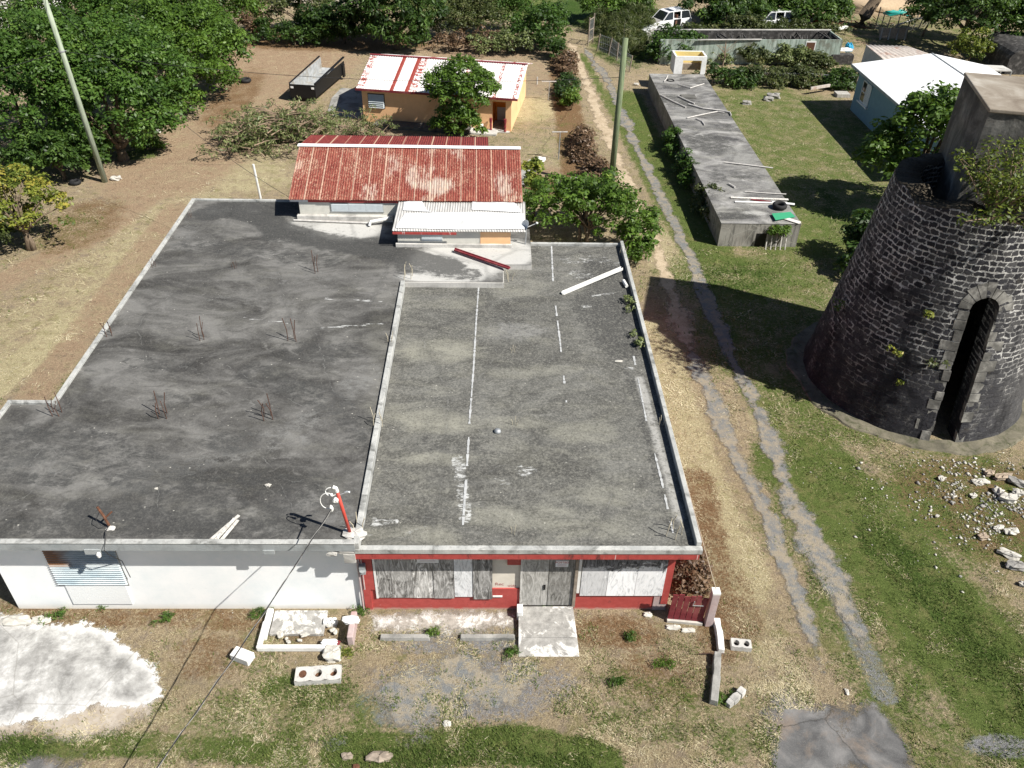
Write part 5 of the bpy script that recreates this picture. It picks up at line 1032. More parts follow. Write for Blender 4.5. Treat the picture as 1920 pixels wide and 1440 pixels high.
sw.tube(sgp, .014, 6); tag(sw.build('service_cable', M['wire'], None, tail), 'black twisted service cable running from the red mast out over the forecourt', 'cable')
sw = MB(); sw.tube([p+Vector((.03*math.sin(k*1.3), .03*math.cos(k*1.3), .0)) for k, p in enumerate(sgp)], .0065, 5); tag(sw.build('service_cable', M['concrete'], None, tail), 'bare silvery strand twisted round the black service cable', 'cable')
b = MB(); b.lump(tail+Vector((-.05, -.05, -.06)), .05, .05, .11, 4); b.build('cable_grip', M['pvc'], ms)
# rusty bracket near the front edge
q = U(207, 990, ZL); rbk = thing('rusty_bracket', 'rusty bent conduit stub with loose black wire near the white wall edge', 'conduit', (q.x, q.y, ZL))
b = MB(); b.tube([q, q+Vector((-.12, .1, .35)), q+Vector((-.25, .18, .62))], .035, 7); b.tube([q+Vector((-.08, .1, .3)), q+Vector((.08, .2, .42))], .025, 6); b.build('stub_pipe', M['rust'], rbk)
b = MB(); b.lump(q+Vector((.02, -.03, .02)), .12, .08, .05, 2); b.build('mortar_base', M['concrete_pale'], rbk)
b = MB(); b.tube([q+Vector((0, 0, .1)), q+Vector((-.05, -.2, .06)), U(197, 1018, 3.42), U(196, 1030, 3.25)+Vector((0, -.03, 0)), Vector((U(200, 1040, 3.1).x, 14.88, 3.0)), Vector((U(214, 1085, 2).x+.1, 15.36, 2.2)), Vector((U(214, 1085, 2).x+.15, 15.37, 1.5))], .012, 5); b.tube([q+Vector((-.2, .15, .5)), q+Vector((-.3, 0, .3)), q+Vector((-.15, -.1, .2)), q], .01, 5); b.build('loose_wire', M['wire'], rbk)

# column starter bars
def bars(n, h, seed, mat, spread=.11, lean=.12):
    rg = random.Random(seed); o = thing('rebar_cluster', '', 'rebar', (0, 0, 0))
    for k in range(n):
        x, y = ((-1, -1), (1, -1), (1, 1), (-1, 1), (0, 1.1), (1.2, 0))[k]; x = x*spread*rg.uniform(.7, 1.2); y = y*spread*rg.uniform(.7, 1.2); hh = h*rg.uniform(.75, 1.1)
        mb = MB(); mb.tube([(x, y, -.01), (x+rg.uniform(-.04, .04), y, hh*.5), (x+rg.uniform(-lean, lean), y+rg.uniform(-lean, lean), hh)], .014, 5); mb.build('bar', mat, o)
    return o
protos = [bars(4, .78, 1, M['rust_dull']), bars(4, .72, 2, M['rust_dull']), bars(3, .9, 3, M['rust_dull'], .1, .08)]
pales = [bars(3, .5, 4, M['pale_bar']), bars(4, .62, 5, M['pale_bar'], .16, .1)]
RB = [(107, 776, 0, 1., ZL, 'rusty rebar stubs at the inner corner of the roof step'), (305, 780, 1, 1.15, ZL, 'splayed rusty rebar stubs in front row, middle of the dark roof'), (503, 785, 0, 1.1, ZL, 'upright rusty rebar stubs in front row, nearest the roof joint'),
  (205, 628, 1, .9, ZL, 'rusty rebar stubs against the left roof curb, third row back'), (378, 635, 2, .95, ZL, 'rusty rebar stubs in middle row, centre of the dark roof'), (548, 640, 2, 1.1, ZL, 'tall rusty rebar stubs in middle row beside the white sealant streak'),
  (288, 500, 0, .55, ZL, 'short rebar stubs against the left curb, further back row'), (440, 503, 1, .5, ZL, 'very short bent rebar stubs in the back row of the dark roof'), (590, 510, 2, 1.0, ZL, 'tall rusty rebar stubs in the back row before the pale rear slab'), (357, 408, 0, .45, ZL, 'small rebar stubs near the far left corner of the dark roof')]
PB = [(766, 520, 1, 1., ZL, 'bleached rebar stubs where the roof joint meets the pale slab'), (731, 642, 0, .8, ZL, 'three pale rebar stubs halfway along the roof joint'), (708, 795, 1, .85, ZL, 'pale rebar stubs along the roof joint, nearest the front'), (956, 525, 0, .9, ZR, 'pale rebar stubs at the corner of the pale slab under the red beam'), (960, 660, 0, .55, ZR, 'tuft of short pale rebar in the middle of the rough roof, rear one'), (965, 797, 0, .55, ZR, 'tuft of short pale rebar in the middle of the rough roof, front one'),
  (965, 1000, 0, .5, ZR, 'flattened pale rebar tuft near the red fascia'), (1264, 1003, 1, 1., ZR, 'pale rebar stubs in the front right corner of the rough roof'), (1168, 478, 1, .6, ZR, 'pale capped rebar stubs in the rear right corner of the rough roof'), (672, 992, 0, .9, ZL, 'pale rebar stubs behind the red mast'), (1241, 795, 0, .6, ZR, 'pale rebar stub beside the right parapet halfway along')]
used = set()
for lst, pr in ((RB, protos), (PB, pales)):
    for i_, (px, py, k, s_, z, lab) in enumerate(lst):
        p = pr[k]; o = p if (id(pr), k) not in used else copy_tree(p); used.add((id(pr), k))
        q = U(px, py, z); place(o, (q.x, q.y, z), i_*1.7, s_, lab); o["group"] = 'rebar stubs on the flat roofs'
# loose pieces on the roofs
def one(name, label, cat, mb, mat, loc, **kw):
    g_ = kw.pop('group', None); o = mb.build(name, mat, None, loc, **kw); return tag(o, label, cat, g_)
a, b_ = U(853, 468, ZL+.12), U(955, 503, ZL+.14)
b = MB(); b.beam(a, b_, .16, .06); b.beam(a+Vector((0, .05, .04)), b_+Vector((0, .05, .04)), .05, .04)
rbm = one('red_beam', 'flaking dark red timber beam lying across the pale rear slab', 'beam', b, M['maroon'], a)
a, b_ = U(1056, 549, ZR+.06), U(1166, 503, 3.33)
b = MB(); d_ = (b_-a); s_ = d_.cross(Vector((0, 0, 1))).normalized()
b.beam(a+s_*.06, b_+s_*.06, .012, .12); b.beam(a-s_*.06, b_-s_*.06, .012, .12); b.beam(a-Vector((0, 0, .055)), b_-Vector((0, 0, .055)), .108, .012); b.lump(a, .08, .08, .05, 3)
one('gutter_length', 'white gutter length propped against the right parapet', 'gutter', b, M['pvc'], a)
q = U(1171, 535, ZR); b = MB(); b.tube([q+Vector((-.03, .2, .1)), q+Vector((.05, -.25, .1))], .07, 10); one('pipe_piece', 'short white pipe piece beside the right parapet', 'pipe', b, M['pvc'], q)
q = U(1175, 560, ZR)
for i_, (a, c_) in enumerate((((395, 1012), (448, 966)), ((402, 1015), (440, 972)), ((412, 1016), (446, 975)))):
    A1, B1 = U(*a, ZL+.03+.02*i_), U(*c_, ZL+.03+.02*i_); b = MB(); b.beam(A1, B1, .09, .02)
    one('loose_plank', ('grey weathered plank at the roof front edge, longest of three', 'grey weathered plank at the roof front edge, middle of three', 'grey weathered plank at the roof front edge, right one of three')[i_], 'plank', b, M['plank'], A1, group='planks at the roof front edge')
q = U(503, 911, ZL); b = MB(); b.lump(q+Vector((0, 0, .03)), .09, .06, .04, 5); one('white_stone', 'white stone lying on the dark roof behind the planks', 'stone', b, M['stone_white'], q)
q = U(293, 917, ZL); b = MB(); b.lump(q+Vector((0, 0, .02)), .05, .04, .03, 6); one('white_stone', 'tiny white pebble on the dark roof above the shutter', 'stone', b, M['stone_white'], q)
q = U(1160, 678, ZR); b = MB(); b.lump(q+Vector((0, 0, .02)), .14, .06, .02, 6); one('white_scrap', 'white scrap lying on the rough roof near the parapet', 'scrap', b, M['stone_white'], q)
q = U(933, 810, ZR); b = MB(); b.lathe(q, [(.11, 0), (.11, .05), (.08, .1), (.03, .12)], 14); one('roof_vent', 'small domed metal vent on the rough dark roof', 'vent', b, M['steel'], q, smooth=True)
q = U(712, 414, ZL+.2); b = MB(); b.tube([q+Vector((-.4, -.1, 0)), q+Vector((.1, .0, .05)), q+Vector((.45, .1, .1))], [.07, .08, .08], 9); b.tube([q+Vector((-.4, -.1, 0)), q+Vector((-.45, -.2, -.15))], .06, 8)
one('pipe_elbow', 'pale pipe elbow at the end of the house ledge', 'pipe', b, M['pvc'], q)
q = U(985, 458, ZL); sdh = thing('satellite_dish', 'old white satellite dish on a leaning post beside the lean-to', 'satellite dish', q)
b = MB(); b.tube([q, q+Vector((.02, 0, .75))], .03, 7); b.build('post', M['steel'], sdh)
b = MB(); Rm = Matrix.Translation(q+Vector((-.02, -.05, .85))) @ Matrix.Rotation(rad(-55), 4, 'Y') @ Matrix.Rotation(rad(25), 4, 'X')
pv = [(.0, .0), (.12, .01), (.22, .04), (.30, .09)]; vs = []; fs = []
for r, z in pv:
    for j in range(18): a = 2*math.pi*j/18; vs.append(Rm @ Vector((r*math.cos(a), r*.85*math.sin(a), z)))
for i_ in range(3):
    for j in range(18): fs.append((i_*18+j, i_*18+(j+1) % 18, (i_+1)*18+(j+1) % 18, (i_+1)*18+j))
b.add(vs, fs); b.build('dish', M['flaking_white'], sdh)
b = MB(); b.tube([q+Vector((0, -.05, .8)), q+Vector((.45, -.1, 1.05))], .018, 5); b.lump(q+Vector((.46, -.1, 1.06)), .05, .04, .04, 3); b.build('feed_arm', M['flaking_white'], sdh)
# debris on the cistern roof
ct = CZ+.02
def pipe_on(label, pts, r=.045, mat='pvc_dirty', name='pipe'):
    P = [U(a, b_, ct+r) for a, b_ in pts]; mb = MB(); mb.tube(P, r, 7); return one(name, label, 'pipe', mb, M[mat], P[0], group='pipes on the cistern roof')
pipe_on('long pale pipe with a hooked end across the middle of the cistern roof', [(1290, 195), (1318, 203), (1352, 207), (1368, 210), (1371, 216)], .05, 'pvc_dirty')
pipe_on('pale branch pipe meeting the hooked pipe on the cistern roof', [(1288, 221), (1320, 214), (1345, 209), (1358, 211)], .04, 'pvc_dirty')
pipe_on('pale pipe lying along the left edge of the cistern roof', [(1238, 178), (1262, 190), (1286, 201)], .045)
pipe_on('pipe leaning against the grey hatch cover', [(1271, 180), (1288, 188), (1302, 194)], .05)
pipe_on('bent thin pipe near the kiosk end of the cistern roof', [(1272, 158), (1294, 165), (1320, 157)], .04)
pipe_on('short thin pipe beside the round hatch', [(1252, 142), (1249, 148), (1245, 153)], .04)
pipe_on('short crooked pipe below the branch pipe', [(1305, 222), (1316, 227), (1321, 234)], .04, 'pvc_dirty')
pipe_on('long straight white pipe over the right edge of the cistern roof', [(1357, 304), (1400, 309), (1449, 315)], .04, 'pvc_dirty')
pipe_on('very short pipe in the pale stain of the cistern roof', [(1366, 344), (1378, 351)], .05)
pipe_on('thin white rod behind the white planks', [(1396, 359), (1435, 362), (1474, 364)], .03, 'pvc_dirty')
for i_, (a, c_, w_, mt_) in enumerate((((1370, 370), (1478, 374), .16, 'plank'), ((1378, 378), (1448, 380), .13, 'white'), ((1408, 374), (1448, 378), .1, 'maroon'), ((1445, 378), (1490, 383), .2, 'white'), ((1456, 404), (1500, 418), .3, 'plank'))):
    A1, B1 = U(*a, ct+.03), U(*c_, ct+.03); mb = MB(); mb.beam(A1, B1, w_, .03)
    one('board', ('long white board on the cistern roof behind the tyre', 'shorter white board in front of the long one on the cistern roof', 'thin red board between the white boards', 'white board sticking out past the tyre', 'pale plank end under the green panel')[i_], 'board', mb, M[mt_], A1, group='boards on the cistern roof')
q = U(1461, 390, ct); b = MB(); Rm = Matrix.Rotation(rad(4), 4, 'X')
ty = thing('tyre', 'black car tyre lying flat on the cistern roof', 'tyre', q); b.torus(q+Vector((0, 0, .14)), .28, .105, 28, 10, Rm); b.build('tread', M['rubber'], ty, smooth=True)
P = [U(1447, 401, ct+.08), U(1482, 398, ct+.02), U(1491, 407, ct+.02), U(1454, 413, ct+.09)]; b = MB(); b.solid(P, [p+Vector((0, 0, .025)) for p in P]); one('painted_board', 'bright green panel on the cistern roof in front of the tyre', 'panel', b, M['green_board'], P[0])

# ================================================================== FRONT YARD
# ramp slab before the door
rl, rr, fl_, frr = U(972, 1136, .2), U(1074, 1136, .2), U(971, 1222, .12), U(1083, 1222, .12); y0 = 15.38
es = thing('entrance_slab', 'cracked concrete entrance slab sloping down from the grey doors', 'ramp', ((rl.x+rr.x)/2, 14.5, 0))
fy = U(1000, 1195, .16).y; f2 = U(1000, 1232, 0).y
b = MB(); b.solid([(rl.x, y0, 0), (rr.x, y0, 0), (rr.x+.05, fy, 0), (rl.x-.02, fy, 0)], [(rl.x, y0, .22), (rr.x, y0, .22), (rr.x+.05, fy, .16), (rl.x-.02, fy, .16)])
b.solid([(rl.x-.02, fy-.004, 0), (rr.x+.05, fy-.004, 0), (rr.x+.08, f2, 0), (rl.x-.03, f2, 0)], [(rl.x-.02, fy-.004, .155), (rr.x+.05, fy-.004, .155), (rr.x+.08, f2, .03), (rl.x-.03, f2, .03)])
b.build('slab', M['whitewash_slab'], es, bevel=.015)
b = MB(); b.box(rl.x-.05, rl.x+.12, 15.05, 15.36, 0, .36); b.build('kerb_block', M['white'], es, bevel=.02)
for i_, (a, c_) in enumerate((((712, 1194), (806, 1194)), ((862, 1194), (966, 1194)))):
    A1, B1 = U(*a, .08), U(*c_, .08); mb = MB(); mb.solid([(A1.x, A1.y-.09, 0), (B1.x, B1.y-.09, 0), (B1.x, B1.y+.09, 0), (A1.x, A1.y+.09, 0)], [(A1.x+.03, A1.y-.065, .13), (B1.x-.03, B1.y-.065, .13), (B1.x-.03, B1.y+.065, .13), (A1.x+.03, A1.y+.065, .13)])
    one('wheel_stop', ('low grey concrete wheel stop left of two before the red shop', 'low grey concrete wheel stop nearer the entrance slab')[i_], 'wheel stop', mb, M['concrete'], (A1.x, A1.y, 0), bevel=.012, group='wheel stops before the red shop')
# planter kerb ruin
pk = thing('planter', 'broken white kerbed planter full of debris at the corner of the white wall', 'planter', U(570, 1180, 0))
x0, x1 = U(481, 1216, .1).x, U(610, 1216, .1).x; yf = U(540, 1215, .1).y; yb = U(490, 1168, .1).y
b = MB(); b.box(x0, x1, yf-.06, yf+.06, 0, .2); b.box(x0, x0+.12, yf+.061, yb, 0, .2); b.box(U(500, 1150, .1).x, U(512, 1150, .1).x, yf+.3, U(505, 1143, .1).y, 0, .17); b.build('kerb', M['white'], pk, bevel=.03)
b = MB(); xw = U(660, 1180, .3).x; b.box(xw-.09, xw+.08, U(660, 1212, 0).y, U(660, 1163, 0).y, 0, .42); b.build('side_wall', M['pinkish'], pk, bevel=.02)
b = MB(); b.lump((xw-.05, U(660, 1163, .45).y, .46), .25, .13, .1, 8); b.build('wall_cap', M['white'], pk)
b = MB(); b.box(U(512, 1160, .1).x, U(612, 1160, .1).x, yf+.45, U(600, 1150, .1).y+.1, 0, .12); b.build('debris_bed', M['whitewash'], pk, bevel=.02)
rg = random.Random(8); b = MB()
for k in range(22): b.lump(U(rg.uniform(515, 630), rg.uniform(1158, 1205), .1), rg.uniform(.04, .14), rg.uniform(.03, .09), rg.uniform(.02, .05), k, M=Matrix.Rotation(rg.uniform(0, 3), 3, 'Z'))
o = b.build('rubble', M['stone_white'], pk); o['kind'] = 'stuff'
q = U(625, 1206, .06); b = MB(); b.lump(q, .2, .11, .04, 5); b.build('rusty_plate', M['maroon'], pk)
def hollow_block(name, label, px, py, L, Wd, H, rz, n, mat, plug=None, group=None, hole=.07, tilt=0.):
    q = U(px, py, 0); o = thing(name, label, 'block', (q.x, q.y, 0), group); Rm = Matrix.Translation(q) @ Matrix.Rotation(rz, 4, 'Z') @ Matrix.Rotation(tilt, 4, 'X')
    vs = []; mb = MB()
    # top plate with round holes built as ring sectors, then side walls and hole walls
    cxs = [(-L/2+L*(k+.5)/n) for k in range(n)]; cell = L/n; N = 16
    for cx_ in cxs:
        inner = [(cx_+hole*math.cos(2*math.pi*k/N), hole*1.15*math.sin(2*math.pi*k/N)) for k in range(N)]
        outer = []
        for k in range(N):
            a = 2*math.pi*k/N; c_, s_ = math.cos(a), math.sin(a); m_ = min((cell/2)/abs(c_) if abs(c_) > 1e-6 else 9, (Wd/2)/abs(s_) if abs(s_) > 1e-6 else 9); outer.append((cx_+c_*m_, s_*m_))
        n0 = [Rm @ Vector((x, y, H)) for x, y in inner+outer]+[Rm @ Vector((x, y, .04)) for x, y in inner]
        mb.add(n0, [(k, N+k, N+(k+1) % N, (k+1) % N) for k in range(N)]+[(k, (k+1) % N, 2*N+(k+1) % N, 2*N+k) for k in range(N)])
    cs_ = [(-L/2, -Wd/2), (L/2, -Wd/2), (L/2, Wd/2), (-L/2, Wd/2)]
    mb.add([Rm @ Vector((x, y, z)) for z in (0, H) for x, y in cs_], [(0, 1, 5, 4), (1, 2, 6, 5), (2, 3, 7, 6), (3, 0, 4, 7)])
    mb.build('shell', mat, o)
    pb = MB()
    for k, cx_ in enumerate(cxs): pb.add([Rm @ Vector((cx_+hole*1.1*math.cos(2*math.pi*j/N), hole*1.25*math.sin(2*math.pi*j/N), .05 if plug != k else H-.01)) for j in range(N)], [tuple(range(N))])
    pb.build('core', M['rust'] if plug is not None else M['black'], o); return o
hollow_block('hollow_block', 'pale concrete slab with three round holes, one rusty, on the grass before the planter', 598, 1270, 1.22, .46, .2, rad(4), 3, M['concrete_pale'], 0, None, .105)
hollow_block('hollow_block', 'pale hollow block with two dark holes lying beside the fallen posts', 1388, 1213, .56, .30, .18, rad(-7), 2, M['concrete_pale'], None, None, .085)
hollow_block('hollow_block', 'white cinder block with three small holes at the edge of the debris bed', 620, 1171, .36, .2, .19, rad(2), 3, M['white'], None, None, .03)
q = U(455, 1231, .1); b = MB(); Rm = Matrix.Translation((q.x, q.y, .0)) @ Matrix.Rotation(rad(-22), 4, 'Z'); b.box(-.29, .29, -.16, .16, 0, .24, Rm); one('white_box', 'white concrete box on the dry grass left of the planter', 'box', b, M['white'], (q.x, q.y, 0), bevel=.02)
q = U(624, 1226, .1); b = MB(); b.lump(q, .27, .24, .14, 11, 14, .2); one('broken_lump', 'white broken concrete lump at the front of the planter', 'rubble lump', b, M['stone_white'], (q.x, q.y, 0))
q = U(618, 1208, .1); b = MB(); b.lump(q+Vector((0, 0, .08)), .24, .1, .07, 13, 14, .2); one('broken_lump', 'flat white broken piece resting on the planter kerb', 'rubble lump', b, M['white'], (q.x, q.y, 0))
# red gate leaf with its post
gp0, gp1 = U(1250, 1164, 0), U(1316, 1170, 0)
gt = thing('board_gate', 'dark red board gate leaf beside the red shop', 'gate', gp0); d_ = (gp1-gp0); L = d_.length; d_.normalize()
for k in range(6):
    a = gp0+d_*(L*k/6+.008); c_ = gp0+d_*(L*(k+1)/6-.008); h = 1.18+.04*math.sin(k*2.1); n_v = Vector((d_.y, -d_.x, 0))*.02
    mb = MB(); lo_ = [a, c_, c_-n_v, a-n_v]; z0 = .1
    mb.solid([Vector((p.x, p.y, z0)) for p in lo_], [Vector((p.x+.03, p.y, h)) for p in lo_]); mb.build('board', M['maroon'], gt)
n_v = Vector((d_.y, -d_.x, 0)); b = MB(); a = gp0+d_*(L*.62)+n_v*.025; b.beam(a+Vector((0, 0, .82)), a+d_*.3+Vector((0, 0, .84)), .02, .02); b.beam(a+Vector((0, 0, .82)), a+Vector((.03, 0, 1.0)), .02, .02); b.build('latch_bar', M['steel'], gt)
for z in (.35, .95): b = MB(); b.beam(gp0-n_v*.045+Vector((0, 0, z)), gp1-n_v*.045+Vector((0, 0, z)), .03, .09); b.build('rail', M['maroon'], gt)
b = MB(); b.beam(gp0+Vector((0, 0, .05)), gp1+Vector((0, 0, .05)), .14, .1); tag(b.build('gate_sill', M['stone_white'], None, gp0), 'white concrete sill under the dark red gate', 'sill')
q = U(1327, 1170, 0); b = MB(); b.box(q.x-.11, q.x+.11, q.y-.1, q.y+.12, 0, 1.42); gpo = thing('gate_post', 'square white topped concrete gate post with cracked pink faces', 'gate post', q); b.build('shaft', M['pinkish'], gpo, bevel=.012)
b = MB(); b.box(q.x-.115, q.x+.115, q.y-.105, q.y+.125, 1.421, 1.5); b.build('cap', M['white'], gpo, bevel=.01)
gtop = Vector((q.x, q.y, 1.5))
wire('thin pale fence wire running from the gate post along the shop side', gtop, Vector((6.35, 30.5, 1.2)), .1, .013, 'pale_bar')
def slabpiece(name, label, pts, w0, h, mat, seed=1, rough_=.1):
    P = [U(a, b_, h*.5) for a, b_ in pts]; mb = MB(); rg = random.Random(seed)
    for (a, c_) in zip(P[:-1], P[1:]):
        n = max(2, int((c_-a).length/.18)); d = (c_-a).normalized(); s_ = Vector((-d.y, d.x, 0)); ring = []
        vs = []; fs = []
        for i_ in range(n+1):
            p = a.lerp(c_, i_/n); ww = w0/2*(1+rg.uniform(-rough_, rough_)); hh = h*(1+rg.uniform(-rough_, rough_))
            vs += [Vector((p.x, p.y, 0))-s_*ww, Vector((p.x, p.y, 0))+s_*ww, Vector((p.x, p.y, hh))+s_*ww*.85, Vector((p.x, p.y, hh))-s_*ww*.85]
        for i_ in range(n):
            for j in range(4): fs.append((i_*4+j, i_*4+(j+1) % 4, i_*4+4+(j+1) % 4, i_*4+4+j))
        fs += [(3, 2, 1, 0), (4*n, 4*n+1, 4*n+2, 4*n+3)]; mb.add(vs, fs)
    return one(name, label, 'concrete post', mb, mat, (P[0].x, P[0].y, 0), bevel=.015)
slabpiece('fallen_post', 'whitewashed fallen concrete post below the gate post', [(1343, 1163), (1349, 1190), (1352, 1221)], .2, .2, M['white'], 2)
slabpiece('fallen_post', 'long grey fallen concrete post in the dry grass', [(1345, 1226), (1343, 1270), (1338, 1318)], .23, .22, M['concrete'], 3)
P = [(1393, 1293), (1385, 1303), (1372, 1314), (1364, 1322)]
slabpiece('broken_piece', 'curved whitish broken concrete piece at the foot of the long grey post', P, .2, .17, M['concrete_pale'], 5, .2)
q = U(1356, 1228, .1); b = MB(); b.tube([U(1309, 1226, .08), U(1340, 1224, .2), U(1358, 1226, .2)], .014, 5); one('bent_rod', 'thin dark rod lying across the break between the fallen posts', 'rod', b, M['rust_dull'], q)
for i_, (px, py, sx, sy, lab, mt_) in enumerate(((1262, 1176, .22, .1, 'white concrete chunk under the left end of the gate', 'stone_white'), (1215, 1152, .14, .09, 'white stone against the red plinth near the gate', 'stone_white'), (1290, 1182, .2, .08, 'flat white chunk below the middle of the gate', 'stone_white'),
    (650, 1418, .16, .1, 'dark earth clod at the bottom of the forecourt, left one', 'wood_old'), (712, 1420, .33, .16, 'flat brown timber end in the grass at the bottom', 'wood_old'), (30, 1165, .5, .2, 'white rubble heap piece at the left end of the concrete pad', 'stone_white'), (75, 1163, .3, .14, 'smaller white rubble piece beside the white heap at left', 'stone_white'), (838, 1357, .12, .09, 'white scrap on the worn forecourt', 'stone_white'), (1588, 1297, .06, .1, 'pale oval stone on the broken gravel wheel track', 'stone_white'), (668, 1437, .09, .07, 'small orange brown fruit or husk in the grass at the bottom edge', 'rust'))):
    q = U(px, py, .03); b = MB(); b.lump(q, sx, sy, min(sx, sy)*.6, 20+i_, 12, .3); one('loose_stone', lab, 'stone', b, M[mt_], (q.x, q.y, 0))

# rubble field by the tower: the big stones one by one, the pebbles as one mass
rg = random.Random(12)
bigs = [(1838, 905, .30, .13, 'stone_white', 'long white stone slab at the left of the big stones'), (1855, 888, .2, .13, 'stone_tan', 'tan block closest to the tower footing in the rubble field'), (1880, 895, .36, .15, 'stone_tan', 'long tan slab behind the white stones of the rubble field'), (1905, 905, .28, .17, 'stone_grey', 'dark grey stone at the right edge beside the tan slab'),
  (1870, 922, .18, .17, 'stone_white', 'squarish white stone in front of the long tan slab'), (1888, 935, .30, .2, 'stone_white', 'largest white stone in the middle of the rubble field'), (1910, 925, .24, .14, 'stone_white', 'white stone at the right edge below the dark grey stone'), (1765, 898, .12, .1, 'stone_white', 'lone white pebble stone nearest the doorway footing'), (1825, 930, .14, .1, 'stone_white', 'triangular white stone left of the largest white stone'),
  (1873, 990, .2, .09, 'stone_white', 'flat white stone in the lower middle of the rubble field'), (1895, 998, .24, .14, 'stone_white', 'broad white stone right of the flat white one'), (1842, 1007, .18, .12, 'stone_tan', 'lone tan stone at the lower left of the rubble field'), (1890, 1040, .34, .14, 'stone_white', 'leaning white slab over the dark gap at the lower right'), (1905, 1062, .36, .18, 'stone_grey', 'dark grey stone under the leaning white slab'), (1918, 1096, .14, .1, 'stone_white', 'white stone lowest in the rubble field at the right edge'), (1757, 968, .09, .06, 'stone_white', 'small white stone far left of the rubble field on the lawn edge')]
for i_, (px, py, sx, sy, mt_, lab) in enumerate(bigs):
    q = U(px, py, .05); b = MB(); b.lump(q+Vector((0, 0, sy*.3)), sx, sy, sy*.7, 40+i_, 12, .35, Matrix.Rotation(rg.uniform(-.8, .8), 3, 'Z'))
    o = one('rubble_stone', lab, 'stone', b, M[mt_], (q.x, q.y, 0)); o['group'] = 'stones in the rubble field'
rg = np.random.default_rng(31); V = []; F = []
def pebbles(name, label, n, cx_, cy_, sx, sy, smin, smax, mat, seed, fn=None):
    rg = np.random.default_rng(seed); q = U(cx_, cy_, 0)
    x = q.x+rg.normal(0, sx, n); y = q.y+rg.normal(0, sy, n)
    keep = (fbm(x, y, 1.3, 4, seed) > .5) & (np.hypot(x-TCX, y-TCY) > 4.95); x, y = x[keep], y[keep]; n = len(x)
    s_ = smin*(smax/smin)**(rg.random(n)**1.8); base = np.array([(1, 0, 0), (-1, 0, 0), (0, 1, 0), (0, -1, 0), (0, 0, 1), (0, 0, -1)], float)
    f = np.array([(0, 2, 4), (2, 1, 4), (1, 3, 4), (3, 0, 4), (2, 0, 5), (1, 2, 5), (3, 1, 5), (0, 3, 5)])
    v = base[None]*(s_[:, None, None]*rg.uniform(.35, 1.5, (n, 6, 1))); v[..., 2] *= .6; a = rg.uniform(0, 6.28, n); ca_, sa_ = np.cos(a)[:, None], np.sin(a)[:, None]
    vx = v[..., 0]*ca_-v[..., 1]*sa_+x[:, None]; vy = v[..., 0]*sa_+v[..., 1]*ca_+y[:, None]; vz = v[..., 2]+s_[:, None]*.3
    o = fast_mesh(name, np.stack([vx, vy, vz], -1).reshape(-1, 3), (f[None]+6*np.arange(n)[:, None, None]).reshape(-1, 3), mat); return tag(o, label, 'rubble', kind='stuff')
pebbles('rubble', 'scattered small white stones in the rubble field beside the mill tower', 2600, 1855, 945, 2.0, 1.4, .012, .085, M['stone_white'], 3)
pebbles('rubble', 'grey and brown small stones among the rubble below the mill tower', 1100, 1880, 950, 1.6, 1.3, .02, .10, M['stone_grey'], 5)
pebbles('litter_chips', 'pale chips and bits scattered over the front yard', 900, 960, 1240, 6.5, 1.2, .008, .025, M['stone_white'], 7)

# ================================================================== BACK YARD OBJECTS
# dump truck bed
n0, n1 = U(546, 190, 0), U(594, 193, 0); f1 = U(634, 150, .3); ddir = (f1-n1); LB = 6.0; ddir.z = 0; ddir.normalize(); sdir = (n1-n0).normalized(); WB = (n1-n0).length
tb = thing('truck_bed', 'black tipper truck bed lying open on the bare ground', 'truck bed', (n0+n1)/2)
def TB(u, v, z): p = n0+sdir*(WB*u)+ddir*v; return Vector((p.x, p.y, z))
def tbox(mb, u0, u1, v0, v1, z0, z1, flare=0.):
    return mb.solid([TB(u0, v0, z0), TB(u1, v0, z0), TB(u1, v1, z0), TB(u0, v1, z0)], [TB(u0-flare, v0, z1), TB(u1-flare, v0, z1), TB(u1-flare, v1, z1), TB(u0-flare, v1, z1)])
b = MB(); tbox(b, 0, .03, .06, LB, .35, 1.25); b.solid([TB(.0, .06, 1.25), TB(.03, .06, 1.25), TB(.03, LB, 1.5), TB(0, LB, 1.5)], [TB(-.03, .06, 1.27), TB(.0, .06, 1.27), TB(0, LB, 1.56), TB(-.03, LB, 1.56)])
tbox(b, .97, 1., .06, LB, .35, 1.25); b.solid([TB(.96, .06, 1.25), TB(1.03, .06, 1.25), TB(1.03, LB, 1.5), TB(.96, LB, 1.5)], [TB(.96, .06, 1.33), TB(1.03, .06, 1.33), TB(1.03, LB, 1.6), TB(.96, LB, 1.6)]); b.build('side_wall', M['black'], tb)
b = MB(); tbox(b, 0, 1, 0, .055, .3, 1.22); b.build('tailgate', M['black'], tb)
b = MB(); tbox(b, .035, .965, .07, LB-.2, .40, .46); b.solid([TB(.034, .07, .47), TB(.05, .07, .47), TB(.05, LB, .47), TB(.034, LB, .47)], [TB(.031, .07, 1.24), TB(.036, .07, 1.24), TB(.036, LB, 1.45), TB(.031, LB, 1.45)]); b.solid([TB(.035, LB-.8, .47), TB(.965, LB-.8, .47), TB(.965, LB-.2, .47), TB(.035, LB-.2, .47)], [TB(.035, LB-.25, .75), TB(.965, LB-.25, .75), TB(.965, LB-.2, .75), TB(.035, LB-.2, .75)]); b.build('bed_floor', M['steel_worn'], tb)
b = MB(); tbox(b, .18, .24, .3, LB-.5, .05, .34); tbox(b, .76, .82, .3, LB-.5, .05, .34); tbox(b, .15, .85, .1, .3, .05, .3); b.build('chassis_rail', M['black'], tb)
for u in (.06, .86): b = MB(); tbox(b, u, u+.1, -.03, -.002, .95, 1.08); b.build('marker_plate', M['paper'], tb)
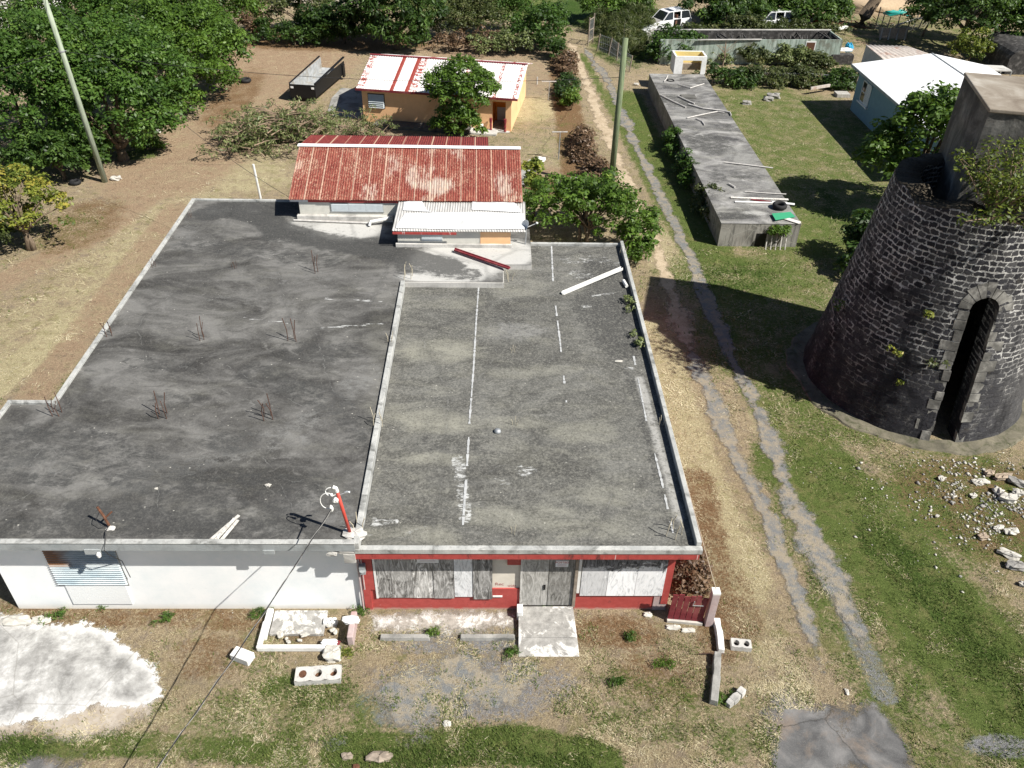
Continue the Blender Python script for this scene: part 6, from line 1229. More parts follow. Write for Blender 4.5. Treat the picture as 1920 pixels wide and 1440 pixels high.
b = MB(); tbox(b, 1.0, 1.05, LB-.6, LB-.2, .2, 1.1); b.build('corner_post', M['black'], tb)
def tyre_on(label, px, py, s_=1., tilt=0):
    q = U(px, py, 0); t = thing('tyre', label, 'tyre', q); b = MB(); b.torus(q+Vector((0, 0, .13*s_)), .27*s_, .1*s_, 24, 8, Matrix.Rotation(tilt, 3, 'X')); b.build('tread', M['rubber'], t, smooth=True)
tyre_on('black tyre on the bare ground by the big trees', 461, 154, 1.15)
tyre_on('black tyre in the ash beside the nearest clothes post', 1054, 349, 1.0)
tyre_on('dark tyre half hidden in dry litter at the foot of the leaning pole', 142, 345, .9)
q = U(488, 373, 0); b = MB(); q = U(487, 377, 2.2); b.tube([(q.x, q.y+.5, 0), (q.x-.15, q.y+.5, 3.9)], .055, 8); one('white_post', 'white pipe post standing behind the rear roof edge', 'post', b, M['pvc'], (q.x, q.y+.5, 0))
# clothes line posts
def clothes(px, py, h, w_, label):
    q = U(px, py, 0); t = thing('clothes_post', label, 'clothes post', q, 'clothes posts behind the houses'); b = MB(); b.tube([q, q+Vector((.02, 0, h))], .035, 7); b.build('pole', M['steel'], t)
    b = MB(); b.beam(q+Vector((-w_/2, 0, h)), q+Vector((w_/2, .05, h)), .06, .05); b.build('crossbar', M['pvc_dirty'], t)
clothes(1028, 188, 1.35, 1.05, 'T shaped clothes post farthest back beside the hedge')
clothes(1047, 299, 1.75, .95, 'middle T shaped clothes post on the dry grass')
clothes(1064, 376, 1.35, .95, 'nearest T shaped clothes post behind the green bush')
q = U(1007, 158, 0); b = MB(); b.tube([q, q+Vector((0, 0, .55))], .05, 6); one('short_stake', 'short pale stake in the yard right of the orange house', 'stake', b, M['pvc_dirty'], q)
for i_, (px, py, sx, sy, lab) in enumerate(((1012, 301, .36, .28, 'larger white crumpled sheet on the dry grass'), (998, 306, .3, .18, 'smaller white crumpled sheet on the dry grass'))):
    q = U(px, py, 0); b = MB(); b.lump(q+Vector((0, 0, .1)), sx, sy, .1, 90+i_, 12, .3); one('white_sheet', lab, 'sheet', b, M['white'], q)
q = U(990, 340, 0); b = MB(); b.lump(q+Vector((0, .3, .12)), .5, 1.2, .14, 95, 14, .2); one('grey_tarp', 'grey crumpled tarp beside the right end of the rusty house', 'tarp', b, M['concrete'], q)
for i_, (px, py, h) in enumerate(((988, 345, 1.2), (996, 350, 1.5))):
    q = U(px, py, 0); b = MB(); b.tube([q, q+Vector((.15, 0, h))], .03, 6); one('pipe_post', ('thin white pipe post beside the grey tarp, left one', 'thin white pipe post beside the grey tarp, right one')[i_], 'post', b, M['pvc'], q)
q = U(902, 243, .12); b = MB(); b.box(q.x-.15, q.x+.15, q.y-.12, q.y+.12, .1, .5); one('white_bucket', 'white container standing at the orange wall near the porch', 'container', b, M['white'], q, bevel=.04)

# cars
def carbody(t, R, L, Wd, white):
    # side profile (x along, z): front at -L/2
    def P(x, y, z): return R @ Vector((x, y, z))
    hw = Wd/2
    lower = [(-L/2, .42), (-L/2+.02, .72), (-L/2+.28, .92), (-.95*L/4.6-.12, 1.03), (L/2-.06, 1.08), (L/2, .8), (L/2, .42)]
    b = MB(); n = len(lower); prof_l = [P(x, -hw, z) for x, z in lower]; prof_r = [P(x, hw, z) for x, z in lower]
    mid = lambda s: [P(x, s*(hw-.05), z+.0) for x, z in lower]
    b.solid(prof_l, prof_r); b.build('body', white, t, bevel=.05)
    up = [(-1.05, 1.03), (-.42, 1.66), (-.2, 1.72), (L/2-.55, 1.74), (L/2-.3, 1.66), (L/2-.08, 1.07)]
    roof = MB(); rt = [(-.42, 1.66), (-.2, 1.715), (L/2-.55, 1.735), (L/2-.3, 1.66)]
    roof.solid([P(x, -hw+.17, z) for x, z in rt]+[P(x, -hw+.17, z-.05) for x, z in rt[::-1]], [P(x, hw-.17, z) for x, z in rt]+[P(x, hw-.17, z-.05) for x, z in rt[::-1]]); roof.build('roof', white, t)
    pil = MB()
    for s_ in (-1, 1):
        yb, yt = s_*(hw-.05), s_*(hw-.18)
        for (x0, z0), (x1, z1), w_ in (((-1.05, 1.0), (-.40, 1.68), .07), ((.12, 1.0), (.14, 1.69), .08), ((.98, 1.0), (1.0, 1.7), .10), ((L/2-.12, 1.0), (L/2-.36, 1.68), .13)): pil.beam(P(x0, yb, z0), P(x1, yt, z1), w_, .05)
    pil.build('pillar', white, t)
    ws = MB(); ws.add([P(-1.03, -hw+.1, 1.03), P(-1.03, hw-.1, 1.03), P(-.42, hw-.2, 1.65), P(-.42, -hw+.2, 1.65)], [(0, 1, 2, 3)]); ws.build('windscreen', M['glass'], t)
    bw = MB(); bw.add([P(L/2-.1, -hw+.1, 1.08), P(L/2-.1, hw-.1, 1.08), P(L/2-.34, hw-.22, 1.63), P(L/2-.34, -hw+.22, 1.63)], [(3, 2, 1, 0)]); bw.build('rear_window', M['glass'], t)
    for s_ in (-1, 1):
        for x0, x1, x2, x3 in ((-.95, .1, .1, -.42), (.16, .96, .96, .17), (1.04, L/2-.2, L/2-.4, 1.05)):
            if s_ == -1 and x0 == .16: continue
            g_ = MB(); g_.add([P(x0, s_*(hw-.055), 1.06), P(x1, s_*(hw-.055), 1.06), P(x2, s_*(hw-.175), 1.63), P(x3, s_*(hw-.175), 1.63)], [(0, 1, 2, 3)]); g_.build('side_window', M['glass'], t)
    for x in (-L/2+.85, L/2-.95):
        for s_ in (-1, 1):
            c_ = P(x, s_*(hw-.1), .36); Rw = R.to_3x3() @ Matrix.Rotation(rad(90), 3, 'X'); wmb = MB(); wmb.torus(c_, .25, .11, 20, 8, Rw); wo_ = wmb.build('wheel', M['rubber'], t, smooth=True)
            rmb = MB(); rmb.tube([c_-(R.to_3x3() @ Vector((0, .08, 0))), c_+(R.to_3x3() @ Vector((0, .08, 0)))], .19, 14); rmb.build('rim', M['steel'], wo_)
    b = MB(); b.box(-L/2-.03, -L/2+.15, -hw+.03, hw-.03, .36, .6, R); b.build('bumper', M['fascia'], t)
    for s_ in (-1, 1): b = MB(); b.box(-L/2-.012, -L/2+.05, s_*(hw-.3)-.2, s_*(hw-.3)+.2, .68, .82, R); b.build('headlight', M['louver'], t)
a_, c_ = U(1212, 64, 0), U(1284, 55, 0); ctr = Vector(((a_.x+c_.x)/2+.1, (a_.y+c_.y)/2+.75, 0)); ang = math.atan2(c_.y-a_.y, c_.x-a_.x)
sv = thing('parked_car', 'white estate off-road car with a missing side door parked in the scrub', 'car', ctr); LOC[sv.name] = ctr
R_ = Matrix.Translation(ctr) @ Matrix.Rotation(ang, 4, 'Z'); carbody(sv, R_, 4.5, 1.75, M['car_white'])
b = MB(); b.box(.18, .96, -.90, -.872, .5, 1.06, R_); b.build('door_opening', M['black'], sv)
b = MB(); b.box(.3, .8, -.55, .5, .55, .75, R_); b.box(.7, .85, -.55, .5, .75, 1.35, R_); b.box(.32, .5, -.93, -.903, .5, .95, R_); b.build('seat', M['seat'], sv)
b = MB(); b.box(-.1, .35, -.5, .5, 1.738, 1.748, R_); b.build('sunroof', M['glass'], sv)
b = MB(); [b.beam(R_ @ Vector((.5, y, 1.79)), R_ @ Vector((1.6, y, 1.79)), .04, .03) for y in (-.55, .55)]; b.build('roof_rail', M['steel'], sv)
b = MB(); b.solid([R_ @ Vector(p) for p in ((-2.15, -.75, .925), (-1.1, -.75, 1.035), (-1.1, .75, 1.035), (-2.15, .75, .925))], [R_ @ Vector(p) for p in ((-2.15, -.75, .94), (-1.1, -.75, 1.05), (-1.1, .75, 1.05), (-2.15, .75, .94))]); b.build('bonnet', M['concrete'], sv)
q = U(1443, 62, 0); ctr = Vector((q.x+.2, q.y+1.2, 0)); s2 = thing('parked_car', 'white car wreck half hidden behind the charred walls under the trees', 'car', ctr)
R2 = Matrix.Translation(ctr) @ Matrix.Rotation(rad(8), 4, 'Z'); carbody(s2, R2, 4.3, 1.7, M['car_white'])
q = U(1221, 78, 0); ap = thing('old_appliance', 'tilted old white appliance carcass below the white off-road car', 'appliance', q); Rm = Matrix.Translation(q) @ Matrix.Rotation(rad(25), 4, 'Z') @ Matrix.Rotation(rad(-24), 4, 'Y')
b = MB(); b.box(-.45, .45, -.4, .4, 0, 1.2, Rm); b.build('case', M['concrete'], ap, bevel=.03)
b = MB(); b.box(-.47, .47, -.42, .42, 1.205, 1.3, Rm); b.build('lid', M['flaking_white'], ap, bevel=.02)
# gate and fences far back
q = U(1110, 86, 0); fg = thing('chain_link_gate', 'old chain link gate frame standing open at the end of the dirt track', 'gate', q)
b = MB(); pa, pb_ = q+Vector((-.35, .1, 0)), q+Vector((.15, 1.2, 0))
b.tube([pa, pa+Vector((0, 0, 2.3))], .06, 7); b.tube([pb_, pb_+Vector((0, 0, 2.4))], .06, 7)
for z in (.3, 1.2, 2.1): b.tube([pa+Vector((0, 0, z)), pb_+Vector((0, 0, z))], .035, 6)
b.build('frame', M['wood_old'], fg)
mb = MB()
for k in range(9):
    t = k/8; mb.tube([pa.lerp(pb_, t)+Vector((0, 0, .3)), pa.lerp(pb_, min(1, t+.25))+Vector((0, 0, 2.1))], .01, 4, False); mb.tube([pa.lerp(pb_, t)+Vector((0, 0, .3)), pa.lerp(pb_, max(0, t-.25))+Vector((0, 0, 2.1))], .01, 4, False)
mb.build('mesh', M['steel'], fg)
def fence(name, label, pts, n, h, mesh=True, lean=.1, seed=1, mat='wood_old'):
    P = [U(a, b_, 0) for a, b_ in pts]; t = thing(name, label, 'fence', P[0]); rg = random.Random(seed); tot = sum((c-a).length for a, c in zip(P[:-1], P[1:])); pos = []
    for i_ in range(n):
        d = tot*i_/(n-1)
        for a, c in zip(P[:-1], P[1:]):
            l = (c-a).length
            if d <= l+1e-6: pos.append(a.lerp(c, min(1, d/l))); break
            d -= l
    tops = []
    for p in pos:
        tp = p+Vector((rg.uniform(-lean, lean)+.12, rg.uniform(-lean, lean), h*rg.uniform(.85, 1.1))); tops.append(tp); b = MB(); b.tube([p, tp], .055, 6); b.build('post', M[mat], t)
    if mesh:
        b = MB()
        for i_ in range(len(pos)-1):
            for f in (.25, .55, .95): b.tube([pos[i_].lerp(tops[i_], f), pos[i_+1].lerp(tops[i_+1], f)], .012, 4, False)
            for k in range(6):
                u = k/6; v = (k+1)/6; b.tube([pos[i_].lerp(pos[i_+1], u), tops[i_].lerp(tops[i_+1], v)], .006, 3, False); b.tube([pos[i_].lerp(pos[i_+1], v), tops[i_].lerp(tops[i_+1], u)], .006, 3, False)
        b.build('wire_mesh', M['steel'], t)
fence('wire_fence', 'leaning wooden post and wire fence before the teal tarp', [(1640, 55), (1655, 68), (1700, 62), (1745, 45)], 9, 1.9)
fence('wire_fence', 'rusty wire fence overgrown with creeper behind the lawn', [(1335, 157), (1420, 160), (1520, 163), (1600, 168)], 9, 1.0, seed=3)
fence('wire_fence', 'wire fence run beside the overgrown track gate', [(1120, 95), (1150, 108), (1180, 135)], 5, 1.3, seed=5)
q = U(1690, 24, 0); b = MB(); b.lump(q+Vector((0, 2.5, .1)), 6.0, 4.0, 1.0, 55, 26, .12); one('sand_heap', 'tan heap of sand beyond the wire fence', 'heap', b, M['soil_heap'], q, smooth=True)
q = U(1687, 24, 0); b = MB(); b.lump(q+Vector((-.6, -.5, .15)), 1.7, 1.0, .45, 56, 18, .25); one('teal_tarp', 'teal tarp lying at the foot of the tan sand heap', 'tarp', b, M['teal_tarp'], q, smooth=True)
q = U(1613, 50, 0); t = thing('tree_stump', 'thick broken leaning dark tree stump by the wire fence', 'stump', q); b = MB(); b.tube([q+Vector((0, 0, -.1)), q+Vector((.2, .2, .9)), q+Vector((1.0, .4, 2.3)), q+Vector((1.4, .5, 3.0))], [.75, .6, .5, .35], 12); b.build('trunk', M['bark'], t, smooth=True)
rg = random.Random(21)
q0 = U(1575, 50, 0); b = MB()
for k in range(70): p = q0+Vector((rg.gauss(0, 2.2), rg.gauss(0, 1.3), .1+rg.random()*.5)); b.beam(p, p+Vector((rg.uniform(-.9, .9), rg.uniform(-.9, .9), rg.uniform(-.3, .3))), rg.uniform(.04, .14), .04)
o = one('timber_debris', 'jumble of broken reddish timber by the leaning stump', 'debris', b, M['rust'], q0); o['kind'] = 'stuff'
a, c_ = U(1555, 58, .2), U(1588, 50, .4); b = MB(); b.beam(a, c_, .35, .15); one('white_gutter', 'white gutter length lying on the broken timber', 'gutter', b, M['white'], a)
q = U(1532, 55, 0); b = MB(); b.box(q.x-.5, q.x+.5, q.y-.3, q.y+.3, 0, .9); b.box(q.x-.2, q.x+.2, q.y-.3, q.y+.3, .9, 1.4); one('rusty_drum', 'rust red scrap iron piece behind the burnt building', 'scrap', b, M['rust'], q)
q = U(1672, 75, 0); pl_ = thing('pallet', 'grey wooden pallet leaning on the wire fence', 'pallet', q)
for k in range(4): b = MB(); b.beam(q+Vector((-1.1+k*.75, 0, 0)), q+Vector((-1.0+k*.75, .3, 1.0)), .12, .08); b.build('upright', M['concrete'], pl_)
b = MB(); b.solid([q+Vector((-1.2, .1, .1)), q+Vector((1.4, .1, .1)), q+Vector((1.4, .16, .1)), q+Vector((-1.2, .16, .1))], [q+Vector((-1.2, .38, .95)), q+Vector((1.4, .38, .95)), q+Vector((1.4, .44, .95)), q+Vector((-1.2, .44, .95))]); b.build('back_board', M['wood_old'], pl_)
a, c_ = U(1725, 50, .4), U(1762, 28, .8)
b = MB(); b.tube([U(1680, 48, .6), U(1715, 36, 1.0), U(1760, 30, 1.1)], .09, 7); one('bent_pipe', 'pale pipe rail behind the wire fence', 'pipe', b, M['pvc_dirty'], a)
q = U(1578, 180, 0); b = MB(); b.box(q.x-.5, q.x+.5, q.y-.4, q.y+.4, 0, .25); one('rubbish_board', 'white and brown boards on the lawn beside the blue wall', 'board', b, M['plank'], q)
q = U(1575, 120, 0); b = MB(); b.box(q.x-.9, q.x+.9, q.y-.3, q.y+.4, 0, .8); one('scrap_box', 'black and white scrap box in front of the burnt building corner', 'scrap', b, M['char'], q)
q = U(1575, 116, 0); b = MB(); b.lump(q+Vector((.1, .3, .95)), .9, .35, .1, 3); one('white_scrap', 'white sheet on top of the scrap box', 'sheet', b, M['flaking_white'], q)
q = U(1588, 105, 0); b = MB(); b.lump(q+Vector((0, 0, .7)), .35, .3, .4, 7); one('blue_barrel', 'small bright blue plastic item behind the blue house', 'plastic item', b, plain('bright_blue', (.03, .3, .5), .5, .1), q)
q = U(1540, 168, 0); b = MB(); b.beam(U(1520, 166, .5), U(1556, 160, .5), .12, .2); one('rusty_sheet', 'rusty white metal strip caught in the creeper fence', 'scrap', b, M['tan_iron'], q)
for i_, (px, py, sx, mt_, lab) in enumerate(((1450, 183, .55, 'stone_grey', 'dark grey rock at the back of the lawn, larger one'), (1440, 188, .4, 'stone_grey', 'smaller grey rock left of the dark rock on the lawn'), (1400, 195, .35, 'stone_grey', 'lone grey rock on the lawn beside the long roof'), (1193, 160, .2, 'stone_white', 'white stone at the far left corner of the cistern'), (218, 337, .3, 'stone_white', 'white litter lump at the foot of the leaning pole'), (293, 250, .35, 'stone_white', 'white scrap at the shaded edge of the big trees'))):
    q = U(px, py, 0); b = MB(); b.lump(q+Vector((0, 0, .1)), sx, sx*.7, sx*.45, 120+i_, 12, .3); one('loose_stone', lab, 'stone', b, M[mt_], q)

# ================================================================== PLANTS
def clump_leaves(rg, cents, rad_, per, size, flat=.75, droop=0., asp=.5, upb=.8, shell=.35):
    n = len(cents)*per
    c = np.repeat(cents, per, 0); r = np.repeat(rad_, per)
    d = rg.normal(size=(n, 3)); d /= np.linalg.norm(d, axis=1)[:, None]; d[:, 2] = np.where(rg.random(n) < .65, np.abs(d[:, 2]), d[:, 2])
    u = (shell+(1-shell)*rg.random(n)**.5)
    p = c+d*(r*u)[:, None]*np.array([1, 1, flat])
    nrm = d*.75+np.array([0, 0, upb])+rg.normal(size=(n, 3))*.55; nrm /= np.linalg.norm(nrm, axis=1)[:, None]
    t = rg.normal(size=(n, 3)); t[:, 2] -= droop; t -= nrm*(t*nrm).sum(1)[:, None]; t /= np.linalg.norm(t, axis=1)[:, None]; b = np.cross(nrm, t)
    L = size*rg.uniform(.65, 1.35, n)[:, None]
    V = np.stack([p-t*L*.5, p+b*L*asp*.5+t*L*.05, p+t*L*.5, p-b*L*asp*.5+t*L*.05], 1).reshape(-1, 3)
    return V
def crown_pts(rg, blobs, n, low=-.35, r0=.72, r1=1.04):
    out = []; vol = np.array([b_[3]*b_[4]+b_[3]*b_[5]+b_[4]*b_[5] for b_ in blobs]); vol /= vol.sum()
    B = np.array(blobs, float)
    while len(out) < n:
        k = rg.choice(len(blobs), p=vol); d = rg.normal(size=3); d /= np.linalg.norm(d)
        if d[2] < low: continue
        p = B[k, :3]+d*B[k, 3:]*rg.uniform(r0, r1)
        q = ((p-B[:, :3])/B[:, 3:]); q = np.sqrt((q**2).sum(1)); q[k] = 9
        if q.min() < .62: continue
        out.append(p)
    return np.array(out)
def plant(name, label, cat, base, blobs, lf, nc, per, size, cr, group=None, trunk=.2, seed=1, flat=.75, tint=0., asp=.5, droop=0., low=-.35, limbs=True, upb=.8, bark='bark', part='crown', stems=1, extra=0, tintsd=.14):
    rg = np.random.default_rng(seed); base = Vector(base); t = thing(name, label, cat, base, group)
    B = [(base.x+b_[0], base.y+b_[1], b_[2], b_[3], b_[4], b_[5]) for b_ in blobs]
    C = crown_pts(rg, B, nc, low, *((.5, 1.28) if part == 'foliage' else (.68, 1.1))); R = cr*rg.uniform(.5, 1.45, nc); C[:, 2] = np.maximum(C[:, 2], base.z+.05)
    V = clump_leaves(rg, C, R, per, size, flat, droop, asp, upb)
    ct_ = np.clip(rg.normal(.45+tint, tintsd, nc)+(C[:, 2]-C[:, 2].mean())*.0, 0, 1)
    tt = np.clip(np.repeat(ct_, per)+rg.normal(0, .12, nc*per), 0, 1)
    n = len(V)//4
    fast_mesh(part, V, np.arange(4*n).reshape(-1, 4), M[lf], t, attrs={'tint': ('FACE', tt)})
    if trunk:
        mb = MB(); rr = random.Random(seed)
        for s_ in range(stems):
            off = Vector((rr.uniform(-.3, .3), rr.uniform(-.3, .3), 0))*(stems > 1)
            zc = min(b_[2] for b_ in B); fork = base+off+Vector((rr.uniform(-.2, .2), rr.uniform(-.2, .2), max(.4, zc*.55)))
            mb.tube([base+off+Vector((0, 0, -.15)), base+off+Vector((rr.uniform(-.08, .08), 0, fork.z*.45)), fork], [trunk*1.35, trunk, trunk*.8], 9)
            for b_ in B:
                for e in range(1+extra):
                    e_ = Vector((b_[0]+rr.uniform(-.5, .5)*b_[3], b_[1]+rr.uniform(-.5, .5)*b_[4], b_[2]+rr.uniform(0, .6)*b_[5])); m_ = fork.lerp(e_, .5)+Vector((rr.uniform(-.2, .2), rr.uniform(-.2, .2), .15)); mb.tube([fork, m_, e_], [trunk*.6, trunk*.35, trunk*.1], 6)
        mb.build('trunk', M[bark], t, smooth=True)
    return t
G = lambda px, py: U(px, py, 0)
# the big trees along the left
BL = 'big broad trees along the left edge'
plant('broad_tree', 'large dense green tree directly behind the leaning pole', 'tree', G(232, 300), [(-.3, .8, 3.0, 3.2, 3.0, 2.3), (-2.4, 1.8, 4.0, 2.6, 2.6, 2.2), (1.2, 2.6, 4.2, 2.8, 2.8, 2.2), (-.5, 3.6, 5.0, 3.2, 2.8, 2.2), (1.6, .6, 2.3, 1.8, 1.8, 1.7), (.5, .2, 1.2, 2.0, 1.5, 1.3), (-1.6, .3, 1.4, 2.0, 1.5, 1.4)], 'leaf_broad', 248, 131, .24, 0.77, BL, .3, 3, tint=.02)
plant('broad_tree', 'tall dense green tree between the leaning pole and the left edge', 'tree', G(60, 300), [(0, 0, 2.8, 3.4, 3.2, 2.5), (-1.5, 2, 4.2, 3.2, 3, 2.4), (2.0, 1.6, 4.4, 2.8, 2.6, 2.2), (.5, 4, 5.2, 3.2, 3, 2.2)], 'leaf_broad', 223, 131, .24, 0.79, BL, .3, 5, tint=.0)
plant('broad_tree', 'wide green tree leaning over the bare ground near the black tyre', 'tree', G(318, 222), [(-1.0, 1.2, 3.0, 3.0, 3.0, 2.3), (1.0, 2.4, 3.0, 2.6, 2.6, 2.2), (-1.8, 4.2, 4.4, 3.0, 3, 2.2), (1.2, 5.4, 3.6, 2.8, 2.8, 2.3), (1.6, 7.4, 2.6, 2.2, 2.2, 2.0), (.4, .4, 1.3, 1.5, 1.4, 1.3), (2.0, 4.2, 1.5, 1.6, 1.6, 1.4)], 'leaf_bright', 266, 131, .24, 0.77, BL, .28, 7, tint=-.12, flat=.6)
plant('broad_tree', 'green tree at the top left with spreading feathery boughs', 'tree', G(365, 120), [(0, 0, 2.8, 3.2, 3, 2.4), (1.2, -.5, 2.2, 2.0, 2.0, 1.8), (-3, 1, 3.6, 3.2, 3, 2.4), (1, 3.5, 3.8, 3.6, 3, 2.2)], 'leaf_bright', 198, 124, .26, 0.86, BL, .25, 9, tint=-.15, flat=.55)
plant('broad_tree', 'dark green tree at the very top left by the white house', 'tree', G(190, 130), [(0, 0, 3.2, 3.6, 3.2, 2.5), (-3, 1.5, 3.4, 3, 3, 2.3), (3, 1.5, 3.6, 3.2, 3, 2.3)], 'leaf_broad', 161, 116, .27, 0.92, BL, .28, 11, tint=-.05)
plant('broad_tree', 'lighter green tree peeking in at the left edge by the white house', 'tree', G(20, 130), [(0, 0, 2.3, 3.2, 3.2, 2.0), (2.5, 1.5, 2.4, 2.6, 2.4, 1.9)], 'leaf_olive', 111, 116, .26, 0.86, BL, .25, 13, tint=.1)
plant('understory_shrub', 'dark shrub with reddish dead fronds under the big trees', 'shrub', G(115, 335), [(0, 0, 1.3, 1.7, 1.5, 1.3), (1.3, .6, 1.2, 1.4, 1.2, 1.3), (-1.6, .3, 1.2, 1.6, 1.4, 1.3)], 'leaf_dark', 170, 70, .22, .42, None, .09, 15, tint=.12, stems=2, part='foliage')
plant('understory_shrub', 'brown twiggy shrub drooping at the foot of the leaning pole', 'shrub', G(165, 300), [(0, 0, 1.2, 1.1, 1.0, 1.2), (.9, .4, 1.0, .9, .9, 1.0)], 'leaf_dead', 40, 40, .2, .4, None, .06, 16, stems=3, part='foliage', extra=2)
plant('feathery_tree', 'light yellow green feathery young tree at the lower left edge', 'tree', G(52, 472), [(-.1, .5, 2.3, 1.7, 1.6, 1.3), (-1.6, .3, 2.0, 1.4, 1.4, 1.2), (1.1, .9, 1.8, 1.1, 1.1, .9), (-.2, 1.2, 3.0, 1.3, 1.2, .8)], 'leaf_yellow', 110, 60, .19, .46, None, .13, 17, tint=.12, tintsd=.25, flat=.5, stems=2, extra=1)
plant('sapling', 'dark weedy undergrowth left of the feathery tree', 'shrub', G(-20, 460), [(0, 0, .9, 1.3, 1.2, 1.0), (1.2, 1.0, .8, 1.0, 1, .8)], 'leaf_olive', 70, 60, .2, .4, None, .05, 18, stems=3, part='foliage')
plant('ground_shrub', 'bright green creeping weed patch at the shaded edge of the trees', 'weed', G(275, 280), [(0, 0, .15, .9, .5, .35), (.5, .5, .15, .6, .4, .3)], 'leaf_bright', 30, 45, .14, .25, None, 0, 19, tint=.15, part='foliage')
# back row
plant('mango_tree', 'tall dark tree with drooping leaves behind the striped roof', 'tree', G(745, 92), [(0, 0, 2.6, 3.0, 2.4, 2.5), (-2.2, 1.0, 3.4, 2.4, 2.2, 2.0), (2.0, .8, 3.2, 2.2, 2.2, 2.1), (0, 2, 4.6, 3.0, 2.4, 1.8), (.8, -1.2, 1.6, 1.7, 1.3, 1.5)], 'leaf_dark', 300, 60, .42, .62, None, .28, 21, asp=.3, droop=1.2, tint=.02, tintsd=.2)
plant('dark_shrub', 'low dark bush beside the drooping leaved tree above the truck bed', 'shrub', G(640, 82), [(0, 0, 1.5, 2.2, 1.6, 1.5), (-2, .6, 1.3, 1.8, 1.4, 1.3), (2, .3, 1.4, 1.6, 1.4, 1.4)], 'leaf_dark', 190, 65, .26, .5, None, .1, 23, tint=-.1, stems=2, part='foliage')
plant('scrub_tree', 'thin olive scrub tree left of the dark hedge at the top', 'tree', G(570, 68), [(0, 0, 2.2, 2.4, 2, 2.2), (-2.2, .6, 2.0, 2.0, 1.8, 2.0), (1.2, 2, 2.6, 2, 1.8, 1.8)], 'leaf_olive', 150, 50, .26, .6, None, .12, 25, tint=.08, extra=2)
plant('dead_shrub', 'reddish brown dead shrub at the edge of the cleared ground', 'shrub', G(478, 68), [(0, 0, 1.3, 1.5, 1.3, 1.4), (.8, -.9, .8, 1, .9, .9)], 'leaf_dead', 70, 45, .24, .45, None, .07, 27, tint=-.05, stems=4, extra=2, part='foliage', bark='dead_twig')
plant('vine_shrub', 'tangled olive vine covered bush right of the drooping leaved tree', 'shrub', G(865, 78), [(0, 0, 1.6, 2.2, 1.8, 1.7), (2.0, .6, 1.8, 2.0, 1.6, 1.7), (.8, 2, 2.6, 2.2, 1.8, 1.5)], 'leaf_olive', 190, 50, .22, .55, None, .1, 29, tint=.05, stems=3, extra=2, part='foliage')
plant('vine_shrub', 'round leafy green bush behind the olive tangle at the top', 'shrub', G(945, 62), [(0, 0, 2.0, 2.2, 1.8, 1.9), (-1.2, 1, 2.6, 1.8, 1.6, 1.4)], 'leaf_broad', 150, 60, .24, .55, None, .12, 31, tint=-.03, part='foliage')
plant('vine_shrub', 'dome shaped green bush at the bend where the dirt track starts', 'shrub', G(1015, 88), [(0, 0, 1.5, 2.0, 1.6, 1.7), (.6, .8, 2.0, 1.5, 1.4, 1.3), (-1.6, -.2, 1.1, 1.5, 1.2, 1.2)], 'leaf_broad', 190, 60, .22, .45, None, .12, 33, tint=-.08, part='foliage', stems=2)
plant('vine_shrub', 'low brown green tangle between the dome bush and the striped roof', 'shrub', G(960, 100), [(0, 0, .8, 1.8, 1.1, .9), (-2.2, -.3, .7, 1.6, 1.0, .8)], 'leaf_brush', 90, 45, .22, .4, None, .06, 35, stems=4, extra=2, part='foliage', bark='dead_twig')
# hedge along the track
HD = [(1062, 130, 1.15, 1.6, 'leaf_dead', 'leaf_olive', 'dry brown hedge clump at the far end of the track hedge'), (1062, 178, 1.0, 1.9, 'leaf_dark', '', 'dark hedge clump above the bright green sprig'), (1090, 285, .95, 1.3, 'leaf_dead', '', 'blackish dead vine clump beside the middle clothes post'), (1118, 345, 1.0, 1.5, 'leaf_dead', '', 'brown dead vine hedge at the foot of the green pole')]
for i_, (px, py, rx, ry, lf, _, lab) in enumerate(HD):
    plant('hedge_clump', lab, 'hedge', G(px, py), [(0, 0, .35, rx*.7, ry, .6), (.25, 1.6, .3, rx*.5, ry*.9, .5), (-.2, -1.3, .25, rx*.5, ry*.7, .45), (.3, .4, .7, rx*.3, ry*.3, .4)], lf, 95, 38, .2, .34, 'clumps of the old hedge by the track', .05, 40+i_, tint=-.1, stems=8, extra=3, part='foliage', bark='dead_twig')
plant('green_sprig', 'bright green sprig growing out of the dark hedge', 'shrub', G(1072, 205), [(0, 0, .7, .6, .7, .7)], 'leaf_bright', 28, 50, .18, .3, None, .03, 50, tint=.05, part='foliage')
plant('scrub', 'low dark scrub at the bare ground edge above the truck bed', 'shrub', G(560, 84), [(0, 0, .7, 2.2, 1.0, .9), (3.0, .2, .8, 1.8, 1.0, .9), (-2.2, .4, .8, 1.5, 1.0, 1.0)], 'leaf_dark', 120, 55, .22, .42, None, .05, 151, stems=4, extra=2, part='foliage')
plant('scrub', 'dry brown scrub between the drooping leaved tree and the striped roof', 'shrub', G(850, 96), [(0, 0, .6, 1.6, .9, .8), (2.6, .2, .7, 1.6, .9, .9)], 'leaf_dead', 60, 45, .2, .4, None, .05, 152, stems=6, extra=3, part='foliage', bark='twig')
plant('scrub', 'dark leafy thicket on the left bank of the dirt track bend', 'shrub', G(1040, 110), [(0, 0, .7, .9, 1.2, .8), (-.6, 1.6, .9, 1.0, 1.2, .9)], 'leaf_dark', 90, 50, .2, .38, None, .05, 153, tint=.05, stems=4, extra=2, part='foliage')
plant('tall_grass', 'dark feathery grass thicket under the shady tree at the track end', 'tall grass', G(1150, 62), [(0, 0, .7, 2.0, 2.0, 1.0), (2.0, 1.5, .8, 1.8, 1.6, 1.1)], 'leaf_olive', 140, 65, .4, .5, None, 0, 154, asp=.13, tint=-.05, upb=.2, part='foliage')
